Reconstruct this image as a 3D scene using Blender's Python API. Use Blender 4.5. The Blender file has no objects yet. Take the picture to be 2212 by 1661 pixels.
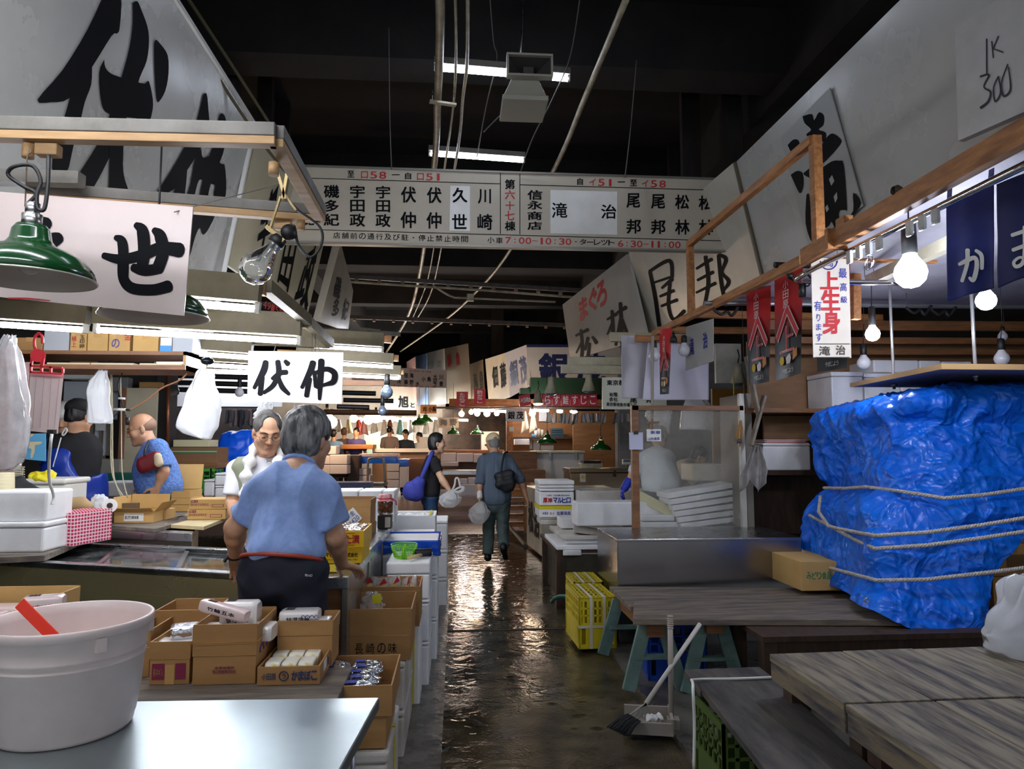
import bpy,bmesh,math,random
import numpy as np
from mathutils import Vector as V,Matrix,noise
R=math.radians
SC=bpy.context.scene
C=SC.collection
random.seed(7)
# ---------------------------------------------------------------- camera, world, exposure
F,CX,CY=1560.0,1106.0,830.5
PIT=math.atan(130/F)
YAW=math.atan(121*math.cos(PIT)/F)
H=1.5
cam=bpy.data.cameras.new('camera')
cam.sensor_width=36.0
cam.lens=36.0*F/2212
cam.clip_start,cam.clip_end=0.05,200
camo=bpy.data.objects.new('camera',cam)
C.objects.link(camo)
camo.location=(0,0,H)
camo.rotation_euler=(R(90)+PIT,0,-YAW)
SC.camera=camo
SC.view_settings.view_transform='Standard'
SC.view_settings.look='None'
SC.view_settings.gamma=1
SC.view_settings.use_curve_mapping=False
SC.view_settings.exposure=1.12
SC.cycles.use_denoising=True
SC.cycles.max_bounces,SC.cycles.diffuse_bounces,SC.cycles.glossy_bounces,SC.cycles.transmission_bounces,SC.cycles.transparent_max_bounces=7,3,4,4,10
wd=bpy.data.worlds.new('world')
SC.world=wd
wd.use_nodes=True
wd.node_tree.nodes['Background'].inputs[0].default_value=(0.85,0.91,1.0,1)
wd.node_tree.nodes['Background'].inputs[1].default_value=0.32
FW=V((math.sin(YAW)*math.cos(PIT),math.cos(YAW)*math.cos(PIT),math.sin(PIT)))
RT=V((math.cos(YAW),-math.sin(YAW),0))
UP=RT.cross(FW)
EYE=V((0,0,H))
def ray(px,py):
 return FW+RT*((px-CX)/F)+UP*((CY-py)/F)
def at(px,py,Y=None,Z=None,X=None):
 d=ray(px,py)
 t=Y/d.y if Y is not None else (Z-H)/d.z if Z is not None else X/d.x
 return EYE+d*t
def ff(x0,x1,y0,y1,Y):
 m,n=(y0+y1)/2,(x0+x1)/2
 return at(x0,m,Y).x,at(x1,m,Y).x,at(n,y1,Y).z,at(n,y0,Y).z
# ---------------------------------------------------------------- materials
MATS={}
def lin(c):
 return tuple((x/12.92 if x <= 0.04045 else ((x+0.055)/1.055) ** 2.4) for x in (c[0]/255,c[1]/255,c[2]/255))+(1,)
def mat(name,col,rough=0.55,metal=0.0,col2=None,ns=8.0,st=(1,1,1),bump=0.0,bs=40.0,trans=0.0,alpha=1.0,
  emis=0.0,ecol=None,coat=0.0,rough2=None,sheen=0,spec=0.5,thr=(0.35,0.65),bst=None,sss=0):
 if name in MATS:
  return MATS[name]
 m=bpy.data.materials.new(name)
 m.use_nodes=True
 t=m.node_tree
 b=t.nodes['Principled BSDF']
 L=t.links.new
 b.inputs['Base Color'].default_value=lin(col)
 b.inputs['Roughness'].default_value=rough
 b.inputs['Metallic'].default_value=metal
 b.inputs['Coat Weight'].default_value=coat
 b.inputs['Coat Roughness'].default_value=0.15
 b.inputs['Specular IOR Level'].default_value=spec
 b.inputs['Transmission Weight'].default_value=trans
 b.inputs['Alpha'].default_value=alpha
 if sss:
  b.inputs['Subsurface Weight'].default_value=sss
  b.inputs['Subsurface Radius'].default_value=(0.02,0.012,0.008)
  b.inputs['Subsurface Scale'].default_value=0.5
 if sheen:
  b.inputs['Sheen Weight'].default_value=sheen
 if emis:
  b.inputs['Emission Color'].default_value=lin(ecol or col)
  b.inputs['Emission Strength'].default_value=emis
 tc=None
 def mapping(s):
  nonlocal tc
  if tc is None:
   tc=t.nodes.new('ShaderNodeTexCoord')
  mp=t.nodes.new('ShaderNodeMapping')
  mp.inputs['Scale'].default_value=s
  L(tc.outputs['Object'],mp.inputs['Vector'])
  return mp.outputs[0]
 if col2 or rough2 is not None:
  n=t.nodes.new('ShaderNodeTexNoise')
  n.inputs['Scale'].default_value=ns
  n.inputs['Detail'].default_value=6
  n.inputs['Roughness'].default_value=0.62
  L(mapping(st),n.inputs['Vector'])
  mr=t.nodes.new('ShaderNodeMapRange')
  mr.inputs['From Min'].default_value,mr.inputs['From Max'].default_value=thr
  L(n.outputs['Fac'],mr.inputs['Value'])
  if col2:
   mx=t.nodes.new('ShaderNodeMix')
   mx.data_type='RGBA'
   mx.inputs['A'].default_value=lin(col)
   mx.inputs['B'].default_value=lin(col2)
   L(mr.outputs[0],mx.inputs['Factor'])
   L(mx.outputs['Result'],b.inputs['Base Color'])
  if rough2 is not None:
   m2=t.nodes.new('ShaderNodeMapRange')
   m2.inputs['To Min'].default_value,m2.inputs['To Max'].default_value=rough,rough2
   L(mr.outputs[0],m2.inputs['Value'])
   L(m2.outputs[0],b.inputs['Roughness'])
 if bump:
  n2=t.nodes.new('ShaderNodeTexNoise')
  n2.inputs['Scale'].default_value=bs
  n2.inputs['Detail'].default_value=4
  L(mapping(bst or st),n2.inputs['Vector'])
  bp=t.nodes.new('ShaderNodeBump')
  bp.inputs['Strength'].default_value=bump
  bp.inputs['Distance'].default_value=0.02
  L(n2.outputs['Fac'],bp.inputs['Height'])
  L(bp.outputs[0],b.inputs['Normal'])
 MATS[name]=m
 return m
def glow(name,col,s):
 return mat(name,col,emis=s,ecol=col)
def sheet(name,col,tr=0.4,haze=0.3,gl=0.25,rough=0.25,ns=3.0,hv=0.3):
 """thin plastic: clear + cloudy + glossy"""
 if name in MATS:
  return MATS[name]
 m=bpy.data.materials.new(name)
 m.use_nodes=True
 t=m.node_tree
 t.nodes.clear()
 N,L=t.nodes.new,t.links.new
 out=N('ShaderNodeOutputMaterial')
 a,d,tl,g=N('ShaderNodeBsdfTransparent'),N('ShaderNodeBsdfDiffuse'),N('ShaderNodeBsdfTranslucent'),N('ShaderNodeBsdfGlossy')
 for x in (d,tl):
  x.inputs[0].default_value=lin(col)
 a.inputs[0].default_value=(0.96,0.97,0.97,1)
 g.inputs[0].default_value=(1,1,1,1)
 g.inputs['Roughness'].default_value=rough
 m1,m2,m3=N('ShaderNodeMixShader'),N('ShaderNodeMixShader'),N('ShaderNodeMixShader')
 m1.inputs[0].default_value=0.5
 L(d.outputs[0],m1.inputs[1]); L(tl.outputs[0],m1.inputs[2])
 n=N('ShaderNodeTexNoise'); tc=N('ShaderNodeTexCoord')
 n.inputs['Scale'].default_value=ns
 n.inputs['Detail'].default_value=5
 L(tc.outputs['Object'],n.inputs['Vector'])
 mr=N('ShaderNodeMapRange')
 mr.inputs['From Min'].default_value,mr.inputs['From Max'].default_value=0.35,0.7
 mr.inputs['To Min'].default_value,mr.inputs['To Max'].default_value=max(0,haze-hv/2),min(1,haze+hv/2)
 L(n.outputs['Fac'],mr.inputs['Value'])
 L(mr.outputs[0],m2.inputs[0])
 L(a.outputs[0],m2.inputs[1]); L(m1.outputs[0],m2.inputs[2])
 lw=N('ShaderNodeLayerWeight'); lw.inputs[0].default_value=gl
 mm=N('ShaderNodeMath'); mm.operation='MULTIPLY'; mm.inputs[1].default_value=0.9
 L(lw.outputs['Fresnel'],mm.inputs[0]); L(mm.outputs[0],m3.inputs[0])
 L(m2.outputs[0],m3.inputs[1]); L(g.outputs[0],m3.inputs[2])
 L(m3.outputs[0],out.inputs[0])
 MATS[name]=m
 return m
# ---------------------------------------------------------------- mesh builder
class MB:
 def __init__(s):
  s.v,s.f,s.sm=[],[],[]
 def add(s,vs,fs,sm=False,M=None):
  o=len(s.v)
  s.v+=[(M @ V(p)) if M else V(p) for p in vs]
  s.f+=[tuple(i+o for i in f) for f in fs]
  s.sm+=[sm]*len(fs)
  return s
 def box(s,x0,x1,y0,y1,z0,z1,M=None):
  vs=[(x,y,z) for z in (z0,z1) for y in (y0,y1) for x in (x0,x1)]
  return s.add(vs,[(0,2,3,1),(4,5,7,6),(0,1,5,4),(2,6,7,3),(0,4,6,2),(1,3,7,5)],False,M)
 def bar(s,a,b,w,h,up=(0,0,1)):
  a,b=V(a),V(b)
  d=(b-a)
  n=d.length
  d.normalize()
  x=d.cross(V(up))
  if x.length<1e-4:
   x=d.cross(V((0,1,0)))
  x.normalize()
  z=x.cross(d)
  M=Matrix((x,d,z)).transposed().to_4x4()
  M.translation=a
  return s.box(-w/2,w/2,0,n,-h/2,h/2,M)
 def hexa(s,p):  # 4 bottom + 4 top corners, same winding
  return s.add(p,[(3,2,1,0),(4,5,6,7),(0,1,5,4),(1,2,6,5),(2,3,7,6),(3,0,4,7)])
 def slab(s,quad,t):  # world quad, thickness back along -normal
  q=[V(p) for p in quad]
  n=(q[1]-q[0]).cross(q[3]-q[0]).normalized()*t
  return s.hexa([p-n for p in q]+q)
 def tube(s,pts,r,n=8,caps=True,closed=False):
  pts=[V(p) for p in pts]
  k=len(pts)
  rs=r if isinstance(r,(list,tuple)) else [r]*k
  vs,fs=[],[]
  ref=V((0,0,1))
  px=None
  for i,p in enumerate(pts):
   a=pts[(i-1)%k] if (closed or i) else p
   b=pts[(i+1)%k] if (closed or i<k-1) else p
   d=(b-a)
   d=d.normalized() if d.length>1e-9 else V((0,0,1))
   x=(px-d*px.dot(d)) if px is not None else d.cross(ref)
   if x.length<1e-3:
    x=d.cross(V((1,0,0)))
    if x.length<1e-3:
     x=d.cross(V((0,1,0)))
   x.normalize()
   px=x
   y=d.cross(x)
   vs+=[p+(x*math.cos(2*math.pi*j/n)+y*math.sin(2*math.pi*j/n))*rs[i] for j in range(n)]
  for i in range(k if closed else k-1):
   a,b=i*n,((i+1)%k)*n
   fs+=[(a+j,a+(j+1)%n,b+(j+1)%n,b+j) for j in range(n)]
  s.add(vs,fs,True)
  if caps and not closed:
   o=len(s.v)-len(vs)
   s.f+=[tuple(o+j for j in reversed(range(n))),tuple(o+(k-1)*n+j for j in range(n))]
   s.sm+=[False,False]
  return s
 def cyl(s,a,b,r,n=16):
  return s.tube([a,b],r,n)
 def lathe(s,prof,n=32,c=(0,0,0),M=None,arc=2*math.pi):
  vs,fs=[],[]
  c=V(c)
  T=Matrix.Translation(c) @ M if M else Matrix.Translation(c)
  for r,z in prof:
   vs+=[T @ V((r*math.cos(arc*j/n),r*math.sin(arc*j/n),z)) for j in range(n)]
  for i in range(len(prof)-1):
   a,b=i*n,(i+1)*n
   fs+=[(a+j,a+(j+1)%n,b+(j+1)%n,b+j) for j in range(n)]
  return s.add(vs,fs,True)
 def ball(s,c,r,n=16,M=None):
  r=r if isinstance(r,(tuple,list)) else (r,r,r)
  T=Matrix.Translation(V(c)) @ (M or Matrix.Identity(4)) @ Matrix.Diagonal((*r,1))
  m=n // 2
  pr=[(max(math.sin(math.pi*i/m),1e-4),-math.cos(math.pi*i/m)) for i in range(m+1)]
  return s.lathe(pr,n,(0,0,0),None) if False else s._lt(pr,n,T)
 def _lt(s,prof,n,T):
  vs,fs=[],[]
  for r,z in prof:
   vs+=[T @ V((r*math.cos(2*math.pi*j/n),r*math.sin(2*math.pi*j/n),z)) for j in range(n)]
  for i in range(len(prof)-1):
   a,b=i*n,(i+1)*n
   fs+=[(a+j,a+(j+1)%n,b+(j+1)%n,b+j) for j in range(n)]
  return s.add(vs,fs,True)
 def grid(s,fn,nu,nv,sm=True):
  vs=[fn(i/nu,j/nv) for j in range(nv+1) for i in range(nu+1)]
  w=nu+1
  return s.add(vs,[(j*w+i,j*w+i+1,(j+1)*w+i+1,(j+1)*w+i) for j in range(nv) for i in range(nu)],sm)
 def build(s,name,m,parent=None,bevel=0,seg=2,solid=0,sub=0,world=False):
  me=bpy.data.meshes.new(name)
  vs=s.v
  if world and parent is not None:
   inv=WM[parent.name].inverted()
   vs=[inv @ p for p in vs]
  me.from_pydata([tuple(p) for p in vs],[],s.f)
  me.polygons.foreach_set('use_smooth',s.sm)
  me.materials.append(m)
  me.validate()
  me.update()
  o=bpy.data.objects.new(name,me)
  C.objects.link(o)
  if parent is not None:
   o.parent=parent
   WM[o.name]=WM[parent.name]
  else:
   WM[o.name]=Matrix.Identity(4)
  if solid:
   k=o.modifiers.new('solid','SOLIDIFY')
   k.thickness=solid
   k.offset=0
  if bevel:
   k=o.modifiers.new('bevel','BEVEL')
   k.width=bevel
   k.segments=seg
   k.limit_method='ANGLE'
  if sub:
   k=o.modifiers.new('sub','SUBSURF')
   k.levels=k.render_levels=sub
  return o
WM={}
def tag(o,label=None,cat=None,group=None,kind=None):
 for k,x in (('label',label),('category',cat),('group',group),('kind',kind)):
  if x:
   o[k]=x
 return o
def thing(name,label,cat,loc=(0,0,0),rz=0.0,group=None,M=None):
 o=bpy.data.objects.new(name,None)
 o.empty_display_size=0.05
 C.objects.link(o)
 W=M or (Matrix.Translation(V(loc)) @ Matrix.Rotation(rz,4,'Z'))
 o.matrix_world=W
 WM[o.name]=W
 return tag(o,label,cat,group)
def solo(name,mb,m,label,cat,group=None,**k):
 lo=[min(p[i] for p in mb.v) for i in range(3)]
 hi=[max(p[i] for p in mb.v) for i in range(3)]
 c=V(((lo[0]+hi[0])/2,(lo[1]+hi[1])/2,lo[2]))
 mb.v=[p-c for p in mb.v]
 o=mb.build(name,m,None,**k)
 o.location=c
 WM[o.name]=Matrix.Translation(c)
 return tag(o,label,cat,group)
def struct(name,mb,m,label=None,**k):
 return tag(mb.build(name,m,None,**k),label,None,None,'structure')
def copy_tree(o,loc=None,label=None,rz=None,parent=None):
 c=o.copy()
 C.objects.link(c)
 if parent is not None:
  c.parent=parent
 if loc is not None:
  c.location=loc
 if rz is not None:
  c.rotation_euler=(0,0,rz)
 if label:
  c['label']=label
 WM[c.name]=Matrix.Translation(V(loc)) @ Matrix.Rotation(rz or c.rotation_euler.z,4,'Z') if loc is not None else WM[o.name]
 for ch in o.children:
  copy_tree(ch,parent=c)
 return c
# ---------------------------------------------------------------- writing
GLY={}
_fc=bpy.data.curves.new('lettering_source','FONT')
_fo=bpy.data.objects.new('lettering_source',_fc)
def glyph(ch,bold=0.0):
 bold=0.0
 k=(ch,bold)
 if k not in GLY:
  C.objects.link(_fo)
  _fc.body=ch
  _fc.offset=bold
  _fc.resolution_u=3
  bpy.context.view_layer.update()
  me=bpy.data.meshes.new_from_object(_fo.evaluated_get(bpy.context.evaluated_depsgraph_get()))
  vs=np.array([v.co[:2] for v in me.vertices]) if len(me.vertices) else np.zeros((0,2))
  fs=[tuple(p.vertices) for p in me.polygons]
  bpy.data.meshes.remove(me)
  C.objects.unlink(_fo)
  GLY[k]=(vs,fs)
 return GLY[k]
class Plane:
 """a flat board in the place: three corners; points on it are found by the sight line"""
 def __init__(s,a,b,c):
  s.o=V(a)
  s.n=(V(b)-s.o).cross(V(c)-s.o).normalized()
  if s.n.dot(EYE-s.o)<0:
   s.n=-s.n
 def hit(s,px,py,off=0.0):
  d=ray(px,py)
  return EYE+d*((s.o+s.n*off-EYE).dot(s.n)/d.dot(s.n))
BOLD=((0,0),(.7,.7),(-.7,.7),(.7,-.7),(-.7,-.7))
def letters(mb,plane,items,bold=0.02,off=0.003):
 """items: (char(s), quad) with quad = (x0,y0,x1,y1) or four pixel corners TL TR BR BL; each glyph fills its quad"""
 for ch,q in items:
  if len(q)==4 and not isinstance(q[0],(tuple,list)):
   q=((q[0],q[1]),(q[2],q[1]),(q[2],q[3]),(q[0],q[3]))
  vs,fs=glyph(ch,bold)
  if not len(vs):
   continue
  lo,hi=vs.min(0),vs.max(0)
  uv=(vs-lo)/np.maximum(hi-lo,1e-6)
  for k,(du_,dw_) in enumerate(BOLD if bold else BOLD[:1]):
   pts=[]
   for u,w in uv:
    u,w=u+du_*bold,w+dw_*bold
    t=(q[0][0]+(q[1][0]-q[0][0])*u,q[0][1]+(q[1][1]-q[0][1])*u)
    b=(q[3][0]+(q[2][0]-q[3][0])*u,q[3][1]+(q[2][1]-q[3][1])*u)
    pts.append(plane.hit(b[0]+(t[0]-b[0])*w,b[1]+(t[1]-b[1])*w,off+k*.0002))
   mb.add(pts,fs)
 return mb
def row(s,x0,y0,x1,y1,h,gap=0.15,slope=0.0):
 """chars spread from x0 to x1, heights h, y = top of the first; slope dy over the row"""
 n=len(s)
 w=(x1-x0)/(n+gap*(n-1))
 out=[]
 for i,ch in enumerate(s):
  if ch==' ':
   continue
  a=x0+i*w*(1+gap)
  y=y0+(y1-y0)*i/max(1,n-1)
  if ch=='・':
   out.append((ch,(a+w*.38,y+h*.4,a+w*.62,y+h*.6)))
  elif ch in '—ー~〜-':
   out.append((ch,(a,y+h*.42,a+w,y+h*.58)))
  elif ch in ':':
   out.append((ch,(a+w*.38,y+h*.2,a+w*.6,y+h*.9)))
  elif ch in '1':
   out.append((ch,(a+w*.3,y,a+w*.7,y+h)))
  else:
   out.append((ch,(a,y,a+w,y+h)))
 return out
def flat(mb,M,s,w,h,bold=0.02,gap=0.1,col=False):
 """plain lettering in a local frame M (x right, z up, drawn at y=0): string s into w x h"""
 n=len(s)
 for i,ch in enumerate(s):
  vs,fs=glyph(ch,bold)
  if not len(vs):
   continue
  lo,hi=vs.min(0),vs.max(0)
  uv=(vs-lo)/np.maximum(hi-lo,1e-6)
  if col:
   ch_h=h/(n+gap*(n-1))
   x0,z0,cw=0,h-(i+1)*ch_h-i*gap*ch_h,w
  else:
   cw=w/(n+gap*(n-1))
   x0,z0,ch_h=i*cw*(1+gap),0,h
  a0,a1,b0,b1=0,1,0,1
  if ch in '-—ー~':
   b0,b1=.42,.58
  if ch in '1I':
   a0,a1=.3,.7
  for k,(du_,dv_) in enumerate(BOLD if bold>.015 else BOLD[:1]):
   mb.add([M @ V((x0+cw*(a0+(a1-a0)*(u+du_*bold*.8)),-.0001*k,z0+ch_h*(b0+(b1-b0)*(v+dv_*bold*.8)))) for u,v in uv],fs)
 return mb
def smooth_path(p,n=8):
 p=[V(q) for q in p]
 out=[]
 for i in range(len(p)-1):
  a,b,c,d=p[max(i-1,0)],p[i],p[i+1],p[min(i+2,len(p)-1)]
  for k in range(n):
   t=k/n
   out.append(0.5*((2*b)+(c-a)*t+(2*a-5*b+4*c-d)*t*t+(3*b-a-3*c+d)*t ** 3))
 return out+[p[-1]]
def strokes(mb,plane,sts,off=0.003,k=1.0):
 """brush strokes: each a list of (px, py, width px); round ends"""
 z=off
 for st in sts:
  z+=0.00015
  pts=smooth_path([V((a,b,w*k)) for a,b,w in st],6)
  L,Rr=[],[]
  for i,p in enumerate(pts):
   a,b=pts[max(i-1,0)],pts[min(i+1,len(pts)-1)]
   d=V((b.x-a.x,b.y-a.y))
   d=d.normalized() if d.length>1e-6 else V((1,0))
   nx=V((-d.y,d.x))*(max(p.z,0.5)/2)
   L.append((p.x+nx.x,p.y+nx.y))
   Rr.append((p.x-nx.x,p.y-nx.y))
  def cap(p,d,w):
   e=[]
   for j in range(1,5):
    a=math.pi*j/5
    n=V((-d.y,d.x))
    q=V((p.x,p.y))+n*math.cos(a)*w/2+d*math.sin(a)*w/2*.7
    e.append((q.x,q.y))
   return e
  d1=(V((pts[-1].x,pts[-1].y))-V((pts[-2].x,pts[-2].y))).normalized()
  d0=(V((pts[0].x,pts[0].y))-V((pts[1].x,pts[1].y))).normalized()
  base=len(mb.v)
  vs=[plane.hit(x,y,z) for x,y in L+Rr]
  n=len(L)
  mb.add(vs,[(i,i+1,n+i+1,n+i) for i in range(n-1)])
  for poly in ([L[-1]]+cap(pts[-1],d1,pts[-1].z)+[Rr[-1]],[Rr[0]]+cap(pts[0],d0,pts[0].z)+[L[0]]):
   mb.add([plane.hit(x,y,z) for x,y in poly],[tuple(range(len(poly)))])
 return mb
def board(name,label,cat,quad,t,m,group=None,edge=None):
 """thing with a board part; quad world corners TL TR BR BL"""
 q=[V(p) for p in quad]
 pl=Plane(q[0],q[1],q[3])
 d=q[2]-EYE
 q[2]=EYE+d*((pl.o-EYE).dot(pl.n)/d.dot(pl.n))
 c=(q[2]+q[3])/2
 T=thing(name,label,cat,c,0,group)
 n=(q[1]-q[0]).cross(q[3]-q[0]).normalized()
 if n.dot(EYE-q[0])<0:
  q=[q[0],q[3],q[2],q[1]]
 MB().slab(q,t).build('board',m,T,world=True)
 return T,pl
# ---------------------------------------------------------------- one continuous surface from blended volumes
def surface(prims,res=0.008,k=0.03,wr=0.0,ws=9.0,seed=0,wdir=(1,1,1)):
 """prims: ('c',a,b,ra,rb[,k]) round cone | ('f',a,b,ra,rb[,k]) same, flat at b | ('e',c,(rx,ry,rz),M3[,k]) ellipsoid
    ('-',prim,k) carve | ('p',point,normal) cut away the side the normal points to | ('P',point,normal,centre,radius) local cut"""
 bb=[]
 for p in prims:
  if p[0] in 'cf':
   r=max(p[3],p[4])
   bb+=[V(p[1])-V((r,r,r)),V(p[1])+V((r,r,r)),V(p[2])-V((r,r,r)),V(p[2])+V((r,r,r))]
  elif p[0]=='e':
   r=max(p[2])
   bb+=[V(p[1])-V((r,r,r)),V(p[1])+V((r,r,r))]
 lo=np.array([min(q[i] for q in bb) for i in range(3)])-3*res
 hi=np.array([max(q[i] for q in bb) for i in range(3)])+3*res
 n=np.ceil((hi-lo)/res).astype(int)+1
 f=np.full(n,0.5,np.float32)
 ax=[lo[i]+res*np.arange(n[i]) for i in range(3)]
 def region(c,r):
  a=[max(0,int((c[0][i]-r-lo[i])/res)) for i in range(3)]
  b=[min(n[i],int((c[1][i]+r-lo[i])/res)+2) for i in range(3)]
  sl=tuple(slice(a[i],b[i]) for i in range(3))
  X,Y,Z=np.meshgrid(*[ax[i][sl[i]] for i in range(3)],indexing='ij')
  return sl,X,Y,Z
 def dist(p,kk):
  if p[0] in 'cf':
   a,b=np.array(p[1]),np.array(p[2])
   r=max(p[3],p[4])+kk+2*res
   sl,X,Y,Z=region((np.minimum(a,b),np.maximum(a,b)),r)
   d=b-a
   L2=max(float(d @ d),1e-9)
   t=np.clip(((X-a[0])*d[0]+(Y-a[1])*d[1]+(Z-a[2])*d[2])/L2,0,1)
   D=np.sqrt((X-a[0]-t*d[0]) ** 2+(Y-a[1]-t*d[1]) ** 2+(Z-a[2]-t*d[2]) ** 2)-(p[3]+(p[4]-p[3])*t)
   if p[0]=='f':
    dn=d/math.sqrt(L2)
    D=np.maximum(D,(X-b[0])*dn[0]+(Y-b[1])*dn[1]+(Z-b[2])*dn[2])
  else:
   c,rr=np.array(p[1]),p[2]
   r=max(rr)+kk+2*res
   sl,X,Y,Z=region((c,c),r)
   X,Y,Z=X-c[0],Y-c[1],Z-c[2]
   if len(p)>3 and p[3] is not None:
    m=np.array(p[3])
    X,Y,Z=m[0][0]*X+m[1][0]*Y+m[2][0]*Z,m[0][1]*X+m[1][1]*Y+m[2][1]*Z,m[0][2]*X+m[1][2]*Y+m[2][2]*Z
   k0=np.sqrt((X/rr[0]) ** 2+(Y/rr[1]) ** 2+(Z/rr[2]) ** 2)
   k1=np.sqrt((X/rr[0] ** 2) ** 2+(Y/rr[1] ** 2) ** 2+(Z/rr[2] ** 2) ** 2)
   D=k0*(k0-1)/np.maximum(k1,1e-6)
  return sl,D.astype(np.float32)
 for p in prims:
  if p[0] in 'cfe':
   i=5 if p[0] != 'e' else 4
   kk=p[i] if len(p)>i else k
   sl,D=dist(p,kk)
   a=f[sl]
   h=np.maximum(kk-np.abs(a-D),0)/kk
   f[sl]=np.minimum(a,D)-h*h*kk*0.25
  elif p[0]=='-':
   kk=p[2]
   sl,D=dist(p[1],kk)
   a,D=f[sl],-D
   h=np.maximum(kk-np.abs(a-D),0)/kk
   f[sl]=np.maximum(a,D)+h*h*kk*0.25
  else:
   q,nn=np.array(p[1]),np.array(V(p[2]).normalized())
   X,Y,Z=np.meshgrid(*ax,indexing='ij')
   D=(X-q[0])*nn[0]+(Y-q[1])*nn[1]+(Z-q[2])*nn[2]
   if p[0]=='P':
    c=p[3]
    D=np.where((X-c[0]) ** 2+(Y-c[1]) ** 2+(Z-c[2]) ** 2<p[4] ** 2,D,-1)
   f=np.maximum(f,D).astype(np.float32)
 # surface nets
 s=f<0
 s[0],s[-1],s[:,0],s[:,-1],s[:,:,0],s[:,:,-1]=(False,)*6
 cs=[(i,j,l) for i in (0,1) for j in (0,1) for l in (0,1)]
 cnt=sum(s[i:n[0]-1+i,j:n[1]-1+j,l:n[2]-1+l].astype(np.int8) for i,j,l in cs)
 idx=np.argwhere((cnt>0) & (cnt<8))
 vals={c:f[idx[:,0]+c[0],idx[:,1]+c[1],idx[:,2]+c[2]] for c in cs}
 sg={c:s[idx[:,0]+c[0],idx[:,1]+c[1],idx[:,2]+c[2]] for c in cs}
 acc,num=np.zeros((len(idx),3)),np.zeros(len(idx))
 for c in cs:
  for a in range(3):
   if c[a]==0:
    e=tuple(1 if i==a else c[i] for i in range(3))
    m=sg[c] != sg[e]
    va,vb=vals[c][m],vals[e][m]
    den=va-vb
    t=np.clip(np.where(np.abs(den)<1e-9,0.5,va/np.where(np.abs(den)<1e-9,1,den)),0.02,0.98)
    q=np.tile(np.array(c,float),(m.sum(),1))
    q[:,a]=t
    acc[m]+=q
    num[m]+=1
 P=lo+(idx+acc/num[:,None])*res
 im=np.full(n-1,-1,np.int32)
 im[idx[:,0],idx[:,1],idx[:,2]]=np.arange(len(idx))
 faces=[]
 for a in range(3):
  b,c=(a+1)%3,(a+2)%3
  s0=np.take(s,range(0,n[a]-1),a)
  s1=np.take(s,range(1,n[a]),a)
  g=np.argwhere(s0 != s1)
  g=g[(g[:,b]>0) & (g[:,c]>0) & (g[:,b]<n[b]-1) & (g[:,c]<n[c]-1)]
  flip=s0[g[:,0],g[:,1],g[:,2]]
  def at_(db,dc):
   h=g.copy()
   h[:,b] -= db
   h[:,c] -= dc
   return im[h[:,0],h[:,1],h[:,2]]
  q=np.stack([at_(0,0),at_(1,0),at_(1,1),at_(0,1)],1)
  q[~flip]=q[~flip][:,::-1]
  faces.append(q)
 Q=np.concatenate(faces)
 Q=Q[(Q >= 0).all(1)]
 if wr:
  # cloth folds: push along a rough normal
  nr=np.zeros_like(P)
  fn=np.cross(P[Q[:,1]]-P[Q[:,0]],P[Q[:,3]]-P[Q[:,0]])
  for i in range(4):
   np.add.at(nr,Q[:,i],fn)
  nr /= np.maximum(np.linalg.norm(nr,axis=1,keepdims=True),1e-9)
  w=np.array(wdir)
  d=np.array([1-2*abs(noise.noise(V(p*w*ws+seed)))+0.5*noise.noise(V(p*w*ws*2.3+seed+5)) for p in P])
  P=P+nr*(d-0.35)[:,None]*wr
 mb=MB()
 mb.v=[V(p) for p in P]
 mb.f=[tuple(int(i) for i in q) for q in Q]
 mb.sm=[True]*len(mb.f)
 return mb
def frame3(fwd,up):
 f=V(fwd).normalized()
 r=f.cross(V(up)).normalized()
 u=r.cross(f)
 return Matrix((r,f,u)).transposed()  # local x=right, y=forward, z=up
def head_prims(c,M,s=1.0):
 w=lambda x,y,z:c+M @ (V((x,y,z))*s)
 E=lambda x,y,z,r,k=0.02:('e',w(x,y,z),tuple(a*s for a in r),M,k*s)
 P=[E(0,-.012,.042,(.074,.094,.084)),E(0,.03,-.03,(.06,.06,.085),.04)]
 for q in (-1,1):
  P+=[('c',w(q*.052,.01,-.055),w(q*.02,.068,-.098),.02*s,.018*s,.03*s),
    E(q*.042,.062,-.022,(.024,.02,.022),.03),
    ('c',w(q*.012,.088,.026),w(q*.046,.07,.03),.008*s,.007*s,.016*s)]
 P+=[E(0,.074,-.098,(.02,.018,.018),.02)]
 for q in (-1,1):
  P+=[('-',E(q*.031,.099,.006,(.02,.014,.013)),.014*s),E(q*.031,.078,.005,(.015,.013,.011),.006)]
 P+=[('c',w(0,.089,.018),w(0,.109,-.026),.008*s,.012*s,.014*s),E(.012,.097,-.03,(.009,.01,.008),.006),E(-.012,.097,-.03,(.009,.01,.008),.006)]
 P+=[('c',w(-.018,.088,-.055),w(.018,.088,-.055),.006*s,.006*s,.008*s),('c',w(-.014,.088,-.066),w(.014,.088,-.066),.007*s,.007*s,.008*s),
   ('-',('c',w(-.022,.1,-.0605),w(.022,.1,-.0605),.004*s,.004*s),.004*s)]
 for q in (-1,1):
  P+=[E(q*.077,-.012,-.004,(.009,.018,.031),.008),E(q*.073,-.006,-.026,(.008,.012,.012),.008)]
 return P
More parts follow.
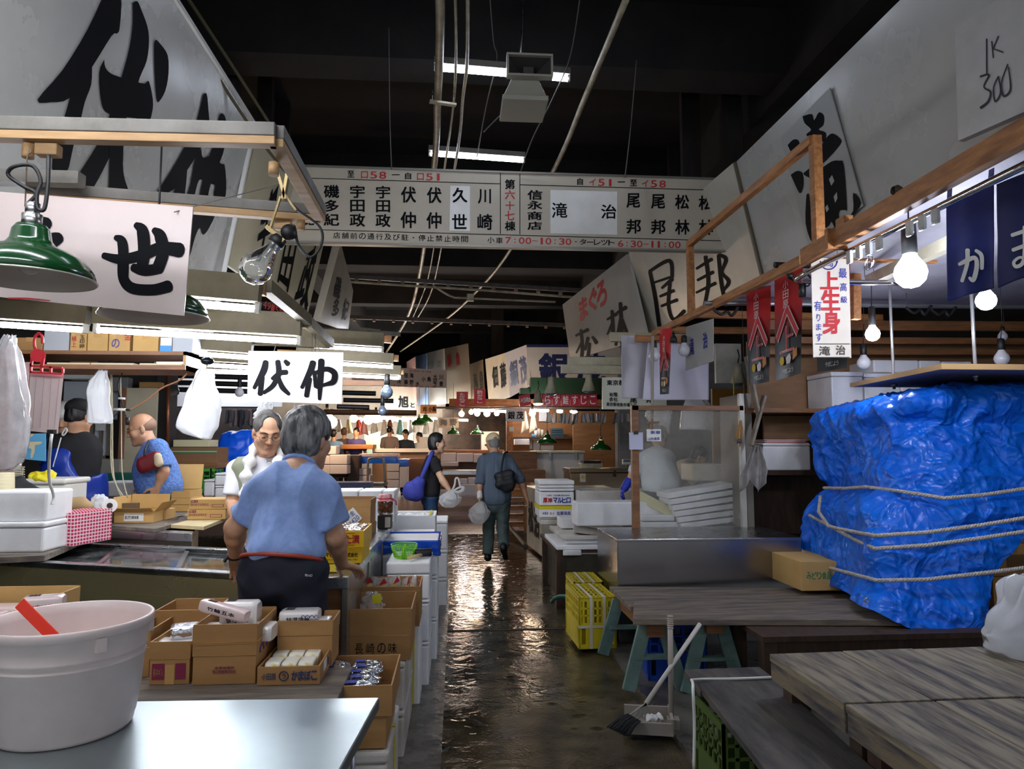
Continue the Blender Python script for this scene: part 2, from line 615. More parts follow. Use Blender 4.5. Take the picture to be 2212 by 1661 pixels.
def hand_prims(wr,fwd,nrm,side,curl=0.35,s=1.0,spread=0.1):
 """palm from the wrist along fwd, palm facing nrm, thumb towards side"""
 f,nn=V(fwd).normalized(),V(nrm).normalized()
 sd=V(side)-f*f.dot(V(side))
 sd.normalize()
 nn=(nn-f*f.dot(nn)-sd*sd.dot(nn)).normalized()
 P=[]
 for o in (-.024,-.008,.008,.024):
  P.append(('c',wr+(f*.02+sd*o*.7)*s,wr+(f*.078+sd*o*1.05)*s,.015*s,.012*s,.012*s))
 for o,L,r in ((.027,.068,.0088),(.009,.078,.009),(-.009,.072,.0086),(-.027,.056,.0078)):
  a=wr+(f*.082+sd*o)*s
  ang,d0=0.0,(f+sd*o*spread*10).normalized()
  for i,q in enumerate((.45,.31,.26)):
   ang+=curl*(1.15 if i else .8)
   d=d0*math.cos(ang)+nn*math.sin(ang)
   b=a+d*L*q*s
   P.append(('c',a,b,r*s*(1-.06*i),r*s*(.94-.06*i),.004*s))
   a=b
 a=wr+(f*.022+sd*.026)*s
 for d,L,r in (((f*.55+sd*.75+nn*.25),.042,.013),((f*.85+sd*.4+nn*.35),.03,.0105),((f*.9+sd*.1+nn*.5),.024,.009)):
  b=a+d.normalized()*L*s
  P.append(('c',a,b,r*s,r*.92*s,.008*s))
  a=b
 return P
def neck_prims(hc,M,nb,s=1.0,r=.052):
 return [('c',hc+M @ V((0,-.022,-.06))*s,nb,r*s,(r+.008)*s,.03),]
def arm_prims(sh,el,wr,s=1.0,r=(.048,.04,.038,.026)):
 m=el+(wr-el)*.3
 return [('c',sh,el,r[0]*s,r[1]*s,.03),('c',el,m,r[1]*s*.98,r[2]*s*1.02,.02),('c',m,wr,r[2]*s,r[3]*s,.02)]
def torso_prims(nb,pel,ls,rs,s=1.0,g=0.0,depth=.11,width=.16):
 """chest and belly between neck base and pelvis; g = cloth ease"""
 u=(nb-pel)
 L=u.length
 u.normalize()
 sd=(rs-ls).normalized()
 fw=u.cross(sd)
 fw.normalize()
 sd=fw.cross(u)
 M=Matrix((sd,fw,u)).transposed()
 P=lambda t,o=0:pel+u*L*t+fw*o*s
 return [('e',P(.68,.0),((width+g)*s,(depth+g)*s,L*.34),M,.05),('e',P(.34,.005),((width*.95+g)*s,(depth+g)*s,L*.34),M,.06),
   ('e',P(.04),((width+g)*s,(depth+g)*s,L*.24),M,.06),
   ('c',ls.lerp(nb,.12),rs.lerp(nb,.12),(.05+g)*s,(.05+g)*s,.06),('c',P(.98),ls,(.045+g*.5)*s,(.048+g)*s,.05),('c',P(.98),rs,(.045+g*.5)*s,(.048+g)*s,.05)],M
SKIN=lambda:mat('skin',(205,160,128),.5,col2=(190,138,106),ns=14,sss=.0)
def specs(T,hc,M,s=1.0):
 w=lambda x,y,z:hc+M @ (V((x,y,z))*s)
 g=MB()
 for q in (-1,1):
  loop=[w(q*(.034+.024*math.cos(a)),.103-.006*abs(math.cos(a)),.0+.016*math.sin(a)) for a in [2*math.pi*i/16 for i in range(16)]]
  g.tube(loop,.0011*s,5,closed=True)
  g.tube([w(q*.057,.099,.006),w(q*.077,.06,.01),w(q*.081,.0,.008),w(q*.08,-.02,-.008)],.0014*s,5)
 g.tube([w(-.011,.108,.004),w(0,.112,.006),w(.011,.108,.004)],.0013*s,5)
 g.build('glasses',mat('wire_frame',(60,58,58),.3,1),T,world=True)
def face_bits(T,hc,M,s=1.0,brow=(50,45,42),half=.5,mouth=(150,92,80)):
 w=lambda x,y,z:hc+M @ (V((x,y,z))*s)
 for q in (-1,1):
  e=MB().ball(w(q*.031,.0845,.002),(.0115*s,.0075*s,.0048*s*half*2),12,M.to_4x4())
  e.build('eye',mat('dark_eye',(38,26,22),.15),T,world=True)
  b=MB().tube([w(q*.014,.097,.026),w(q*.03,.0935,.031),w(q*.05,.074,.026)],[.003*s,.0036*s,.002*s],6)
  b.build('eyebrow',mat('brow%d'%brow[0],brow,.8),T,world=True)
 MB().tube([w(-.021,.088,-.061),w(-.008,.0955,-.0605),w(.008,.0955,-.0605),w(.021,.088,-.061)],.0028*s,6).build('lips',mat('lip',mouth,.5),T,world=True)
# ================================================================ lamps used all over the place
TUBE=glow('lit_tube',(240,244,255),46.0)
TUBEW=glow('lit_ceiling_tube',(225,235,255),17.0)
WHITEP=mat('white_enamel',(215,214,205),.45,col2=(180,178,165),ns=3)
CREAM=mat('cream_paint',(196,190,165),.5,col2=(160,152,128),ns=4)
GREYP=mat('grey_paint',(120,116,108),.55,col2=(92,88,80),ns=5)
BLACK=mat('black_rubber',(18,18,19),.5)
STEEL=mat('steel',(190,190,188),.22,1,rough2=.38,ns=3,st=(1,6,6),thr=(.2,.8))
STEELB=mat('brushed_steel_counter',(185,190,192),.2,1,rough2=.36,ns=4,thr=(.2,.8),bump=.01,bs=5)
CHROME=mat('chrome',(210,210,212),.08,1)
WOOD=mat('raw_timber',(182,124,70),.6,col2=(132,82,42),ns=5,st=(6,1,6),bump=.08,bs=30)
WOODX=mat('raw_timber_across',(182,124,70),.6,col2=(132,82,42),ns=5,st=(1,6,6),bump=.08,bs=30)
PLY=mat('varnished_ply',(144,98,58),.5,col2=(108,68,38),ns=3,st=(1,1,7),bump=.04)
DARKW=mat('dark_wood',(70,48,32),.6,col2=(44,30,20),ns=4,st=(5,5,1),bump=.06)
INK=mat('sign_ink',(11,12,16),.7,spec=.12)
RED=mat('sign_red',(178,24,34),.5)
BLUE=mat('sign_blue',(34,44,140),.5)
WHITE=mat('sign_white',(232,232,228),.4,col2=(214,212,205),ns=2)
def fluor(label,a,b,r=.014,group=None,housing=.07,hup=.05,m=None,hm=None,name='fluorescent_lamp'):
 a,b=V(a),V(b)
 T=thing(name,label,'lamp',(a+b)/2,0,group)
 d=(b-a).normalized()
 MB().cyl(a+d*.02,b-d*.02,r,10).build('tube',m or TUBE,T,world=True)
 if housing:
  up=V((0,0,r+.014+hup/2))
  MB().bar(a+up,b+up,housing,hup).build('housing',hm or WHITEP,T,world=True)
 e=V((0,0,.006))
 for p,s in ((a,1),(b,-1)):
  MB().bar(p+e,p+d*s*.022+e,.03,.05).build('end_cap',WHITEP,T,world=True)
 return T
def pendant(label,c,rad,lit=0,cord=1.0,group=None,tilt=0,col=(16,62,30),k=1.0):
 """enamel shade, rim centre at c"""
 T=thing('pendant_lamp',label,'lamp',c,0,group)
 s=rad/.18
 prof=[(.18,0),(.172,.03),(.15,.06),(.11,.085),(.07,.1),(.055,.12),(.05,.15),(.04,.165)]
 MB().lathe([(r*s,z*s*k) for r,z in prof],36).build('lamp_shade',mat('enamel%d'%col[1],col,.18,coat=.6),T,solid=.003)
 MB().lathe([(r*s*.985,z*s*k-.002) for r,z in prof],36).build('shade_lining',mat('shade_lining',(200,188,176),.4),T,solid=.001)
 MB().tube([(r_*s*.181/.18*.18*math.cos(q)/.18*1,r_*s*math.sin(q),0) for r_,q in [(.181,2*math.pi*i/40) for i in range(40)]],.003,5,closed=True).build('shade_rim',mat('rim_metal',(190,185,170),.3,.6),T)
 MB().cyl((0,0,.16*s*k),(0,0,.2*s*k),.028*s).cyl((0,0,.2*s*k),(0,0,.235*s*k),.02*s).build('lamp_neck',STEEL,T)
 if cord:
  MB().cyl((0,0,.23*s*k),(0,0,.23*s*k+cord),.004,6).build('cord',BLACK,T)
 MB().ball((0,0,.045*s),.032*s,14).build('bulb',glow('lit_warm_bulb',(255,232,190),lit) if lit else mat('dull_bulb',(210,205,200),.1,alpha=.5),T)
 return T
def bulb(label,c,r,lit=0,cord_to=None,socket=.08,group=None,sm=None,glass=None):
 T=thing('light_bulb',label,'lamp',c,0,group)
 MB().lathe([(r*a,r*z) for a,z in [(.001,-1),(.5,-.87),(.87,-.5),(1,0),(.9,.45),(.62,.85),(.42,1.15),(.4,1.3)]],20).build(
  'globe',glow('lit_globe%d'%lit,(232,238,255),lit) if lit else (glass or mat('milk_glass',(196,196,200),.15)),T)
 MB().lathe([(r*.42,r*1.25),(r*.48,r*1.3),(r*.45,r*1.3+socket),(r*.15,r*1.3+socket+.008),(.001,r*1.3+socket+.008)],14).build('socket',sm or BLACK,T)
 if cord_to:
  MB().tube([(0,0,r*1.3+socket),V(cord_to)-V(c)],.0035,6).build('cord',BLACK,T)
 return T
# ================================================================ floor, ceiling, outer walls
def floor_mat():
 m=bpy.data.materials.new('wet_concrete')
 m.use_nodes=True
 t=m.node_tree
 N,L=t.nodes.new,t.links.new
 b=t.nodes['Principled BSDF']
 g=N('ShaderNodeNewGeometry')
 def nz(s,d=6,st=(1,1,1)):
  mp=N('ShaderNodeMapping'); mp.inputs['Scale'].default_value=st
  L(g.outputs['Position'],mp.inputs['Vector'])
  n=N('ShaderNodeTexNoise'); n.inputs['Scale'].default_value=s; n.inputs['Detail'].default_value=d
  L(mp.outputs[0],n.inputs['Vector'])
  return n.outputs['Fac']
 def mr(x,a,c,lo,hi):
  k=N('ShaderNodeMapRange')
  for i,v in zip(('From Min','From Max','To Min','To Max'),(a,c,lo,hi)):
   k.inputs[i].default_value=v
  L(x,k.inputs['Value'])
  return k.outputs[0]
 def math_(op,a,c):
  k=N('ShaderNodeMath'); k.operation=op
  for i,v in enumerate((a,c)):
   if isinstance(v,(int,float)):
    k.inputs[i].default_value=v
   else:
    L(v,k.inputs[i])
  return k.outputs[0]
 base=nz(5,8)
 cr=N('ShaderNodeMix'); cr.data_type='RGBA'
 cr.inputs['A'].default_value=lin((86,76,55)); cr.inputs['B'].default_value=lin((46,40,29))
 L(mr(base,.35,.65,0,1),cr.inputs['Factor'])
 # pits and worn holes
 vo=N('ShaderNodeTexVoronoi'); vo.inputs['Scale'].default_value=5.5
 mpv=N('ShaderNodeMapping'); mpv.inputs['Scale'].default_value=(.8,1.1,1)
 L(g.outputs['Position'],mpv.inputs['Vector']); L(mpv.outputs[0],vo.inputs['Vector'])
 pit=math_('MULTIPLY',mr(math_('ADD',vo.outputs['Distance'],math_('MULTIPLY',nz(14),.35)),.27,.38,1,0),mr(nz(1.3,2),.4,.52,0,1))
 c2=N('ShaderNodeMix'); c2.data_type='RGBA'
 c2.inputs['B'].default_value=lin((16,14,10))
 L(cr.outputs['Result'],c2.inputs['A']); L(pit,c2.inputs['Factor'])
 # the dry road beyond the lane
 sp=N('ShaderNodeSeparateXYZ'); L(g.outputs['Position'],sp.inputs[0])
 road=mr(sp.outputs['Y'],12.15,12.3,0,1)
 c3=N('ShaderNodeMix'); c3.data_type='RGBA'
 c3.inputs['B'].default_value=lin((112,102,108))
 L(c2.outputs['Result'],c3.inputs['A']); L(road,c3.inputs['Factor'])
 L(c3.outputs['Result'],b.inputs['Base Color'])
 # water lies in the lane, thinner to the right and near the viewer
 wet=math_('ADD',nz(1.6,5,(1,.6,1)),math_('MULTIPLY',mr(sp.outputs['X'],-.2,1.2,.18,-.08),1))
 wet=math_('ADD',wet,mr(sp.outputs['Y'],3.2,7.5,-.15,.13))
 wet=mr(wet,.4,.56,0,1)
 wet=math_('MULTIPLY',wet,mr(road,0,1,1,.12))
 L(mr(wet,0,1,.3,.06),b.inputs['Roughness'])
 b.inputs['Specular IOR Level'].default_value=.55
 rip=N('ShaderNodeTexNoise'); rip.inputs['Scale'].default_value=6.5; rip.inputs['Detail'].default_value=3; rip.inputs['Distortion'].default_value=1.2
 mp=N('ShaderNodeMapping'); mp.inputs['Scale'].default_value=(1,1.15,1)
 L(g.outputs['Position'],mp.inputs['Vector']); L(mp.outputs[0],rip.inputs['Vector'])
 rough=nz(60,5)
 hgt=math_('ADD',math_('MULTIPLY',rip.outputs['Fac'],.55),math_('MULTIPLY',rough,mr(wet,0,1,.3,.05)))
 hgt=math_('SUBTRACT',hgt,math_('MULTIPLY',pit,.3))
 bp=N('ShaderNodeBump'); bp.inputs['Strength'].default_value=.4; bp.inputs['Distance'].default_value=.03
 L(hgt,bp.inputs['Height']); L(bp.outputs[0],b.inputs['Normal'])
 return m
struct('floor',MB().box(-9,9,-6,45,-.2,0),floor_mat())
DARKC=mat('dark_concrete',(30,28,27),.95,col2=(16,15,15),ns=.8,bump=.1,bs=6)  # near-black, slightly mottled tone for roof slab and outer walls
struct('ceiling',MB().box(-9,9,-6,45,6.3,6.6),DARKC)
struct('wall_left',MB().box(-9.2,-9,-6,45,0,6.3),DARKC)
struct('wall_right',MB().box(9,9.2,-6,45,0,6.3),DARKC)
struct('wall_far',MB().box(-9,9,45,45.2,0,6.3),DARKC)
KERB=mat('kerb_stone',(112,108,100),.4,col2=(74,70,64),ns=6,rough2=.15,bump=.2,bs=25)
struct('trim_1',MB().box(-.6,-.06,2.2,8.2,0,.012),KERB)
struct('trim_2',MB().box(1.12,3.2,2.0,5.5,0,.03),mat('kerb_slab',(100,96,88),.5,col2=(62,59,54),ns=3,rough2=.2,bump=.15,bs=20))
struct('trim_3',MB().box(-9,9,12.2,12.32,0,.015),KERB)
struct('trim_4',MB().box(-.06,1.12,5.98,6.02,0,.004),mat('joint',(20,18,14),.6))
BEAMC=mat('beam_concrete',(34,32,30),.95,col2=(18,17,17),ns=1.5,bump=.2,bs=5)
for i,y in enumerate((3.2,7.6,12.0,16.5,21,26,32)):
 struct('beam_%d'%(i+1),MB().box(-9,9,y-.25,y+.25,5.55,6.3),BEAMC)
for i,(x0,x1) in enumerate(((-3.6,-3.2),(3.6,4.0))):
 struct('beam_%d'%(i+8),MB().box(x0,x1,-6,45,5.4,6.3),BEAMC)
for i,(px,Y,w,z0) in enumerate(((1500,9.2,.25,4.2),(1540,10.4,.22,4.0),(1470,11,.3,4.4),(1445,12,.3,3.9),(1590,8.5,.25,4.3),(1010,30,.6,4.0),(1035,27,.7,4.2),(1075,24,.4,4.3),
          (560,9,.18,4.2),(600,10,.2,4.2),(480,8,.2,4.2))):
 x=at(px,600,Y).x
 struct('partition_%d'%(i+1),MB().box(x-w/2,x+w/2,Y,Y+.1,z0,6.3),mat('louvre',(40,33,28),.9,col2=(24,21,19),ns=2,st=(6,1,1)))
# ================================================================ pipes and wires under the roof
PIPE=mat('old_pipe',(168,158,132),.45,col2=(120,110,88),ns=5)
def run(name,label,cat,pts,r,m,Z=None,n=8):
 P=[at(p[0],p[1],Z=Z) if Z is not None else at(p[0],p[1],p[2]) for p in pts]
 return solo(name,MB().tube(smooth_path(P,6),r,n),m,label,cat)
run('conduit_pipe','thick pale pipe running along under the roof, left of the strip lamps','pipe',[(948,-60),(951,60),(945,220),(937,365),(905,600),(878,690),(835,760)],.036,PIPE,4.78,12)
run('conduit_pipe','thin pale pipe just right of the thick roof pipe','pipe',[(982,-60),(985,110),(979,230),(960,365),(925,600),(890,690)],.012,PIPE,4.78)
run('conduit_pipe','thin pale pipe with a round joint, second from the thick roof pipe','pipe',[(1010,-60),(1009,130),(1000,210),(982,365),(935,620),(900,690)],.015,PIPE,4.78)
run('conduit_pipe','slanting pale pipe crossing the dark roof right of the loudspeaker','pipe',[(1352,0),(1262,215),(1195,370),(1089,560),(1016,643),(956,695),(865,759)],.027,PIPE,4.78,10)
T=thing('pipe_bracket','short flat cross bracket clamping the thick roof pipe','bracket',at(955,222,Z=4.72))
MB().bar(at(928,219,Z=4.73),at(985,227,Z=4.73),.05,.02).build('bar',PIPE,T,world=True)
for px in (934,980):
 MB().cyl(at(px,222,Z=4.72),at(px,222,Z=4.72)+V((0,0,.12)),.006,6).build('bolt',STEEL,T,world=True)
RAIL=mat('rusty_rail',(74,66,58),.6,col2=(48,42,36),ns=8)
for (a,b,Y,h,lab) in (((745,597),(1330,632),12.6,.07,'dark cross rail with studs, nearer one under the far roof'),((745,684),(1240,703),16.8,.09,'dark cross rail with studs, farther one under the far roof')):
 T=thing('cross_rail',lab,'rail',at((a[0]+b[0])/2,(a[1]+b[1])/2,Y))
 p,q=at(*a,Y),at(*b,Y)
 MB().bar(p,q,.05,h).build('rail',RAIL,T,world=True)
 for i in range(12):
  c=p.lerp(q,(i+.5)/12)
  MB().box(c.x-.03,c.x+.03,c.y-.04,c.y+.04,c.z-.09,c.z-.03).build('stud',mat('stud',(120,92,72),.6),T,world=True)
run('conduit_pipe','pale cross conduit running just below the nearer cross rail','pipe',[(752,608,12.5),(900,618,12.5),(1060,628,12.5),(1240,642,12.5)],.022,PIPE)
run('conduit_pipe','bent pale conduit dropping from the cross conduit to a junction box','pipe',[(935,616,12.4),(975,640,12.4),(1012,644,12.4),(1200,652,12.4)],.018,PIPE)
solo('junction_box',MB().box(*[k for k in (lambda c:(c.x-.06,c.x+.06,c.y-.05,c.y+.05,c.z-.06,c.z+.06))(at(1016,643,12.35))]),PIPE,'small square junction box where the roof conduits meet','box',bevel=.005)
for pts,lab in (([(1057,-20,6),(1066,90,6.2),(1073,130,6.3),(1050,230,7),(1030,340,8)],'thin kinked wire in front of the nearer ceiling lamp'),
     ([(1255,-20,6),(1232,120,6.2),(1195,210,6.4),(1150,300,6.7),(1125,370,6.95)],'thin twisted wire hanging right of the loudspeaker down to the sign'),
     ([(840,60,6.9),(842,250,6.9),(846,366,6.95)],'thin looped wire holding the overhead sign at its left'),
     ([(1375,130,6.9),(1362,280,6.9),(1350,384,6.95)],'thin wire holding the overhead sign at its right'),
     ([(1112,224,6.3),(1080,250,6.6),(1045,285,7)],'cobwebbed wire trailing below the loudspeaker')):
 run('hanging_wire',lab,'wire',pts,.006,mat('wire_grey',(96,94,88),.6),n=5)
# ceiling strip lamps: a row along the lane, two of them in view
for i,(a,b,lab) in enumerate((((938,148),(1231,172),'lit ceiling strip lamp beside the grey loudspeaker'),((926,333),(1134,348),'lit ceiling strip lamp just above the overhead sign'))):
 p,q=at(*a,Z=4.9),at(*b,Z=4.9)
 q.y=p.y
 q=at(b[0],b[1],Y=p.y)
 fluor(lab,p,q,.02,'ceiling strip lamps',.09,.06,TUBEW,GREYP)
for y in (3.6,.6,-2.4):
 fluor('ceiling strip lamp behind the viewer over the lane',(-.35,y,4.9),(.87,y,4.9),.02,'ceiling strip lamps',.09,.06,TUBEW,GREYP)
# loudspeaker
HORN=mat('horn_plastic',(150,146,132),.5)
T=thing('horn_loudspeaker','grey square horn loudspeaker hanging below the roof','loudspeaker',at(1140,200,6.1))
x0,x1,z0,z1=ff(1094,1194,119,168,5.9)
fr=MB()
t=.02
fr.box(x0,x1,5.86,5.94,z1-t,z1).box(x0,x1,5.86,5.94,z0,z0+t).box(x0,x0+t,5.86,5.94,z0+t,z1-t).box(x1-t,x1,5.86,5.94,z0+t,z1-t)
fr.build('horn_mouth',HORN,T,world=True,bevel=.006)
mx,mz=(x0+x1)/2,(z0+z1)/2
fn=MB()
o=[(x0+t,5.9,z0+t),(x1-t,5.9,z0+t),(x1-t,5.9,z1-t),(x0+t,5.9,z1-t)]
i_=[(mx-.05,6.15,mz-.035),(mx+.05,6.15,mz-.035),(mx+.05,6.15,mz+.035),(mx-.05,6.15,mz+.035)]
fn.add(o+i_,[(0,1,5,4),(1,2,6,5),(2,3,7,6),(3,0,4,7),(4,5,6,7)])
fn.build('horn_funnel',mat('horn_inside',(70,66,62),.7),T,world=True)
MB().box(mx-.045,mx+.045,6.0,6.08,mz-.06,mz+.05).cyl((mx,5.97,mz-.03),(mx,6.01,mz-.03),.025).build('driver',mat('horn_dark',(60,56,52),.6),T,world=True)
a0,a1,b0,b1=ff(1085,1180,168,222,6.0)
m=(a0+a1)/2
MB().hexa([(a0,5.9,b0),(a1,5.9,b0),(a1,6.3,b0),(a0,6.3,b0),(m-.1,5.95,b1),(m+.1,5.95,b1),(m+.1,6.2,b1),(m-.1,6.2,b1)]).box(a0-.005,a1+.005,5.88,6.32,b0-.03,b0+.015).build('lower_horn',HORN,T,world=True,bevel=.008)
MB().tube([(m-.05,6.1,b1),(m,6.15,b1+.5),(m,6.15,6.3)],.015,8).build('hanger',STEEL,T,world=True)
# ================================================================ the sign across the lane
q=[at(600,357,7),at(1580,388,7),at(1580,543,7),at(600,523,7)]
T,PL=board('overhead_sign','long cream lane sign hanging across the aisle with shop names','sign',q,.1,mat('sign_cream',(186,177,160),.4,col2=(172,163,146),ns=1.2))
fr=MB()
for a,b in ((q[0],q[1]),(q[3],q[2]),(q[1],q[2]),(q[0],q[3])):
 fr.bar(a+V((0,-.004,0)),b+V((0,-.004,0)),.02,.022,(0,1,0))
fr.build('frame',mat('alu',(150,146,138),.35,.8),T,world=True)
blk,red,wh=MB(),MB(),MB()
def quadpx(mb,P,pts,off):
 mb.add([P.hit(x,y,off) for x,y in pts],[tuple(range(len(pts)))])
for ch,a in (('至',(751,369,765,383)),('—',(847,376.5,863,378.5)),('自',(875,373,888,387)),('自',(1247,385,1259,399)),('—',(1335,392,1350,394)),('至',(1361,388,1376,402)),
    ('宇',(757,401,787,427)),('田',(757,432,787,457)),('政',(756,462,788,489)),('宇',(813,402,842,428)),('田',(813,433,842,458)),('政',(812,463,843,490)),
    ('伏',(867,404,898,437)),('仲',(866,458,898,492)),('伏',(923,405,953,438)),('仲',(922,459,953,493)),('久',(978,406,1009,437)),('世',(977,463,1008,494)),
    ('川',(1033,409,1060,439)),('崎',(1032,463,1063,496)),('磯',(700,400,732,427)),('多',(701,432,731,457)),('紀',(700,462,732,487)),('徳',(652,458,684,486)),
    ('第',(1091,388,1112,408)),('棟',(1091,478,1113,498)),('信',(1140,411,1171,431)),('永',(1140,434,1171,452)),('商',(1140,457,1170,475)),('店',(1140,479,1170,496)),
    ('尾',(1354,418,1382,448)),('邦',(1354,474,1384,504)),('尾',(1407,420,1436,450)),('邦',(1407,475,1437,505)),('松',(1459,421,1488,451)),('林',(1459,475,1489,506)),
    ('松',(1510,423,1540,453)),('林',(1510,475,1540,507))):
 letters(blk,PL,[(ch,a)],.034)
letters(blk,PL,row('店舗前の通行及び駐・停止禁止時間',720,502,1011,510,13,.25),.015)
letters(blk,PL,row('小車',1053,512,1086,513,13,.25),.015)
letters(blk,PL,row('・ターレット',1237,516,1328,518,12,.1),.015)
letters(red,PL,row('ロ58',780,370,834,371,15,.35)+row('ロ51',901,374,954,375,15,.35)+row('イ51',1273,386,1325,387,15,.4)+row('イ58',1387,389,1438,390,15,.4),.015)
letters(red,PL,[('六',(1091,411,1112,430)),('十',(1092,435,1111,453)),('七',(1091,456,1111,475))],.022)
letters(red,PL,row('7:00~10:30',1092,512,1234,515,14,.2)+row('6:30~11:00',1335,519,1470,522,14,.2),.015)
for a,b,w in (((640,384),(1081,397),1.6),((1123,399),(1557,411),1.6),((640,495),(1557,520),1.6),((1081,374),(1081,505),1.6),((1123,376),(1123,506),1.6)):
 d=V((b[0]-a[0],b[1]-a[1])).normalized()*w/2
 quadpx(blk,PL,[(a[0]-d.y,a[1]+d.x),(b[0]-d.y,b[1]+d.x),(b[0]+d.y,b[1]-d.x),(a[0]+d.y,a[1]-d.x)],.003)
quadpx(wh,PL,[(1189,410),(1333,414),(1333,507),(1189,504)],.002)
quadpx(wh,PL,[(973,401),(1015,402),(1015,499),(971,498)],.002)
letters(blk,PL,[('滝',(1193,438,1225,470)),('治',(1299,442,1331,472))],.022,.004)
wh.build('patch',WHITE,T,world=True)
blk.build('lettering',INK,T,world=True)
tag(red.build('red_lettering',RED,T,world=True),'red lettering')
# ================================================================ leaning shop boards over both rows of stalls
BRD=mat('enamel_board',(186,186,181),.2,col2=(172,172,165),ns=1.2,rough2=.34,bump=.1,bs=2.4)
BRDC=mat('cream_board',(196,188,160),.4,col2=(178,170,140),ns=1.5)
def polys(mb,P,lst,sc=1,ox=0,oy=0,off=.004):
 from mathutils.geometry import tessellate_polygon
 for k,pl in enumerate(lst):
  pts=[(x/sc+ox,y/sc+oy) for x,y in pl]
  sm=smooth_path([V((x,y,0)) for x,y in pts+[pts[0]]],3)[:-1]
  ws=[P.hit(p.x,p.y,off+k*.0003) for p in sm]
  mb.add(ws,[tuple(t) for t in tessellate_polygon([[V((p.x,p.y,0)) for p in sm]])])
 return mb
c=2.966
# left, nearest: huge brush characters
TL,TR,BL=V((-1.66,1.6,4.1)),at(550,270,Z=4.1),V((-2.09,1.6,2.35))
BR=TR+(at(487,572,Y=5.95)-TR)*1.6
T,P=board('shop_sign','huge leaning grey-white shop sign at upper left with two big brush characters','sign',(TL,TR,BR,BL),.04,BRD)
MB().bar(TL,TR,.03,.03).bar(TR,BR,.03,.03,(1,0,0)).build('edge_strip',mat('white_strip',(225,225,220),.35),T,world=True)
m=MB()
polys(m,P,[[(668,-40),(772,-40),(768,170),(750,215),(715,230),(590,430),(450,625),(330,655),(240,640),(400,450),(560,190)],
    [(590,420),(585,540),(545,650),(515,775),(470,940),(425,1110),(340,1110),(345,960),(410,760),(450,620),(490,480)],
    [(850,20),(880,8),(905,60),(945,170),(955,270),(940,390),(895,500),(855,640),(800,780),(700,1010),(600,1200),(555,1230),(430,1210),(500,1120),(620,930),(690,770),(780,490),(830,300),(850,150)],
    [(668,380),(675,430),(710,470),(790,500),(895,530),(930,535),(955,522),(980,640),(975,720),(950,780),(880,760),(700,730),(650,660),(635,470)],
    [(1003,255),(1035,290),(1075,355),(1080,470),(1060,580),(1020,650),(1003,630),(990,440),(988,280)],
    [(690,780),(788,780),(788,1050),(800,1150),(840,1300),(705,1300),(702,1010)],
    [(1300,610),(1325,600),(1335,700),(1338,800),(1290,945),(1200,1090),(1120,1210),(995,1255),(1060,1150),(1150,1000),(1250,800),(1285,680)],
    [(1200,1085),(1190,1200),(1170,1300),(1105,1295),(1125,1200)],
    [(1400,760),(1420,725),(1448,770),(1440,940),(1400,1060),(1350,1180),(1320,1300),(1275,1300),(1300,1150),(1340,1000),(1380,900)],
    [(1290,950),(1300,1010),(1350,1000),(1420,1050),(1440,1060),(1450,1180),(1440,1270),(1390,1290),(1370,1250),(1380,1190),(1360,1180),(1310,1160),(1275,1155),(1250,1240),(1240,1290),(1195,1280),(1220,1180),(1250,1020)],
    [(1235,1330),(1385,1330),(1340,1460),(1300,1505),(1280,1460),(1250,1520),(1215,1640),(1220,1500)]],c)
m.build('lettering',INK,T,world=True)
# left, second
TL,TR,BR,BL=at(552,275,Z=4.1)+V((0,.06,0)),at(712,470,Z=4.1),at(662,692,Z=3.0),at(489,570,Z=3.0)+V((0,.06,0))
T,P=board('shop_sign','cream leaning shop sign partly hidden behind the clamped bulb','sign',(TL,TR,BR,BL),.04,BRDC)
m=letters(MB(),P,[('宇',((572,440),(604,385),(576,560),(549,560))),('田',((617,522),(645,508),(622,628),(600,606))),('政',((667,542),(690,522),(662,674),(633,656)))],.045)
m.build('lettering',INK,T,world=True)
m=MB()
for i,ch in enumerate('4915青柳はしら'):
 x=570+i*8.5
 letters(m,P,[(ch,((x,648+i*4.2),(x+7,651.5+i*4.2),(x+5,667+i*3),(x-2,665+i*3)))],.02)
tag(m.build('red_lettering',RED,T,world=True),'red lettering')
# left, third, standing proud of the row
q=(at(736,524,9.0),at(763,628,11.2),at(752,716,11.2),at(691,695,9.0))
T,P=board('shop_sign','narrow pale shop sign standing proud beyond the cream one at left','sign',q,.09,mat('pale_board',(170,160,140),.5,col2=(150,140,120),ns=2))
letters(MB(),P,[('磯',((728,596),(739,603),(733,645),(718,640))),('多',((724,642),(735,648),(729,690),(716,680))),('紀',((745,642),(756,655),(747,690),(738,690)))],.04).build('lettering',INK,T,world=True)
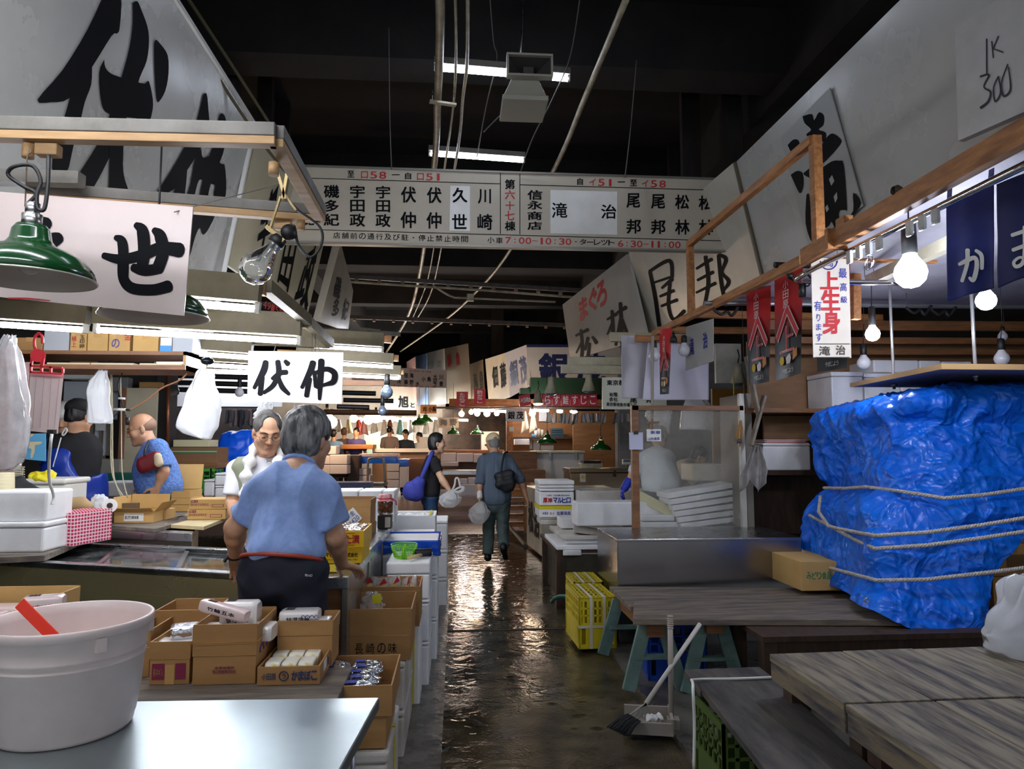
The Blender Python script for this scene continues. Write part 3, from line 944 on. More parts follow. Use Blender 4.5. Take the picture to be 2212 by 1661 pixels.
# right, nearest: wide white board, grey panel with brush character
TL,TR,BR,BL=at(1590,350,Z=4.1),V((2.6,1.6,4.1)),V((2.86,1.6,3.0)),at(1652,606,Z=3.0)
T,P=board('shop_sign','huge white leaning shop sign along the upper right with a grey panel','sign',(TL,TR,BR,BL),.05,BRD)
MB().bar(TL,BL,.03,.04,(1,0,0)).build('edge_strip',mat('brown_strip',(96,84,66),.6),T,world=True)
pn=MB()
pn.slab([P.hit(x,y,.012) for x,y in ((1688,297),(1794,189),(1866,445),(1748,530))],.008)
pn.build('panel',mat('grey_panel',(158,160,156),.4),T,world=True)
m=MB()
polys(m,P,[[(775,745),(835,730),(850,770),(880,720),(912,740),(910,800),(880,830),(925,850),(920,900),(890,910),(870,880),(820,880),(800,860),(830,830),(790,790)],
    [(930,880),(965,855),(1015,885),(1015,930),(890,1060),(860,1010),(890,940)],
    [(680,930),(715,895),(750,900),(760,960),(745,1020),(720,1010)],
    [(700,1120),(740,1095),(775,1110),(782,1180),(765,1235),(745,1220)],
    [(800,1250),(818,1250),(835,1430),(835,1550),(795,1430)],
    [(780,1110),(850,1060),(890,1090),(895,1160),(800,1130)],
    [(895,1080),(960,1035),(1010,1030),(1040,1060),(1060,1330),(1050,1345),(1015,1350),(1010,1390),(1050,1400),(1100,1350),(1100,1235),(1150,1300),(1090,1390),(1000,1450),(980,1455),(960,1420),(940,1450),(905,1450),(870,1300)]],c,1472,0,.022)
m.build('lettering',INK,T,world=True)
m=MB()
for d in ([(945,1150),(965,1120),(980,1160),(960,1190)],[(975,1260),(995,1230),(1000,1270),(985,1300)],[(920,1330),(935,1310),(945,1340),(930,1360)]):
 m.add([P.hit(x/c+1472,y/c,.027) for x,y in d],[(0,1,2,3)])
m.build('counter_shape',mat('grey_panel',(158,160,156)),T,world=True)
# foam lid with a note, leaning in front of the white board
q=(at(2062,60,3.35),at(2330,-120,2.75),at(2330,190,2.72),at(2070,304,3.3))
T,P2=board('foam_board','flat grey-white foam board leaning at the upper right corner, marked in pen','board',q,.035,mat('foam_old',(196,194,190),.6,col2=(180,178,172),ns=4))
m=MB()
strokes(m,P2,[[(1955/c+1472,250/c,3),(1956/c+1472,470/c,3.4)],[(1988/c+1472,265/c,3),(1998/c+1472,370/c,3)],[(2030/c+1472,232/c,3),(1995/c+1472,318/c,3)],[(2000/c+1472,312/c,2.5),(2060/c+1472,335/c,3.4)],
    [(1915/c+1472,490/c,4),(1970/c+1472,480/c,4),(1938/c+1472,555/c,3.5),(1980/c+1472,590/c,4.5),(1965/c+1472,650/c,5),(1918/c+1472,690/c,6)],
    [(2030/c+1472,490/c,3),(2000/c+1472,560/c,3),(2010/c+1472,650/c,4),(2045/c+1472,590/c,3.5),(2030/c+1472,490/c,3)],
    [(2090/c+1472,412/c,3),(2050/c+1472,530/c,3),(2065/c+1472,615/c,5),(2108/c+1472,570/c,4),(2095/c+1472,430/c,3)]])
m.build('handwriting',mat('pen',(52,50,56),.6),T,world=True)
# right, second
TL,TR,BR,BL=at(1358,545,Z=4.1),at(1587,348,Z=4.1)+V((0,.05,0)),at(1650,610,Z=3.0)+V((0,.05,0)),at(1398,728,Z=3.0)
T,P=board('shop_sign','cream-white leaning shop sign with two black characters behind the timber frame','sign',(TL,TR,BR,BL),.04,mat('cream_enamel',(205,202,188),.3,col2=(188,184,168),ns=1.4,rough2=.4,bump=.04,bs=2))
m=MB()
strokes(m,P,[[(1403,586,7),(1446,563,9),(1452,598,8)],[(1408,612,5),(1450,598,6)],[(1404,588,8),(1415,640,9),(1424,704,9)],[(1452,603,9),(1430,622,6)],[(1426,640,6),(1455,628,8)],[(1429,661,6),(1462,648,8)],[(1447,612,8),(1444,660,8),(1455,690,8),(1478,672,9)]])
strokes(m,P,[[(1505,580,6),(1537,560,8)],[(1507,605,6),(1540,588,8)],[(1504,632,5),(1545,612,8)],[(1524,555,9),(1530,610,9),(1520,668,7)],[(1552,552,8),(1558,610,9),(1568,660,8)],[(1553,550,6),(1568,560,9),(1560,588,6),(1574,608,9),(1564,626,6)]])
m.build('lettering',INK,T,world=True)
# right, third
TL,TR,BR,BL=at(1215,658,Z=4.1),at(1357,546,Z=4.1)+V((0,.06,0)),at(1400,730,Z=2.95)+V((0,.06,0)),at(1232,778,Z=3.06)
T,P=board('shop_sign','glossy leaning shop sign with red lettering above two black characters','sign',(TL,TR,BR,BL),.04,mat('glossy_board',(192,190,184),.14,col2=(180,178,170),ns=1.5,bump=.12,bs=1.1))
m=MB()
strokes(m,P,[[(1244,725,5),(1270,712,8)],[(1255,713,7),(1258,750,8),(1254,790,7)],[(1256,740,6),(1245,762,4)],[(1270,730,8),(1264,755,6)],[(1274,742,6),(1270,780,9),(1284,776,8)],[(1280,728,6),(1288,740,9)],
    [(1312,690,5),(1332,678,8)],[(1322,672,7),(1324,720,9),(1318,735,5)],[(1322,700,7),(1312,722,4)],[(1334,675,6),(1352,664,9)],[(1340,655,8),(1343,720,9),(1345,765,7)],[(1340,690,7),(1330,745,6)],[(1344,690,6),(1354,720,8)]])
m.build('lettering',INK,T,world=True)
tag(letters(MB(),P,[('ま',((1250,650),(1266,638),(1270,682),(1254,694))),('ぐ',((1270,634),(1287,617),(1291,664),(1274,676))),('ろ',((1287,618),(1306,602),(1312,652),(1292,666)))],.06).build('red_lettering',RED,T,world=True),'red lettering')
# ================================================================ boxes of all sorts
FOAM=mat('white_foam',(238,238,238),.55,col2=(224,224,225),ns=5,bump=.05,bs=160)
FOAMD=mat('dirty_foam',(205,200,192),.6,col2=(160,148,132),ns=3,bump=.08,bs=120,thr=(.45,.7))
CARD=mat('cardboard',(174,130,78),.7,col2=(156,114,66),ns=2.5,st=(1,1,4),bump=.03,bs=60)
CARDL=mat('light_cardboard',(206,168,104),.7,col2=(190,150,88),ns=2.5,bump=.03,bs=60)
TAPE=mat('clear_tape',(196,150,92),.2)
def pb(x0,x1,y0,y1,Y,d):
 a=ff(x0,x1,y0,y1,Y)
 return (a[0],a[1],Y,Y+d,a[2],a[3])
def base(b,rz=0):
 return ((b[0]+b[1])/2,(b[2]+b[3])/2,b[4]),(b[1]-b[0])/2,(b[3]-b[2])/2,b[5]-b[4]
def foambox(label,b,lid=.035,opened=False,group=None,name='foam_box',m=None,rz=0,strap=None,grip=False):
 c,w,d,h=base(b)
 m=m or FOAM
 T=thing(name,label,'box',c,rz,group)
 if opened:
  t=.022
  g=MB().box(-w,w,-d,d,0,.025).box(-w,w,-d,-d+t,.025,h).box(-w,w,d-t,d,.025,h).box(-w,-w+t,-d+t,d-t,.025,h).box(w-t,w,-d+t,d-t,.025,h)
  g.build('body',m,T,bevel=.006)
 else:
  MB().box(-w,w,-d,d,0,h-lid-.003).build('body',m,T,bevel=.012)
  if lid:
   MB().box(-w-.003,w+.003,-d-.003,d+.003,h-lid,h).build('lid',m,T,bevel=.01)
 if grip:
  g=MB()
  k=min(w*.35,.07)
  for a in ((-k,-k+.005,0,.06),(k-.005,k,0,.06),(-k,k,.055,.06)):
   g.box(a[0],a[1],-d-.003,-d,h*.3+a[2],h*.3+a[3])
  g.build('grip',m,T)
 if strap:
  x=strap*w
  g=MB()
  g.box(x-.008,x+.008,-d-.005,-d-.003,0,h+.002).box(x-.008,x+.008,-d-.005,d+.005,h,h+.002)
  tag(g.build('strap',mat('yellow_band',(222,205,20),.4),T),'yellow strap')
 return T
def carton(label,b,flap=0.0,m=None,group=None,rz=0,which='fblr',lean=.06,tape=True,name='cardboard_box',lines=None,closed=False,wall=.006):
 c,w,d,h=base(b)
 m=m or CARD
 T=thing(name,label,'box',c,rz,group)
 t=wall
 if closed:
  MB().box(-w,w,-d,d,0,h).build('body',m,T,bevel=.003)
  g=MB()
  g.box(-.025,.025,-d-.001,d+.001,h,h+.001).box(-.025,.025,-d-.0012,-d,h*.7,h)
  if tape:
   g.build('tape',TAPE,T)
 else:
  MB().box(-w,w,-d,d,0,t).box(-w,w,-d,-d+t,t,h).box(-w,w,d-t,d,t,h).box(-w,-w+t,-d+t,d-t,t,h).box(w-t,w,-d+t,d-t,t,h).build('body',m,T)
  if flap:
   for k in which:
    o=lean*flap
    z0=h+.002
    if k in 'fb':
     s=-1 if k=='f' else 1
     y=s*d
     P=[(-w-.002,y+s*.002,z0),(w+.002,y+s*.002,z0),(w+.002,y-s*(t-.002),z0),(-w-.002,y-s*(t-.002),z0)]
     Q=[(p[0],p[1]+s*o,h+flap) for p in P]
    else:
     s=-1 if k=='l' else 1
     x=s*w
     P=[(x+s*.002,-d-.002,z0),(x+s*.002,d+.002,z0),(x-s*(t-.002),d+.002,z0),(x-s*(t-.002),-d-.002,z0)]
     Q=[(p[0]+s*o,p[1],h+flap*.96) for p in P]
    MB().hexa([V(p) for p in P+Q]).build('flap',m,T)
 return T
def front(T,s,x,z,w,h,m,d,bold=.02,name='lettering',off=.0025,gap=.1,col=False):
 """lettering on the front of a box: x, z lower left from the box middle / base; d = half depth"""
 return flat(MB(),Matrix.Translation((x,-d-off,z)),s,w,h,bold,gap,col).build(name,m,T)
def right(T,s,y,z,w,h,m,x,bold=.02,name='lettering',off=.0025):
 M=Matrix.Translation((x+off,y,z)) @ Matrix.Rotation(R(90),4,'Z')
 return flat(MB(),M,s,w,h,bold).build(name,m,T)
# ================================================================ right hand stall: timber, rails, roof
XF=2.07
T=thing('lumber_rack','open timber frame of posts and rails in front of the white shop signs','frame',(XF,5.3,2.62))
pts={k:at(*v,X=XF) for k,v in dict(a=(1757,302),b=(1488,528),c=(1760,548),d=(1490,688),e=(1412,722),f=(1735,562)).items()}
for a,b,w in (('a','b',.055),('f','e',.06)):
 MB().bar(pts[a],pts[b],.05,w).build('rail',WOOD,T,world=True,bevel=.003)
for a,b in (('a','c'),('b','d')):
 p=V(pts[a])
 MB().bar(V((XF+.01,p.y,pts[b].z)),V((XF+.01,p.y,p.z+.02)),.055,.06).build('post',WOOD,T,world=True,bevel=.003)
for i,(a,b,Y,w,lab) in enumerate((((1490,678),(1905,688),6.44,.07,'timber crossbeam carrying the far post of the open frame'),((1422,713),(1830,716),7.2,.07,'timber crossbeam below and behind the open frame, above the paper sheets'),
          ((1372,731),(1500,735),6.7,.065,'short timber beam end carrying the paper sheets'),((1786,551),(2020,556),4.5,.08,'orange timber crossbeam below the upper one behind the globe lamp'),((1800,524),(2035,530),4.62,.07,'upper orange timber crossbeam behind the globe lamp'),
          ((1640,702),(2300,706),6.3,.09,'front purlin under the stall roof, above the two lit bulbs'),((1640,735),(2300,738),6.3,.06,'middle purlin under the stall roof'),((1640,760),(2300,762),6.35,.05,'lowest thin purlin under the stall roof'))):
 p,q=at(*a,Y),at(*b,Y)
 solo('timber_beam',MB().bar(p,q,.05,w),WOODX if i<5 else PLY,lab,'beam',bevel=.003)
solo('timber_post',MB().bar(at(1848,690,4.9),at(1848,520,4.9),.055,.055),WOOD,'upright timber post behind the white paper banner','post')
p,q=at(1737,556,X=2.03),at(2330,196,X=1.98)
q=V((1.98,1.9,p.z))
T=thing('timber_rail','long timber rail along the stall front at upper right','rail',p)
MB().bar(p,q,.05,.095).build('rail',WOOD,T,world=True,bevel=.004)
MB().bar(p.lerp(q,.2)+V((-.0,0,.06)),p.lerp(q,.24)+V((0,0,.06)),.05,.06).bar(p.lerp(q,.17),p.lerp(q,.185),.11,.11).build('block',WOOD,T,world=True)
MB().lathe([(.018,-.02),(.026,0),(.018,.02),(.012,0),(.018,-.02)],14,p.lerp(q,.45)+V((-.01,0,.06)),Matrix.Rotation(R(90),4,'Y')).build('eye_bolt',mat('rusty',(90,74,60),.6,.5),T,world=True)
run_=[at(1775,562,4.25),at(1764,556,4.2),at(1768,548,4.1),at(1800,530,3.9)]
o=p+V((.06,0,-.07))
pp=[V((2.8,4.32,o.z)),V((2.25,4.32,o.z)),V((2.13,4.3,o.z)),V((2.09,4.2,o.z))]+[V((2.08,y,o.z)) for y in (3.8,3,2.4,1.9)]
T=thing('curtain_rail','shiny curved chrome curtain rail below the long timber rail','rail',pp[3])
MB().tube(smooth_path(pp,6),.017,10).build('rail',CHROME,T,world=True)
for i in range(7):
 y=3.6-.09*i-(.15 if i>3 else 0)
 MB().box(2.06,2.075,y-.02,y+.02,o.z-.06,o.z-.005).cyl((2.067,y-.02,o.z-.065),(2.067,y+.02,o.z-.065),.008,6).build('clip',mat('clear_clip',(200,205,205),.2),T,world=True)
T=thing('key_ring','wire ring hanging from the chrome rail clips','ring',(2.06,3.42,o.z-.12))
MB().tube([(0,.03*math.cos(a),.03*math.sin(a)) for a in [i*.4 for i in range(16)]],.003,5,closed=True).tube([(.01,.03*math.cos(a),.012+.03*math.sin(a)) for a in [i*.4 for i in range(16)]],.003,5,closed=True).build('ring',CHROME,T)
struct('ceiling_stall',MB().box(2.3,6,2.0,6.05,2.72,2.75),mat('stall_roof',(150,148,158),.6,col2=(120,118,128),ns=1.4))
run('conduit_pipe','grey steel pipe running across the right stall behind the red banners','pipe',[(1522,655,5.6),(1700,656,5.6),(1950,660,5.6),(2330,664,5.6)],.02,mat('galv',(140,140,142),.4,.7))
run('conduit_pipe','short dark pipe poking out left of the white paper banner','pipe',[(1673,572,4.4),(1700,573,4.4),(1764,573,4.4)],.02,BLACK)
T=thing('cable_plug','black plug and looped cable hanging beside the nearer red banner','cable',at(1730,625,4.35))
MB().tube(smooth_path([at(1700,595,4.35),at(1718,608,4.35),at(1745,618,4.35),at(1750,600,4.35),at(1735,588,4.35),at(1725,600,4.35),at(1733,625,4.35)],6),.006,6).build('cable',BLACK,T,world=True)
MB().cyl(at(1733,612,4.35),at(1733,641,4.35),.022,12).ball(at(1707,596,4.35),.025,10).build('plug',BLACK,T,world=True)
for i,(x,y) in enumerate(((1565,675),(2035,675),(1982,672))):
 run('loose_cable',('loop of black cable at the left end of the grey pipe','knot of black cable on the grey pipe left of the far bulb','dangling black wire tuft on the grey pipe')[i],'cable',[(x-25,y-8,5.5),(x-8,y+4,5.5),(x+6,y-2,5.5),(x+16,y+7,5.5),(x+30,y-12,5.5)],.012,BLACK)
p,q=at(1878,606,4.75),at(2060,522,3.6)
solo('white_timber',MB().bar(p,q,.06,.07),CREAM,'white painted timber carrying the hanging shelf rods','beam')
# hanging shelf with threaded rods
za=1.95
nl,fl=at(2034,797,Z=za),at(1838,836,Z=za)
nr,fr_=V((4.2,nl.y,za)),V((4.2,fl.y,za))
T=thing('hanging_shelf','pale board shelf hung on threaded rods over the blue tarpaulin','shelf',(fl+nr)/2)
MB().hexa([nl,nr,fr_,fl]+[v+V((0,0,.03)) for v in (nl,nr,fr_,fl)]).build('board',mat('shelf_board',(168,156,160),.55,col2=(150,138,140),ns=3),T,world=True)
MB().bar(nl+V((-.004,-.004,.015)),nr+V((0,-.004,.015)),.006,.034).bar(nl+V((-.004,0,.015)),fl+V((-.004,0,.015)),.006,.034).build('edge_band',mat('edge_wood',(196,160,112),.5),T,world=True)
for (a,b,Y) in (((1921,603),(1922,806),5.1),((2098,628),(2105,790),4.4)):
 t,l=at(*a,Y),at(*b,Y)
 l=V((t.x,t.y,za-.04))
 MB().cyl(l,t,.011,8).build('threaded_rod',mat('zinc',(176,178,176),.35,.8),T,world=True)
 MB().cyl((t.x,t.y,za-.02),(t.x,t.y,za),.02,6).build('nut',STEEL,T,world=True)
# bulbs of the right stall
bulb('large lit globe bulb in front of the stall at upper right',at(1967,590,3.4),.077,62,at(1962,430,3.4),.16)
bulb('small lit bulb hanging behind the white paper banner',at(1885,722,4.9),.05,70,at(1882,560,4.9),.13)
bulb('lit bulb half hidden under the blue cloth curtain',at(2130,650,4.0),.056,75,at(2138,540,4.0),.12)
bulb('unlit milky bulb just left of the shelf rod, above the foam boxes',at(1866,785,5.6),.055,0,at(1866,700,5.6),.08)
bulb('unlit milky bulb hanging behind the hanging shelf at far right',at(2164,775,5.2),.055,0,at(2164,700,5.2),.08)
bulb('small unlit bulb on the back wall above the shelf',at(2166,727,5.9),.04,0,None,.03)
bulb('unlit bulb left of the hanging red banner in front of the paper sheet',at(1413,768,6.3),.055,0,at(1424,735,6.3),.06)
bulb('unlit bulb tucked behind the small grey hanging sign',at(1478,757,6.3),.055,0,at(1484,735,6.3),.06)
T=thing('lamp_socket','empty black lamp socket hanging between red banner and grey sign','socket',at(1455,740,6.3))
MB().lathe([(.001,0),(.035,0),(.032,.04),(.018,.06),(.006,.1),(.001,.1)],12).build('socket',BLACK,T)
# noren cloths
NAVY=mat('navy_cloth',(22,38,118),.8,col2=(16,28,92),ns=6,bump=.05,bs=200,sheen=.3)
def cloth(name,label,cat,quad,m,amp=.02,waves=3,group=None,n=40,ph=0.0,twist=0):
 q=[V(p) for p in quad]
 nn=(q[1]-q[0]).cross(q[3]-q[0]).normalized()
 T=thing(name,label,cat,(q[2]+q[3])/2,0,group)
 def f(u,v):
  p=q[0].lerp(q[1],u).lerp(q[3].lerp(q[2],u),v)
  return p+nn*amp*(math.sin(u*waves*6.283+ph+twist*v)*(.3+.7*v)+.5*noise.noise(V((u*3+ph,v*3,1))))
 MB().grid(f,n,n).build('cloth',m,T,world=True,solid=.002)
 return T,nn
nq=[at(2044,440,3.1),at(2147,390,2.9),at(2147,622,2.9),at(2046,652,3.1)]
T,nn=cloth('cloth_curtain','navy cloth curtain panel with a white painted character','curtain',nq,NAVY,.008,1.5)
P=Plane(nq[0],nq[1],nq[3])
strokes(MB(),P,[[(2072,571,7),(2088,563,10),(2106,557,9),(2110,575,10),(2103,604,10),(2094,600,6)],[(2090,540,10),(2089,570,9),(2078,607,8)],[(2108,541,7),(2120,552,9),(2121,580,8)]],.02).build('lettering',WHITE,T,world=True)
MB().bar(at(2050,440,3.1),at(2052,405,3.1),.03,.003).bar(at(2140,395,2.9),at(2142,365,2.9),.03,.003).build('loop',NAVY,T,world=True)
nq=[at(2152,398,2.85),at(2330,330,2.5),at(2330,560,2.5),at(2153,622,2.85)]
T,nn=cloth('cloth_curtain','second navy cloth curtain panel cut by the right edge','curtain',nq,mat('navy_cloth_dark',(16,26,82),.8,bump=.05,bs=200),.008,1.5,ph=2)
P=Plane(nq[0],nq[1],nq[3])
strokes(MB(),P,[[(2186,508,8),(2240,490,9)],[(2188,540,8),(2236,522,9)],[(2214,490,10),(2212,560,9),(2196,576,8),(2190,566,7),(2206,556,6),(2232,572,7)]],.02).build('lettering',WHITE,T,world=True)
# paper and vinyl banners
q=[at(1752,556,4.25),at(1834,560,4.25),at(1839,773,4.25),at(1757,772,4.25)]
T,P=board('paper_banner','tall white banner with big red characters hung from the timber rail','banner',q,.006,mat('old_white',(216,208,196),.45,col2=(204,194,180),ns=4))
m=letters(MB(),P,[('上',(1773,587,1811,624)),('生',(1775,627,1814,669)),('身',(1778,672,1814,720))],.05)
m.build('red_lettering',RED,T,world=True)
m=letters(MB(),P,[('最',(1812,580,1829,600)),('高',(1815,611,1829,629)),('級',(1816,640,1830,654)),('有',(1759,650,1774,671)),('り',(1764,678,1772,694)),('ま',(1763,699,1774,713)),('す',(1763,720,1776,737)),('商',(1780,559,1800,576))],.02)
ring=[P.hit(1790+18*math.cos(a),564+18*math.sin(a),.004) for a in [i*math.pi/12 for i in range(0,13)]]
m.tube(ring,.004,4)
tag(m.build('blue_lettering',BLUE,T,world=True),'blue lettering')
m=letters(MB(),P,[('滝',(1770,748,1793,767)),('治',(1806,746,1826,766))],.03)
for y in (742,771):
 m.add([P.hit(x,yy,.003) for x,yy in ((1761,y),(1836,y),(1836,y+1.5),(1761,y+1.5))],[(0,1,2,3)])
m.build('lettering',mat('brown_ink',(64,52,40),.5),T,world=True)
def redbanner(label,q):
 """vinyl strip, red fading to black, house mark, food picture"""
 T=thing('red_banner',label,'banner',(V(q[2])+V(q[3]))/2,0,'red and black house mark banners')
 q=[V(p) for p in q]
 P=Plane(q[0],q[1],q[3])
 m=bpy.data.materials.get('red_black_vinyl')
 if not m:
  m=mat('red_black_vinyl',(150,26,30),.3,bump=.04,bs=5)
  t=m.node_tree
  uv=t.nodes.new('ShaderNodeUVMap'); sx=t.nodes.new('ShaderNodeSeparateXYZ'); cr=t.nodes.new('ShaderNodeValToRGB')
  t.links.new(uv.outputs[0],sx.inputs[0]); t.links.new(sx.outputs[1],cr.inputs[0])
  t.links.new(cr.outputs[0],t.nodes['Principled BSDF'].inputs['Base Color'])
  e=cr.color_ramp.elements
  e[0].position,e[0].color=.36,lin((30,34,38)); e[1].position,e[1].color=.66,lin((192,32,38))
 n=24
 g=MB().grid(lambda u,v:q[0].lerp(q[1],u).lerp(q[3].lerp(q[2],u),v)+P.n*.006*math.sin(u*5+v*2),n,n)
 o=g.build('vinyl',m,T,world=True)
 uvl=o.data.uv_layers.new(name='UVMap')
 w=n+1
 for l in o.data.loops:
  uvl.data[l.index].uv=((l.vertex_index%w)/n,1-(l.vertex_index // w)/n)
 def H(u,v,off=.012):
  return q[0].lerp(q[1],u).lerp(q[3].lerp(q[2],u),v)+P.n*off
 def gl(mb,ch,u0,v0,u1,v1,bold):
  vs,fs=glyph(ch,bold)
  lo,hi=vs.min(0),vs.max(0)
  mb.add([H(u0+(u1-u0)*a,v1+(v0-v1)*b) for a,b in (vs-lo)/(hi-lo)],fs)
 def bars(mb,segs,off=.012):
  for a,b,w_ in segs:
   a,b=V(a),V(b)
   d=(b-a).normalized()
   nx=V((-d.y,d.x*.45))*w_/2
   mb.add([H(*p,off) for p in (a-nx,b-nx,b+nx,a+nx)],[(0,1,2,3)])
 mark=[((.5,.37),(.1,.63),.11),((.5,.37),(.9,.63),.11)]
 w_=MB()
 bars(w_,[(a,b,k+.06) for a,b,k in mark],.0105)
 gl(w_,'上',.22,.53,.78,.77,.09)
 w_.build('mark_outline',mat('mark_white',(214,196,190),.5),T,world=True)
 r_=MB()
 bars(r_,mark)
 r_.build('mark',mat('mark_red',(200,34,44),.5),T,world=True)
 r_=MB()
 gl(r_,'上',.25,.535,.75,.765,.05)
 r_.build('mark',mat('mark_red',(200,34,44),.5),T,world=True)
 l_=MB()
 for ch,v in (('小',.1),('田',.19),('原',.28)):
  gl(l_,ch,.36,v,.56,v+.075,.03)
 for i,ch in enumerate('やまじょう'):
  gl(l_,ch,.3+i*.09,.92,.38+i*.09,.965,.03)
 l_.build('lettering',WHITE,T,world=True)
 y_=MB()
 y_.add([H(.3+.09*math.cos(a),.84+.042*math.sin(a)) for a in [i*.52 for i in range(12)]],[tuple(range(12))])
 y_.build('picture',mat('picture_yellow',(214,180,40),.5),T,world=True)
 y_=MB()
 y_.add([H(*p) for p in ((.45,.82),(.6,.79),(.66,.83),(.62,.88),(.48,.88))],[(0,1,2,3,4)])
 y_.build('picture',mat('picture_white',(224,208,210),.5),T,world=True)
 y_=MB()
 y_.add([H(*p) for p in ((.72,.78),(.88,.75),(.88,.83),(.72,.86))],[(0,1,2,3)])
 y_.build('picture',mat('picture_orange',(206,130,50),.5),T,world=True)
 return T
redbanner('red banner nearest the white paper banner, second from the stall',[at(1673,596,5.0),at(1733,568,4.7),at(1731,806,4.7),at(1677,822,5.0)])
redbanner('red banner left of the second one, its edge against the open timber frame',[at(1612,622,5.6),at(1664,600,5.3),at(1663,824,5.3),at(1619,832,5.6)])
redbanner('narrow red banner hanging in front of the white paper sheets',[at(1425,712,6.5),at(1450,708,6.3),at(1446,851,6.3),at(1427,852,6.5)])
redbanner('red banner hidden behind the white paper banner, only its black foot showing',[at(1764,575,4.5),at(1836,560,4.32),at(1830,795,4.32),at(1766,804,4.5)])
q=[at(1482,706,6.4),at(1541,688,6.0),at(1541,780,6.0),at(1481,801,6.4)]
T,P=board('small_sign','small grey hanging sign with two thin blue characters','sign',q,.004,mat('grey_acrylic',(176,176,172),.15,coat=.5))
letters(MB(),P,[('滝',((1490,732),(1498,729),(1499,765),(1490,767))),('治',((1518,720),(1527,716),(1528,750),(1519,754)))],.03).build('lettering',BLUE,T,world=True)
PAPER=mat('vinyl_paper',(196,194,208),.5,col2=(186,184,200),ns=2)
cloth('paper_sheet','wide pale vinyl sheet hanging below the timber beam','sheet',[at(1400,737,6.75),at(1531,738,6.75),at(1531,864,6.75),at(1388,864,6.75)],PAPER,.01,1)
cloth('paper_sheet','narrower grey vinyl sheet hanging left of the wide one','sheet',[at(1342,724,6.9),at(1400,724,6.9),at(1402,861,6.9),at(1343,860,6.9)],mat('vinyl_paper2',(184,182,190),.5),.012,1.3)
run('hanging_rope','grimy rope hanging in front of the vinyl sheets down to a clip','rope',[(1410,726,6.25),(1409,800,6.25),(1409,880,6.25),(1408,905,6.25)],.014,mat('grimy_rope',(150,142,128),.8))
T=thing('clipped_note','handwritten note clipped to the hanging rope','note',at(1412,953,6.1))
x=pb(1397,1428,927,953,6.1,.003)
MB().box(*x).build('paper',WHITE,T,world=True)
tag(MB().bar(at(1398,914,6.1),at(1424,912,6.1),.02,.02).bar(at(1408,905,6.1),at(1408,927,6.1),.03,.02).build('clip',mat('brown_clip',(110,84,56),.5),T,world=True),'brown clip')
P=Plane(at(1397,927,6.095),at(1428,927,6.095),at(1397,953,6.095))
letters(MB(),P,row('新宿',1406,930,1426,930,7)+row('山形産直',1400,945,1425,944,6),.02).build('handwriting',BLUE,T,world=True)
# ================================================================ plastic screen on the steel freezer
T=thing('plastic_screen','timber framed clear plastic screen standing on the long steel freezer','screen',at(1485,1142,6.12))
b=pb(1366,1381,876,1142,6.1,.05)
MB().box(*b).build('post',PLY,T,world=True)
b=pb(1366,1606,876,886,6.1,.05)
MB().box(*b).build('top_rail',PLY,T,world=True)
b=pb(1601,1611,850,1142,6.1,.05)
MB().box(*b).build('white_post',WHITEP,T,world=True)
p=[at(1379,886,6.13),at(1602,886,6.13),at(1602,1141,6.13),at(1379,1141,6.13)]
MB().grid(lambda u,v:p[0].lerp(p[1],u).lerp(p[3].lerp(p[2],u),v)+V((0,.006*noise.noise(V((u*4,v*4,0))),0)),20,20).build('plastic_film',sheet('cloudy_film',(214,212,200),haze=.3,hv=.22,gl=.08,rough=.3,ns=2.5),T,world=True)
T=thing('clipboard','small pad of paper clipped to the screen post','clipboard',at(1374,972,6.05))
MB().box(*pb(1360,1389,934,971,6.06,.012)).build('pad',mat('pad',(190,192,214),.5),T,world=True)
MB().box(*pb(1369,1379,931,938,6.05,.02)).build('clip',BLACK,T,world=True)
T=thing('straw_bunch','bunch of dry straw hanging on the white screen post','straw',at(1602,958,6.05))
g=MB()
for i in range(26):
 a=random.uniform(-8,6)
 g.tube(smooth_path([at(1600+random.uniform(-2,2),908,6.06),at(1600+a,925,6.05),at(1597+a*1.3,958+random.uniform(-12,8),6.04)],4),.0025,4)
g.build('straw',mat('straw',(150,110,60),.8),T,world=True)
MB().ball(at(1597,953,6.03),.02,10).build('ball',mat('slate',(70,76,84),.5),T,world=True)
# ================================================================ dark shelves behind the tarpaulin
BR=mat('shelf_brown',(96,70,48),.6,col2=(72,50,34),ns=3,st=(1,1,5))
BRL=mat('shelf_brown_light',(142,106,72),.6,col2=(120,88,58),ns=2,st=(1,1,4))
T=thing('shelf_unit','dark brown stall shelves behind the blue tarpaulin','shelf',at(1900,1140,6.4))
MB().box(*pb(1612,2330,830,1160,6.75,.03)).build('back_panel',BR,T,world=True)
MB().box(*pb(1616,2330,742,884,6.6,.03)).build('upper_panel',BRL,T,world=True)
MB().box(*pb(1612,2330,883,892,6.1,.62)).build('shelf_board',PLY,T,world=True)
MB().box(*pb(1640,1775,1016,1026,6.1,.5)).build('shelf_board',DARKW,T,world=True)
MB().box(*pb(1650,1790,898,951,6.5,.03)).build('middle_panel',BRL,T,world=True)
MB().box(*pb(1612,1626,850,1142,6.12,.6)).build('side_panel',mat('side_paint',(120,112,100),.6),T,world=True)
MB().box(*pb(1626,2330,1030,1150,6.5,.04)).build('lower_door',DARKW,T,world=True)
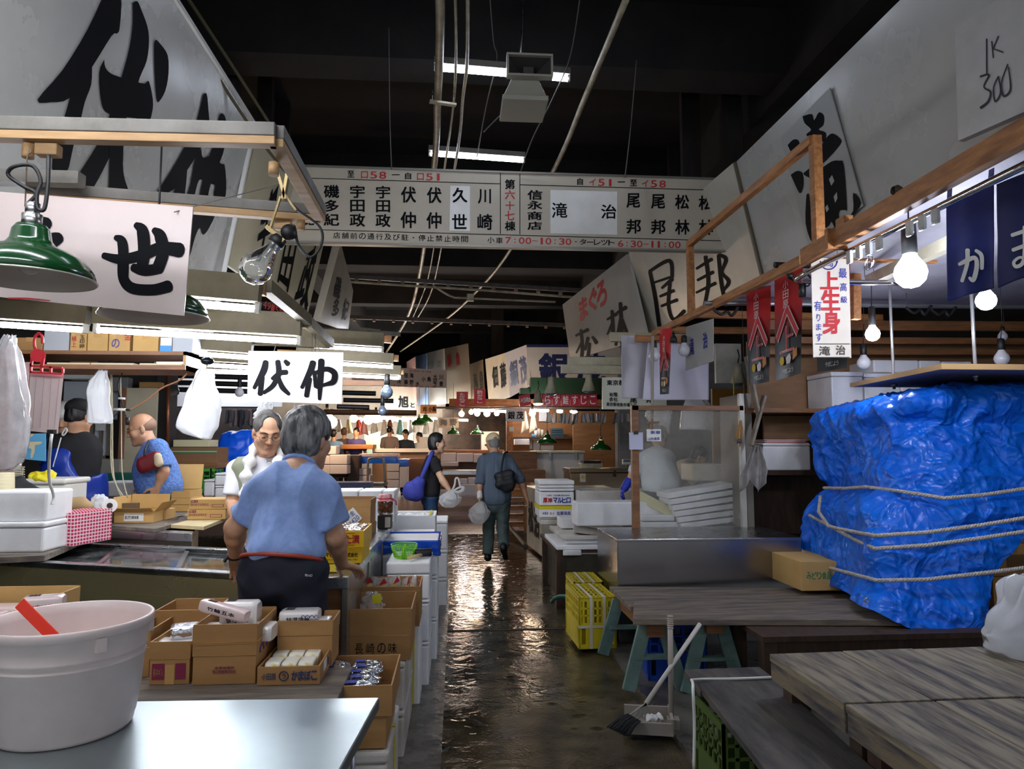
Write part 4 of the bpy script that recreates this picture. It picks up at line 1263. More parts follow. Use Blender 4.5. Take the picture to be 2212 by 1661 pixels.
for i,(x0,x1,y0,y1,Y) in enumerate(((1797,1865,803,883,6.12),(1868,1945,806,883,6.14),(1947,1982,806,883,6.14),(1984,2022,806,883,6.14),(2024,2062,806,883,6.14),(2064,2105,806,883,6.14),(1887,1985,777,805,6.2),(1987,2033,778,805,6.2),(2036,2100,780,805,6.2))):
 pos=('leftmost of the lower row','second of the lower row','third of the lower row, narrow','fourth of the lower row, narrow','fifth of the lower row','sixth of the lower row','leftmost of the upper row','middle of the upper row','rightmost of the upper row')[i]
 foambox('white foam box on the brown top shelf, '+pos,pb(x0,x1,y0,y1,Y,.45),.04 if i<2 else 0,group='foam boxes on the top shelf')
T=foambox('white foam box on the small dark shelf, papers on its lid',pb(1648,1751,958,1016,6.15,.35),.02,grip=True)
g=MB()
b=pb(1652,1748,952,958,6.17,.3)
for i in range(5):
 k=i*.007
 solo('paper_stack',MB().box(b[0]+.02*(i%2),b[1]-.015*(i%3),b[2]+.01,b[3],b[4]+k,b[4]+k+.006),(WHITE,RED,WHITE,mat('pink',(196,90,110),.5),WHITE)[i],
   ('bottom white sheet','red sheet above the bottom sheet','middle white sheet','pink sheet below the top','topmost white sheet')[i]+' of the papers on the shelf foam box','paper','papers on the foam box')
for a,b,lab in (((1612,770,6.0),(1640,900,6.0),'old board slanting down right across the white post'),((1651,855,5.98),(1622,962,5.98),'old board slanting down left, the rag tied to it')):
 p,q=at(*a),at(*b)
 solo('old_board',MB().bar(p,q,.07,.02),mat('old_paint',(150,140,124),.7,col2=(110,98,82),ns=8),lab,'board')
T=thing('rag','grubby grey rag hanging from the old boards by the plastic screen','cloth',at(1622,1062,5.9))
def ragf(u,v):
 w=.03+.19*min(1,v*1.5) ** .8
 a=(u-.5)
 y=1.0*math.sin(u*17)*.028*(.3+v)+.02*noise.noise(V((u*4,v*4,3)))
 top,bot=at(1633,962,5.92),at(1622,1050,5.92)
 p=top.lerp(bot,v)
 return p+V((a*w,y-.02,-.05*math.sin(u*9+1)*v))
MB().grid(ragf,40,40).build('cloth',mat('rag_cloth',(150,146,140),.9,col2=(126,122,118),ns=9,bump=.1,bs=90),T,world=True,solid=.003)
# ================================================================ steel freezer, trestle table, crates
FR=(1.21,2.64,5.41,6.19,.02,.785)
T=thing('steel_freezer','long low stainless steel freezer box at right of the wet lane','freezer',((FR[0]+FR[1])/2,5.8,0))
MB().box(*FR).build('body',mat('dull_steel',(158,156,156),.17,1,rough2=.32,ns=2.2,thr=(.2,.8),bump=.012,bs=3),T,world=True,bevel=.008)
MB().box(FR[0]-.006,FR[1],FR[2]-.006,FR[3],.775,.795).build('lid',mat('dull_steel_lid',(165,165,166),.2,1,rough2=.34,ns=3,thr=(.2,.8)),T,world=True,bevel=.004)
GW=mat('grey_plank',(120,108,92),.65,col2=(66,62,66),ns=3,st=(1,7,7),bump=.1,bs=18,rough2=.85,thr=(.4,.7))
GWY=mat('grey_plank_lengthwise',(118,106,84),.6,col2=(52,50,60),ns=3.2,st=(7,1,7),bump=.12,bs=16,rough2=.85,thr=(.42,.66))
zt=.485
T=thing('trestle_table','grey plank table on pale green sawhorses in front of the steel freezer','table',(2.3,4.7,0))
for (a,b,c_,d_,z,h) in (((1316,1266),(2150,1275),(2150,1308),(1362,1311),zt-.03,.03),((1370,1296),(2220,1290),(2220,1340),(1367,1337),zt,.035)):
 L=[at(*k,Z=z) for k in (d_,c_,b,a)]
 MB().hexa([v-V((0,0,h)) for v in L]+L).build('plank',GW,T,world=True,bevel=.003)
MINT=mat('mint_paint',(106,134,126),.6,col2=(78,100,94),ns=6)
def sawhorse(label,x,y0,y1,top):
 T=thing('sawhorse',label,'sawhorse',(x,(y0+y1)/2,0))
 MB().box(-.05,.05,y0-(y0+y1)/2,y1-(y0+y1)/2,top-.07,top).build('top_bar',PLY,T)
 h=(y1-y0)/2-.06
 for sy in (-1,1):
  for sx in (-1,1):
   MB().bar((sx*.055,sy*h,top-.01),(sx*.165,sy*(h+.02),.03),.08,.03,(0,1,0)).build('leg',MINT,T,bevel=.003)
  MB().bar((-.12,sy*h,.22),(.12,sy*h,.22),.06,.02).build('brace',MINT,T)
 return T
sawhorse('pale green sawhorse under the front edge of the plank table',at(1548,1345,Z=.45).x,4.3,5.2,zt-.035)
sawhorse('pale green sawhorse under the plank table near the blue crate',at(1424,1345,Z=.45).x,4.36,5.2,zt-.066)
T=thing('low_table','dark low wooden table under the plank table behind the sawhorse','table',(2.3,4.2,0))
a=at(1648,1376,3.95)
MB().box(a.x,3.6,3.95,4.5,a.z-.03,a.z).build('tabletop',DARKW,T,world=True)
for x in (a.x+.05,3.5):
 for y in (4.0,4.44):
  MB().box(x-.04,x+.04,y-.04,y+.04,.03,a.z-.03).build('leg',DARKW,T,world=True)
MB().box(a.x+.04,3.5,3.97,4.0,a.z-.12,a.z-.03).build('apron',DARKW,T,world=True)
YEL=mat('yellow_crate',(206,188,26),.4,col2=(180,160,20),ns=5)
def crate(name,label,b,m,rz=0,tape=True,nx=6,nz=2):
 c,w,d,h=base(b)
 T=thing(name,label,'crate',c,rz)
 t=.012
 for nm,(ax,s) in (('front_panel',(1,-1)),('rear_panel',(1,1)),('side_panel',(0,-1)),('side_panel',(0,1))):
  g=MB()
  L=w if ax else d
  Mx=(lambda u,v,z:(u,v,z)) if ax else (lambda u,v,z:(v,u,z))
  q=(d if ax else w)*s
  def bx(u0,u1,z0,z1,k=t):
   p0,p1=Mx(u0,q,z0),Mx(u1,q-s*k,z1)
   g.box(min(p0[0],p1[0]),max(p0[0],p1[0]),min(p0[1],p1[1]),max(p0[1],p1[1]),z0,z1)
  bx(-L,L,0,.03); bx(-L,L,h-.03,h); bx(-L,-L+.02,.03,h-.03); bx(L-.02,L,.03,h-.03)
  bx(-L+.02,L-.02,h*.42,h*.5)
  for i in range(1,nx):
   u=-L+2*L*i/nx
   bx(u-.008,u+.008,h*.5,h-.03,.007)
  for j in range(1,nz+1):
   z=h*.5+(h*.5-.03)*j/(nz+1)
   bx(-L+.02,L-.02,z-.006,z+.006,.007)
  bx(-L+.05,L-.05,.03,h*.42,.005)
  g.build(nm,m,T)
 g=MB()
 for i in range(9):
  x=-w+2*w*i/8
  g.box(max(-w,x-.006),min(w,x+.006),-d,d,h-.012,h-.006)
 for i in range(7):
  y=-d+2*d*i/6
  g.box(-w,w,max(-d,y-.006),min(d,y+.006),h-.012,h-.006)
 g.box(-w+t,w-t,-d+t,d-t,0,.008)
 if tape:
  g.build('lattice',m,T)
  g=MB()
  for x in (-w*.35,w*.35):
   g.box(x-.011,x+.011,-d-.002,d+.002,h,h+.002).box(x-.011,x+.011,-d-.003,-d-.001,0,h+.002)
  g.box(-w-.003,w+.003,-d-.0045,-d-.0035,h*.4,h*.4+.02)
  tag(g.build('packing_tape',mat('grey_tape',(196,190,170),.3),T),'pale packing tape')
 return T
crate('plastic_crate','taped yellow plastic crate standing at the wet lane edge',(.885,1.165,5.3,5.82,.03,.395),YEL,R(2),nx=8)
crate('plastic_crate','second yellow crate behind the taped one against the freezer',(.95,1.19,5.86,6.3,.03,.4),YEL,0,True)
run('floor_hose','short teal hose end poking out behind the yellow crate','hose',[(1192,1300,6.6),(1200,1292,6.5),(1215,1288,6.4),(1250,1290,6.3)],.018,mat('teal_plastic',(30,92,80),.35))
BLU=mat('blue_crate',(16,60,160),.35)
crate('plastic_crate','blue plastic crate under the plank table beside the dustpan',(1.23,1.6,4.55,5.0,.03,.38),BLU,R(-6),False,nx=5)
# dustpan and broom
d0=at(1400,1578,Z=.01)
T=thing('dustpan','long handled grey dustpan on the wet floor with scraps in it','dustpan',(d0.x,d0.y,0.03),R(-12))
MB().hexa([V(p) for p in ((-.13,-.1,0),(.12,-.12,0),(.12,.12,0),(-.13,.1,0),(-.13,-.1,.012),(.12,-.12,.008),(.12,.12,.008),(-.13,.1,.012))]).box(-.12,.12,.1,.115,0,.07).box(-.12,.12,-.115,-.1,0,.06).box(.11,.125,-.11,.11,0,.08).build('pan',mat('pan_grey',(150,142,132),.5),T)
MB().cyl((.12,0,.03),(.125,.02,.56),.014,12).box(.1,.16,-.03,.03,0,.05).build('handle',mat('handle_beige',(170,160,148),.5),T)
for i in range(6):
 MB().cyl((.125,.02,.5+i*.012),(.125,.02,.506+i*.012),.017,10).build('grip_ring',mat('handle_beige',(170,160,148)),T)
T=thing('scrap','crumpled white and yellow scrap lying in the dustpan','scrap',(d0.x+.03,d0.y-.0,.045))
MB().grid(lambda u,v:V(((u-.5)*.09,(v-.5)*.07,.03+.03*noise.noise(V((u*5,v*5,2))))),14,14).build('paper',WHITE,T,solid=.003)
p,q=at(1382,1560,3.72),at(1512,1348,3.95)
T=thing('broom','short white handled broom leaning against the plank table, bristles on the floor','broom',(p.x,p.y,0))
hp=at(1380,1570,3.7)
MB().cyl(at(1395,1520,3.72),q,.012,12).build('handle',mat('broom_white',(206,200,190),.5),T,world=True)
g=MB()
for x in (-.05,-.02,.01,.04):
 g.bar(at(1397,1518,3.72),at(1372+x*500,1555,3.72),.008,.008)
g.build('head_ribs',mat('broom_grey',(150,150,140),.5),T,world=True)
g=MB()
for i in range(170):
 a,b=random.uniform(-1,1),random.uniform(-1,1)
 s=at(1370+a*14,1550+a*8,3.72+.03*b)
 e=at(1340+a*22-10*random.random(),1577+a*10+4*random.random(),3.6+.06*b)
 e.z=max(e.z,.035)
 g.tube([s,s.lerp(e,.5)+V((0,0,.01)),e],.003,4)
g.build('bristles',mat('bristle',(22,22,22),.7),T,world=True)
# benches and platform tables in the right foreground
zb=.43
T=thing('plank_bench','low dark plank bench on green crates at the lower right','bench',(1.25,2.9,0))
for i,(pts_,z) in enumerate((([(1478,1446),(1640,1440),(1690,1478),(1512,1492)],zb),([(1508,1476),(1668,1462),(2000,1760),(1730,1760)],zb+.012))):
 L=[at(*k,Z=z) for k in (pts_[3],pts_[2],pts_[1],pts_[0])]
 MB().hexa([v-V((0,0,.03)) for v in L]+L).build('plank',mat('dark_plank',(84,78,70),.55,col2=(50,48,48),ns=3,st=(5,1,5),bump=.1,bs=14,rough2=.8),T,world=True,bevel=.003)
p0=at(1512,1500,Z=.4)
crate('plastic_crate','dark green crate carrying the far end of the low plank bench',(p0.x-.03,p0.x+.32,p0.y-.35,p0.y+.0,.03,.4),mat('olive_crate',(66,88,26),.5),0,False)
T=thing('white_string','white plastic string tied over the low bench end and hanging down','string',at(1500,1661,2.9))
MB().tube(smooth_path([at(1676,1463,Z=zb+.02),at(1590,1466,Z=zb+.02),at(1502,1468,Z=zb+.02),at(1497,1480,2.84),at(1500,1560,2.84),at(1499,1661,2.84)],5),.006,6).build('string',WHITE,T,world=True)
zp=.62
TOPW=mat('worn_platform',(136,124,98),.6,col2=(62,58,64),ns=2.6,st=(11,1.0,11),bump=.15,bs=14,rough2=.85,thr=(.4,.66))
A0=[at(1662,1412,Z=zp),at(2060,1390,Z=zp),at(2500,1480,Z=zp),at(1822,1517,Z=zp)]
A0[2]=V((A0[1].x+.75,A0[3].y+.02,zp))
A0[1]=V((A0[2].x,A0[1].y-.02,zp))
for k,(L,lab) in enumerate(((A0,'far worn plank platform table at the lower right, white bag on it'),([A0[3]+V((-.0,-.012,0)),A0[2]+V((0,-.012,0)),V((A0[2].x,1.4,zp)),V((A0[3].x-.0,1.4,zp))],'near worn plank platform table in the bottom right corner'))):
 T=thing('platform_table',lab,'table',((L[0].x+L[1].x)/2,(L[0].y+L[3].y)/2,0))
 n=5
 for i in range(n):
  a,b=L[0].lerp(L[1],i/n),L[0].lerp(L[1],(i+.985)/n)
  c_,d_=L[3].lerp(L[2],(i+.985)/n),L[3].lerp(L[2],i/n)
  o=[d_,c_,b,a]
  dz=V((0,0,random.uniform(-.002,.002)))
  MB().hexa([v+dz-V((0,0,.028)) for v in o]+[v+dz for v in o]).build('plank',TOPW,T,world=True,bevel=.003)
 o=[L[3],L[2],L[1],L[0]]
 e=[v.lerp((L[0]+L[2])/2,.004) for v in o]
 MB().hexa([v-V((0,0,.105)) for v in e]+[v-V((0,0,.029)) for v in e]).build('frame',GWY,T,world=True,bevel=.004)
 for v in o:
  v=v.lerp((L[0]+L[2])/2,.12)
  MB().box(v.x-.04,v.x+.04,v.y-.04,v.y+.04,.03,zp-.106).build('leg',DARKW,T,world=True)
# ================================================================ left stall: rails, lamps and signs overhead
CREAMD=mat('tan_housing',(116,106,80),.6,col2=(94,84,60),ns=4)
WOODT=mat('tan_timber',(186,150,104),.6,col2=(158,122,80),ns=4,st=(1,6,6))
T=thing('lamp_rail','grey and tan rail frame carrying lamps over the left stall','rail',at(640,400,Z=2.5))
c1,c2,c0,c3=at(597,300,Z=2.5),at(692,468,Z=2.5),at(-120,284,Z=2.5),at(60,420,Z=2.5)
for a,b,nm in ((c0,c1,'near_bar'),(c1,c2,'side_bar'),(c3,c2,'far_bar')):
 MB().bar(a+V((0,0,.025)),b+V((0,0,.025)),.05,.045).build(nm,GREYP,T,world=True,bevel=.003)
 tag(MB().bar(a+V((0,0,-.012)),b+V((0,0,-.012)),.045,.028).build('timber_strip',WOODT,T,world=True,bevel=.002),'tan timber strip')
for x,y,Y in ((62,312,2.38),(592,352,2.62),(650,476,3.2)):
 c=at(x,y,Z=2.47)
 MB().cyl(c-V((0,0,.045)),c,.018,14).build('insulator',WOODT,T,world=True)
for x,y in ((105,325),(612,487)):
 c=at(x,y,Z=2.455)
 MB().box(c.x-.035,c.x+.035,c.y-.02,c.y+.02,c.z-.02,c.z+.02).build('socket_box',WOODT,T,world=True,bevel=.004)
p,q=at(-60,382,2.9),at(177,388,2.9)
solo('metal_channel',MB().bar(p,q,.06,.05),GREYP,'short grey metal channel behind the near green pendant','rail')
q=[at(7,415,2.66),at(417,447,2.7),at(397,682,2.72),at(0,642,2.68)]
q[0]=at(-90,407,2.65); q[3]=at(-90,632,2.67)
T,P=board('shop_sign','pinkish white shop board with bold brush lettering behind the green pendants','sign',q,.008,mat('pink_board',(208,192,186),.3,col2=(196,178,172),ns=1.5))
m=strokes(MB(),P,[[(224,552,14),(262,560,22),(310,550,24),(345,536,26),(388,540,32)],[(250,513,12),(264,524,22),(267,575,22),(268,600,18)],[(294,486,14),(308,500,26),(311,548,26),(305,582,24)],
      [(333,497,14),(346,510,26),(352,545,26),(340,582,26)],[(288,578,18),(312,584,24),(345,580,22)],[(262,560,16),(266,600,22),(285,622,24),(330,626,24),(364,618,26)]])
polys(m,P,[[(228,1385),(310,1395),(332,1440),(300,1490),(380,1490),(405,1540),(330,1600),(260,1650),(200,1640),(250,1500),(255,1440)]],2.966)
m.build('lettering',INK,T,world=True)
tag(strokes(MB(),P,[[(18,644,3),(60,645,4),(108,649,2)]]).build('red_mark',RED,T,world=True),'red smear')
pendant('near green enamel pendant hanging in front of the pinkish board',at(62,603,2.27),.181,0,0,'green pendants of the left stall')
T=thing('pendant_cable','black cable looped over hooks above the near green pendant','cable',at(62,440,2.27))
MB().tube(smooth_path([at(105,335,2.3),at(103,400,2.27),at(96,450,2.25),at(82,450,2.25),at(80,420,2.25),at(88,390,2.26),at(70,358,2.26),at(30,360,2.26),at(18,378,2.27),at(50,402,2.27),at(78,418,2.27),at(60,440,2.27)],6),.006,8).build('cable',BLACK,T,world=True)
MB().tube(smooth_path([at(62,318,2.32),at(67,328,2.3),at(60,336,2.3),at(58,350,2.29),at(56,400,2.28),at(54,446,2.27)],5),.0022,5).build('wire_hook',mat('rusty',(90,74,60)),T,world=True)
pendant('far green enamel pendant mostly hidden behind the pinkish board',at(334,684,2.95),.2,0,.5,'green pendants of the left stall')
T=thing('clamp_bulb','large clear light bulb in a metal clamp hung from the rail frame','lamp',at(553,575,3.0))
s0,s1=at(606,512,3.0),at(552,580,2.98)
ax=(s1-s0).normalized()
M=frame3((0,1,0),-ax).to_4x4()
M=Matrix((ax.cross(V((0,1,0))).normalized(),ax.cross(ax.cross(V((0,1,0)))).normalized(),-ax)).transposed().to_4x4()
M.translation=s1
g=MB()
k=.068
g._lt([(k*a,k*z) for a,z in [(.001,-1),(.5,-.87),(.87,-.5),(1,0),(.93,.4),(.72,.85),(.5,1.3),(.42,1.7),(.4,2.0)]],24,M)
g.build('glass',sheet('clear_glass',(225,232,238),haze=.06,hv=.1,gl=.35,rough=.03),T,world=True)
g=MB()
w=lambda x,z:M @ V((x*k,0,z*k))
for a in (-.22,.22):
 g.tube([w(a*.5,1.7),w(a,.7),w(a*2,.2)],.0012,4)
g.tube([w(-.44,.2),w(-.2,.1),w(0,.22),w(.2,.1),w(.44,.2)],.001,4).tube([w(0,1.9),w(0,.9)],.006,8)
g.build('filament',STEEL,T,world=True)
g=MB()
g._lt([(.001,k*2.5),(.03,k*2.45),(.034,k*2.2),(.034,k*1.9),(.001,k*1.9)],16,M)
g.ball(at(624,502,3.0),.034,16)
g.build('socket',BLACK,T,world=True)
BRASS=mat('tarnished_clip',(120,104,70),.35,.8)
MB().bar(at(600,370,3.0),at(618,432,3.0),.035,.012).bar(at(624,365,3.0),at(612,432,3.0),.035,.012).bar(at(606,425,3.0),at(584,492,3.0),.012,.008).bar(at(618,425,3.0),at(640,455,3.0),.012,.008).bar(at(576,490,2.99),at(614,522,2.99),.03,.016).build('clamp',BRASS,T,world=True)
MB().tube(smooth_path([at(622,432,3.02),at(645,455,3.02),at(690,490,3.02),at(695,525,3.02),at(672,555,3.02),at(645,530,3.02),at(636,490,3.0),at(628,492,3.0)],6),.006,8).build('cable',BLACK,T,world=True)
run('hanging_wire','thin wire strung from the clamp bulb to the pinkish board','wire',[(376,458,2.68),(480,430,2.85),(604,398,3.0)],.002,GREYP)
for pts,lab in (([(360,-20,4.2),(470,165,5.0),(560,300,5.7),(640,400,6.4)],'frayed rope slung along the top edge of the huge left sign'),([(395,-20,4.6),(520,170,5.4),(610,310,6.2)],'second frayed rope just above the first at upper left')):
 run('hanging_rope',lab,'rope',pts,.012,mat('old_rope',(84,78,52),.9))
for y_,lab in ((1.3,'lit tube of the near stall over the steel table, out of view above'),(2.0,'lit tube of the near stall over the carton table, out of view above')):
 fluor(lab,(-1.9,y_,1.7+y_*.66),(-.7,y_,1.7+y_*.66),.016,'lit tubes of the left stall',.11,.06,hm=CREAMD)
TUBL=[((300,646),(562,668),3.3,.12,'lit tube below the pinkish board, nearest the clamp bulb'),((-140,692),(190,713),4.05,.1,'lit tube at far left above the carton shelf'),((203,712),(650,738),4.05,.1,'long lit tube crossing above the carton shelf'),
  ((330,757),(545,773),5.2,.1,'lit tube running to the left edge of the white hanging sign, upper'),((335,782),(545,794),5.8,.08,'lit tube running to the left edge of the white hanging sign, lower'),
  ((600,743),(829,757),6.3,.12,'lit tube right of the white hanging sign, topmost of three'),((640,780),(850,793),7.0,.1,'lit tube right of the white hanging sign, middle of three'),((640,806),(866,817),7.6,.1,'lit tube right of the white hanging sign, lowest of three'),((778,724),(821,729),12,.1,'small distant lit tube above the three at left')]
for a,b,Y,hu,lab in TUBL:
 fluor(lab,at(*a,Y),at(*b,Y),.016,'lit tubes of the left stall',.06,hu,hm=CREAMD)
for i,(a,b,Y,h,m_) in enumerate((((100,585),(574,622),3.36,.07,WOODT),((-100,645),(664,694),4.14,.08,CREAMD),((280,722),(712,742),5.3,.07,CREAMD),((560,716),(846,734),6.45,.06,PLY),((600,762),(861,774),7.1,.06,WOODT),((600,794),(872,804),7.7,.05,WOODT),((680,826),(830,828),8.2,.06,PLY),((600,706),(865,722),9.5,.05,RAIL))):
 solo('timber_beam',MB().bar(at(*a,Y),at(*b,Y),.05,h),m_,('tan beam above the tube nearest the clamp bulb','cream beam above the long tube over the carton shelf','cream beam above the upper tube left of the white sign','brown beam topmost right of the white hanging sign','tan beam above the middle right tube','tan beam above the lowest right tube','brown beam below the lowest right tube','dark metal cross beam above the brown beam at left')[i],'beam')
for a,b,lab in ((at(575,618,3.36),at(664,692,4.14),'cream side rail sloping from the tan beam to the cream beam'),(at(664,696,4.14),at(714,742,5.3),'cream side rail sloping behind the cream beam')):
 solo('side_rail',MB().bar(a,b,.05,.06),CREAMD,lab,'rail')
q=[at(537,758,4.4),at(742,761,4.4),at(738,873,4.4),at(534,866,4.4)]
T,P=board('hanging_sign','white hanging sign with two bold brush characters over the vendor','sign',q,.012,mat('bright_board',(232,232,230),.35))
m=strokes(MB(),P,[[(574,782,13),(569,802,15),(549,838,8)],[(566,815,12),(562,851,12)],[(588,818,8),(604,806,11),(619,804,11)],[(600,781,12),(602,806,13),(590,832,11),(570,848,8)],[(601,812,8),(609,835,12),(624,851,8)],[(616,780,9),(622,786,12)],
      [(676,783,14),(670,802,14),(652,837,8)],[(668,818,12),(662,855,11)],[(679,803,9),(682,835,9)],[(680,806,8),(705,797,11),(722,806,13),(720,824,13),(704,830,8),(684,836,8)],[(694,779,14),(692,820,13),(690,862,7)]])
m.build('lettering',INK,T,world=True)
MB().tube([at(590,765,4.4),at(596,745,4.5),at(600,738,4.6)],.003,5).tube([at(694,764,4.4),at(684,745,4.5),at(676,720,4.7)],.003,5).build('wire',GREYP,T,world=True)
for i,x in enumerate((636,671,678,690)):
 run('hanging_string',('string leftmost','string second','string third','string rightmost')[i]+' of four hanging below the white sign','string',[(x,868,4.45),(x-1,900,4.45),(x-3+i,930,4.45)],.004,WHITE)
# carton shelf
b=pb(-60,402,757,797,4.95,.42)
T=thing('carton_shelf','brown hanging shelf stacked with cartons at upper left','shelf',((b[0]+b[1])/2,5.1,b[4]))
MB().box(b[0],b[1],b[2],b[3],b[5]-.025,b[5]).build('top_board',PLY,T,world=True)
MB().box(b[0],b[1],b[2]-.01,b[3],b[4],b[4]+.03).build('bottom_board',PLY,T,world=True)
tag(MB().box(b[1]-.02,b[1],b[2],b[3],b[4],b[5]).build('end_board',WOODT,T,world=True),'pale end board')
for x in (150,245,350):
 g=pb(x-48,x+44,776,780,4.98,.2)
 solo('folded_paper',MB().box(*g[:4],b[4]+.031,b[4]+.045),mat('paper_buff',(206,192,158),.7),'bundle of papers in the shelf gap, '+{150:'left',245:'middle',350:'right'}[x]+' one','paper')
for i,(x0,x1,y0,m_,lab) in enumerate(((36,92,729,CARD,'small carton leftmost on the hanging shelf'),(95,149,706,mat('grey_tub',(176,178,182),.4),'grey white box on the hanging shelf left of the red-printed carton'),(152,187,712,CARDL,'carton with red print on the hanging shelf'),(189,233,716,CARDL,'carton next right of the red-printed one on the shelf'),
           (235,281,718,CARDL,'carton with blue and red marks on the hanging shelf'),(287,342,720,CARDL,'plain carton before the blue wave carton on the shelf'),(346,371,729,WHITE,'narrow blue and white wave carton on the shelf'),(373,416,714,mat('grey_box',(172,176,182),.5),'grey box rightmost on the hanging shelf'))):
 a=pb(x0,x1,y0,757,5.0,.3)
 T=carton(lab,(a[0],a[1],a[2],a[3],b[5],a[5]),m=m_,closed=True,tape=m_ in (CARD,CARDL),group='cartons on the hanging shelf')
 w,d,h=(a[1]-a[0])/2,.15,a[5]-b[5]
 if i==2:
  front(T,'極上',-w*.8,h*.2,.03,h*.5,RED,d,col=True); front(T,'玉印卵',.01,h*.15,.03,h*.6,INK,d,col=True)
 if i==4:
  front(T,'の',-w*.7,h*.2,.05,.06,BLUE,d); front(T,'金',.03,h*.6,.05,.05,RED,d)
 if i==6:
  MB().box(-w,w,-d-.002,-d-.001,0,h*.45).build('print',mat('wave_blue',(60,140,200),.5),T)
# hanging bags, clipboard, cords
CLEAR=sheet('clear_bag',(236,234,236),haze=.4,hv=.4,gl=.14,rough=.22,ns=6)
MILKY=sheet('milky_bag',(240,242,244),haze=.86,hv=.14,gl=.06,rough=.35,ns=4)
def bag(label,outline,Y,th=.06,m=None,fill=None,group=None,name='plastic_bag',cat='bag',ph=0,fold=.012):
 """hanging plastic bag: pixel outline rows (y, x0, x1) given a belly"""
 rows=[(at(a,y,Y),at(c_,y,Y)) for y,a,c_ in outline]
 n=len(rows)
 T=thing(name,label,cat,(rows[-1][0]+rows[-1][1])/2,0,group)
 def f(u,v):
  t=v*(n-1)
  i=min(int(t),n-2)
  t -= i
  L=rows[i][0].lerp(rows[i+1][0],t)
  r_=rows[i][1].lerp(rows[i+1][1],t)
  a=u*2*math.pi
  c_=(L+r_)/2
  hw=(r_-L).length/2
  bulge=min(1,4*v+.15)*(1 if v<.97 else .5)
  d=fold*noise.noise(V((math.cos(a)*3+ph,math.sin(a)*3,v*6)))
  d+=fold*.6*math.sin(a*7+ph)*(1-v)
  return c_+V((math.cos(a)*(hw+d),math.sin(a)*(th*bulge+d),0))+V((0,0,d*.4))
 MB().grid(f,44,30).build('film',m or MILKY,T,world=True)
 if fill:
  q,mm=fill
  MB().hexa([at(*p,Y-.008) for p in q]+[at(*p,Y+.012) for p in q]).build('bag_stack',mm,T,world=True)
 return T
PINKP=mat('pink_film_stack',(218,200,196),.5,col2=(205,185,180),ns=3)
bag('clear plastic bags hanging at the far left edge over the foam boxes',[(725,14,28),(760,-10,38),(850,-30,55),(905,-35,68),(1000,-40,42),(1015,-40,36)],3.3,.05,CLEAR,(((-40,745),(24,745),(30,1020),(-40,1020)),PINKP),fold=.02)
T=thing('hanging_clipboard','pinkish white order board hanging from a red plastic hook clip','clipboard',at(100,930,3.7))
MB().hexa([at(*p,3.7) for p in ((66,800),(138,806),(125,937),(55,930))]+[at(*p,3.71) for p in ((66,800),(138,806),(125,937),(55,930))]).build('board',mat('pink_card',(214,196,192),.4),T,world=True)
REDP=mat('red_plastic',(196,24,40),.3)
g=MB().tube(smooth_path([at(92,742,3.68),at(91,728,3.68),at(84,720,3.68),at(75,730,3.68),at(75,750,3.68),at(82,760,3.68)],6),.007,8)
g.cyl(at(82,768,3.665),at(82,768,3.69),.032,20)
for a,b in (((66,790),(135,795)),((66,804),(135,808)),((67,785),(67,806)),((90,778),(90,806)),((110,792),(110,806)),((136,796),(136,806)),((70,765),(68,790)),((96,765),(92,790))):
 g.bar(at(*a,3.68),at(*b,3.68),.012,.009)
tag(g.build('hook_clip',REDP,T,world=True),'red hook clip')
g=MB()
for x0,x1 in ((78,70),(95,86),(111,103),(128,117)):
 g.bar(at(x0,815,3.695),at(x1,925,3.695),.002,.0005)
g.bar(at(70,812,3.695),at(135,815,3.695),.0005,.002)
g.build('ruled_lines',mat('ruled',(150,120,150)),T,world=True)
MB().box(*pb(101,115,928,937,3.67,.03)).build('binder_clip',BLACK,T,world=True)
MB().hexa([at(*p,3.74) for p in ((45,782),(66,782),(60,860),(48,850))]+[at(*p,3.75) for p in ((45,782),(66,782),(60,860),(48,850))]).build('back_sheet',mat('pink_card2',(200,180,178),.5),T,world=True)
run('power_cord','white cord dangling below the order board to the counter','cord',[(112,938,3.9),(109,960,3.9),(106,1000,4.0),(107,1040,4.1),(116,1070,4.2),(112,1090,4.2)],.008,WHITE)
T=thing('map_poster','blue sea map poster on the left stall wall','poster',at(76,1000,5.4))
P=[at(57,937,5.4),at(98,936,5.4),at(98,996,5.4),at(54,992,5.4)]
MB().hexa([p+V((0,.01,0)) for p in P]+P).build('sheet',mat('map_blue',(96,172,214),.5),T,world=True)
g=MB()
Pm=Plane(P[0],P[1],P[3])
polys(g,Pm,[[(61,955),(90,954),(86,960),(76,962),(75,975),(69,990),(66,985),(68,970),(62,968)],[(56,938),(72,937),(70,942),(60,948),(55,950)]])
g.build('land',mat('map_land',(216,200,160),.5),T,world=True)
bag('white carrier bags with a leaflet hanging behind the worker in the black shirt',[(800,214,230),(822,200,232),(850,186,236),(905,190,240),(915,192,240)],5.0,.05,MILKY,(((191,822),(220,818),(228,866),(206,868)),WHITE),group='carrier bags hung in the left stall')
bag('big bunch of white carrier bags hanging from the shelf end',[(797,436,446),(808,426,462),(830,414,464),(862,402,474),(885,393,479),(923,378,470),(936,395,462),(949,438,454)],4.7,.07,MILKY,(((425,842),(464,840),(460,920),(413,912)),WHITE),group='carrier bags hung in the left stall',ph=2)
bag('white carrier bag hanging behind the vendor\'s head',[(868,562,586),(885,556,588),(904,546,592)],5.2,.05,MILKY,group='carrier bags hung in the left stall',ph=4)
T=thing('mirror_lamp','small dark reflector bulb clipped at the hanging shelf end','lamp',at(448,780,5.0))
MB().ball((0,0,0),(.045,.045,.026),14).build('reflector',mat('dark_glass',(30,40,44),.08,.6),T)
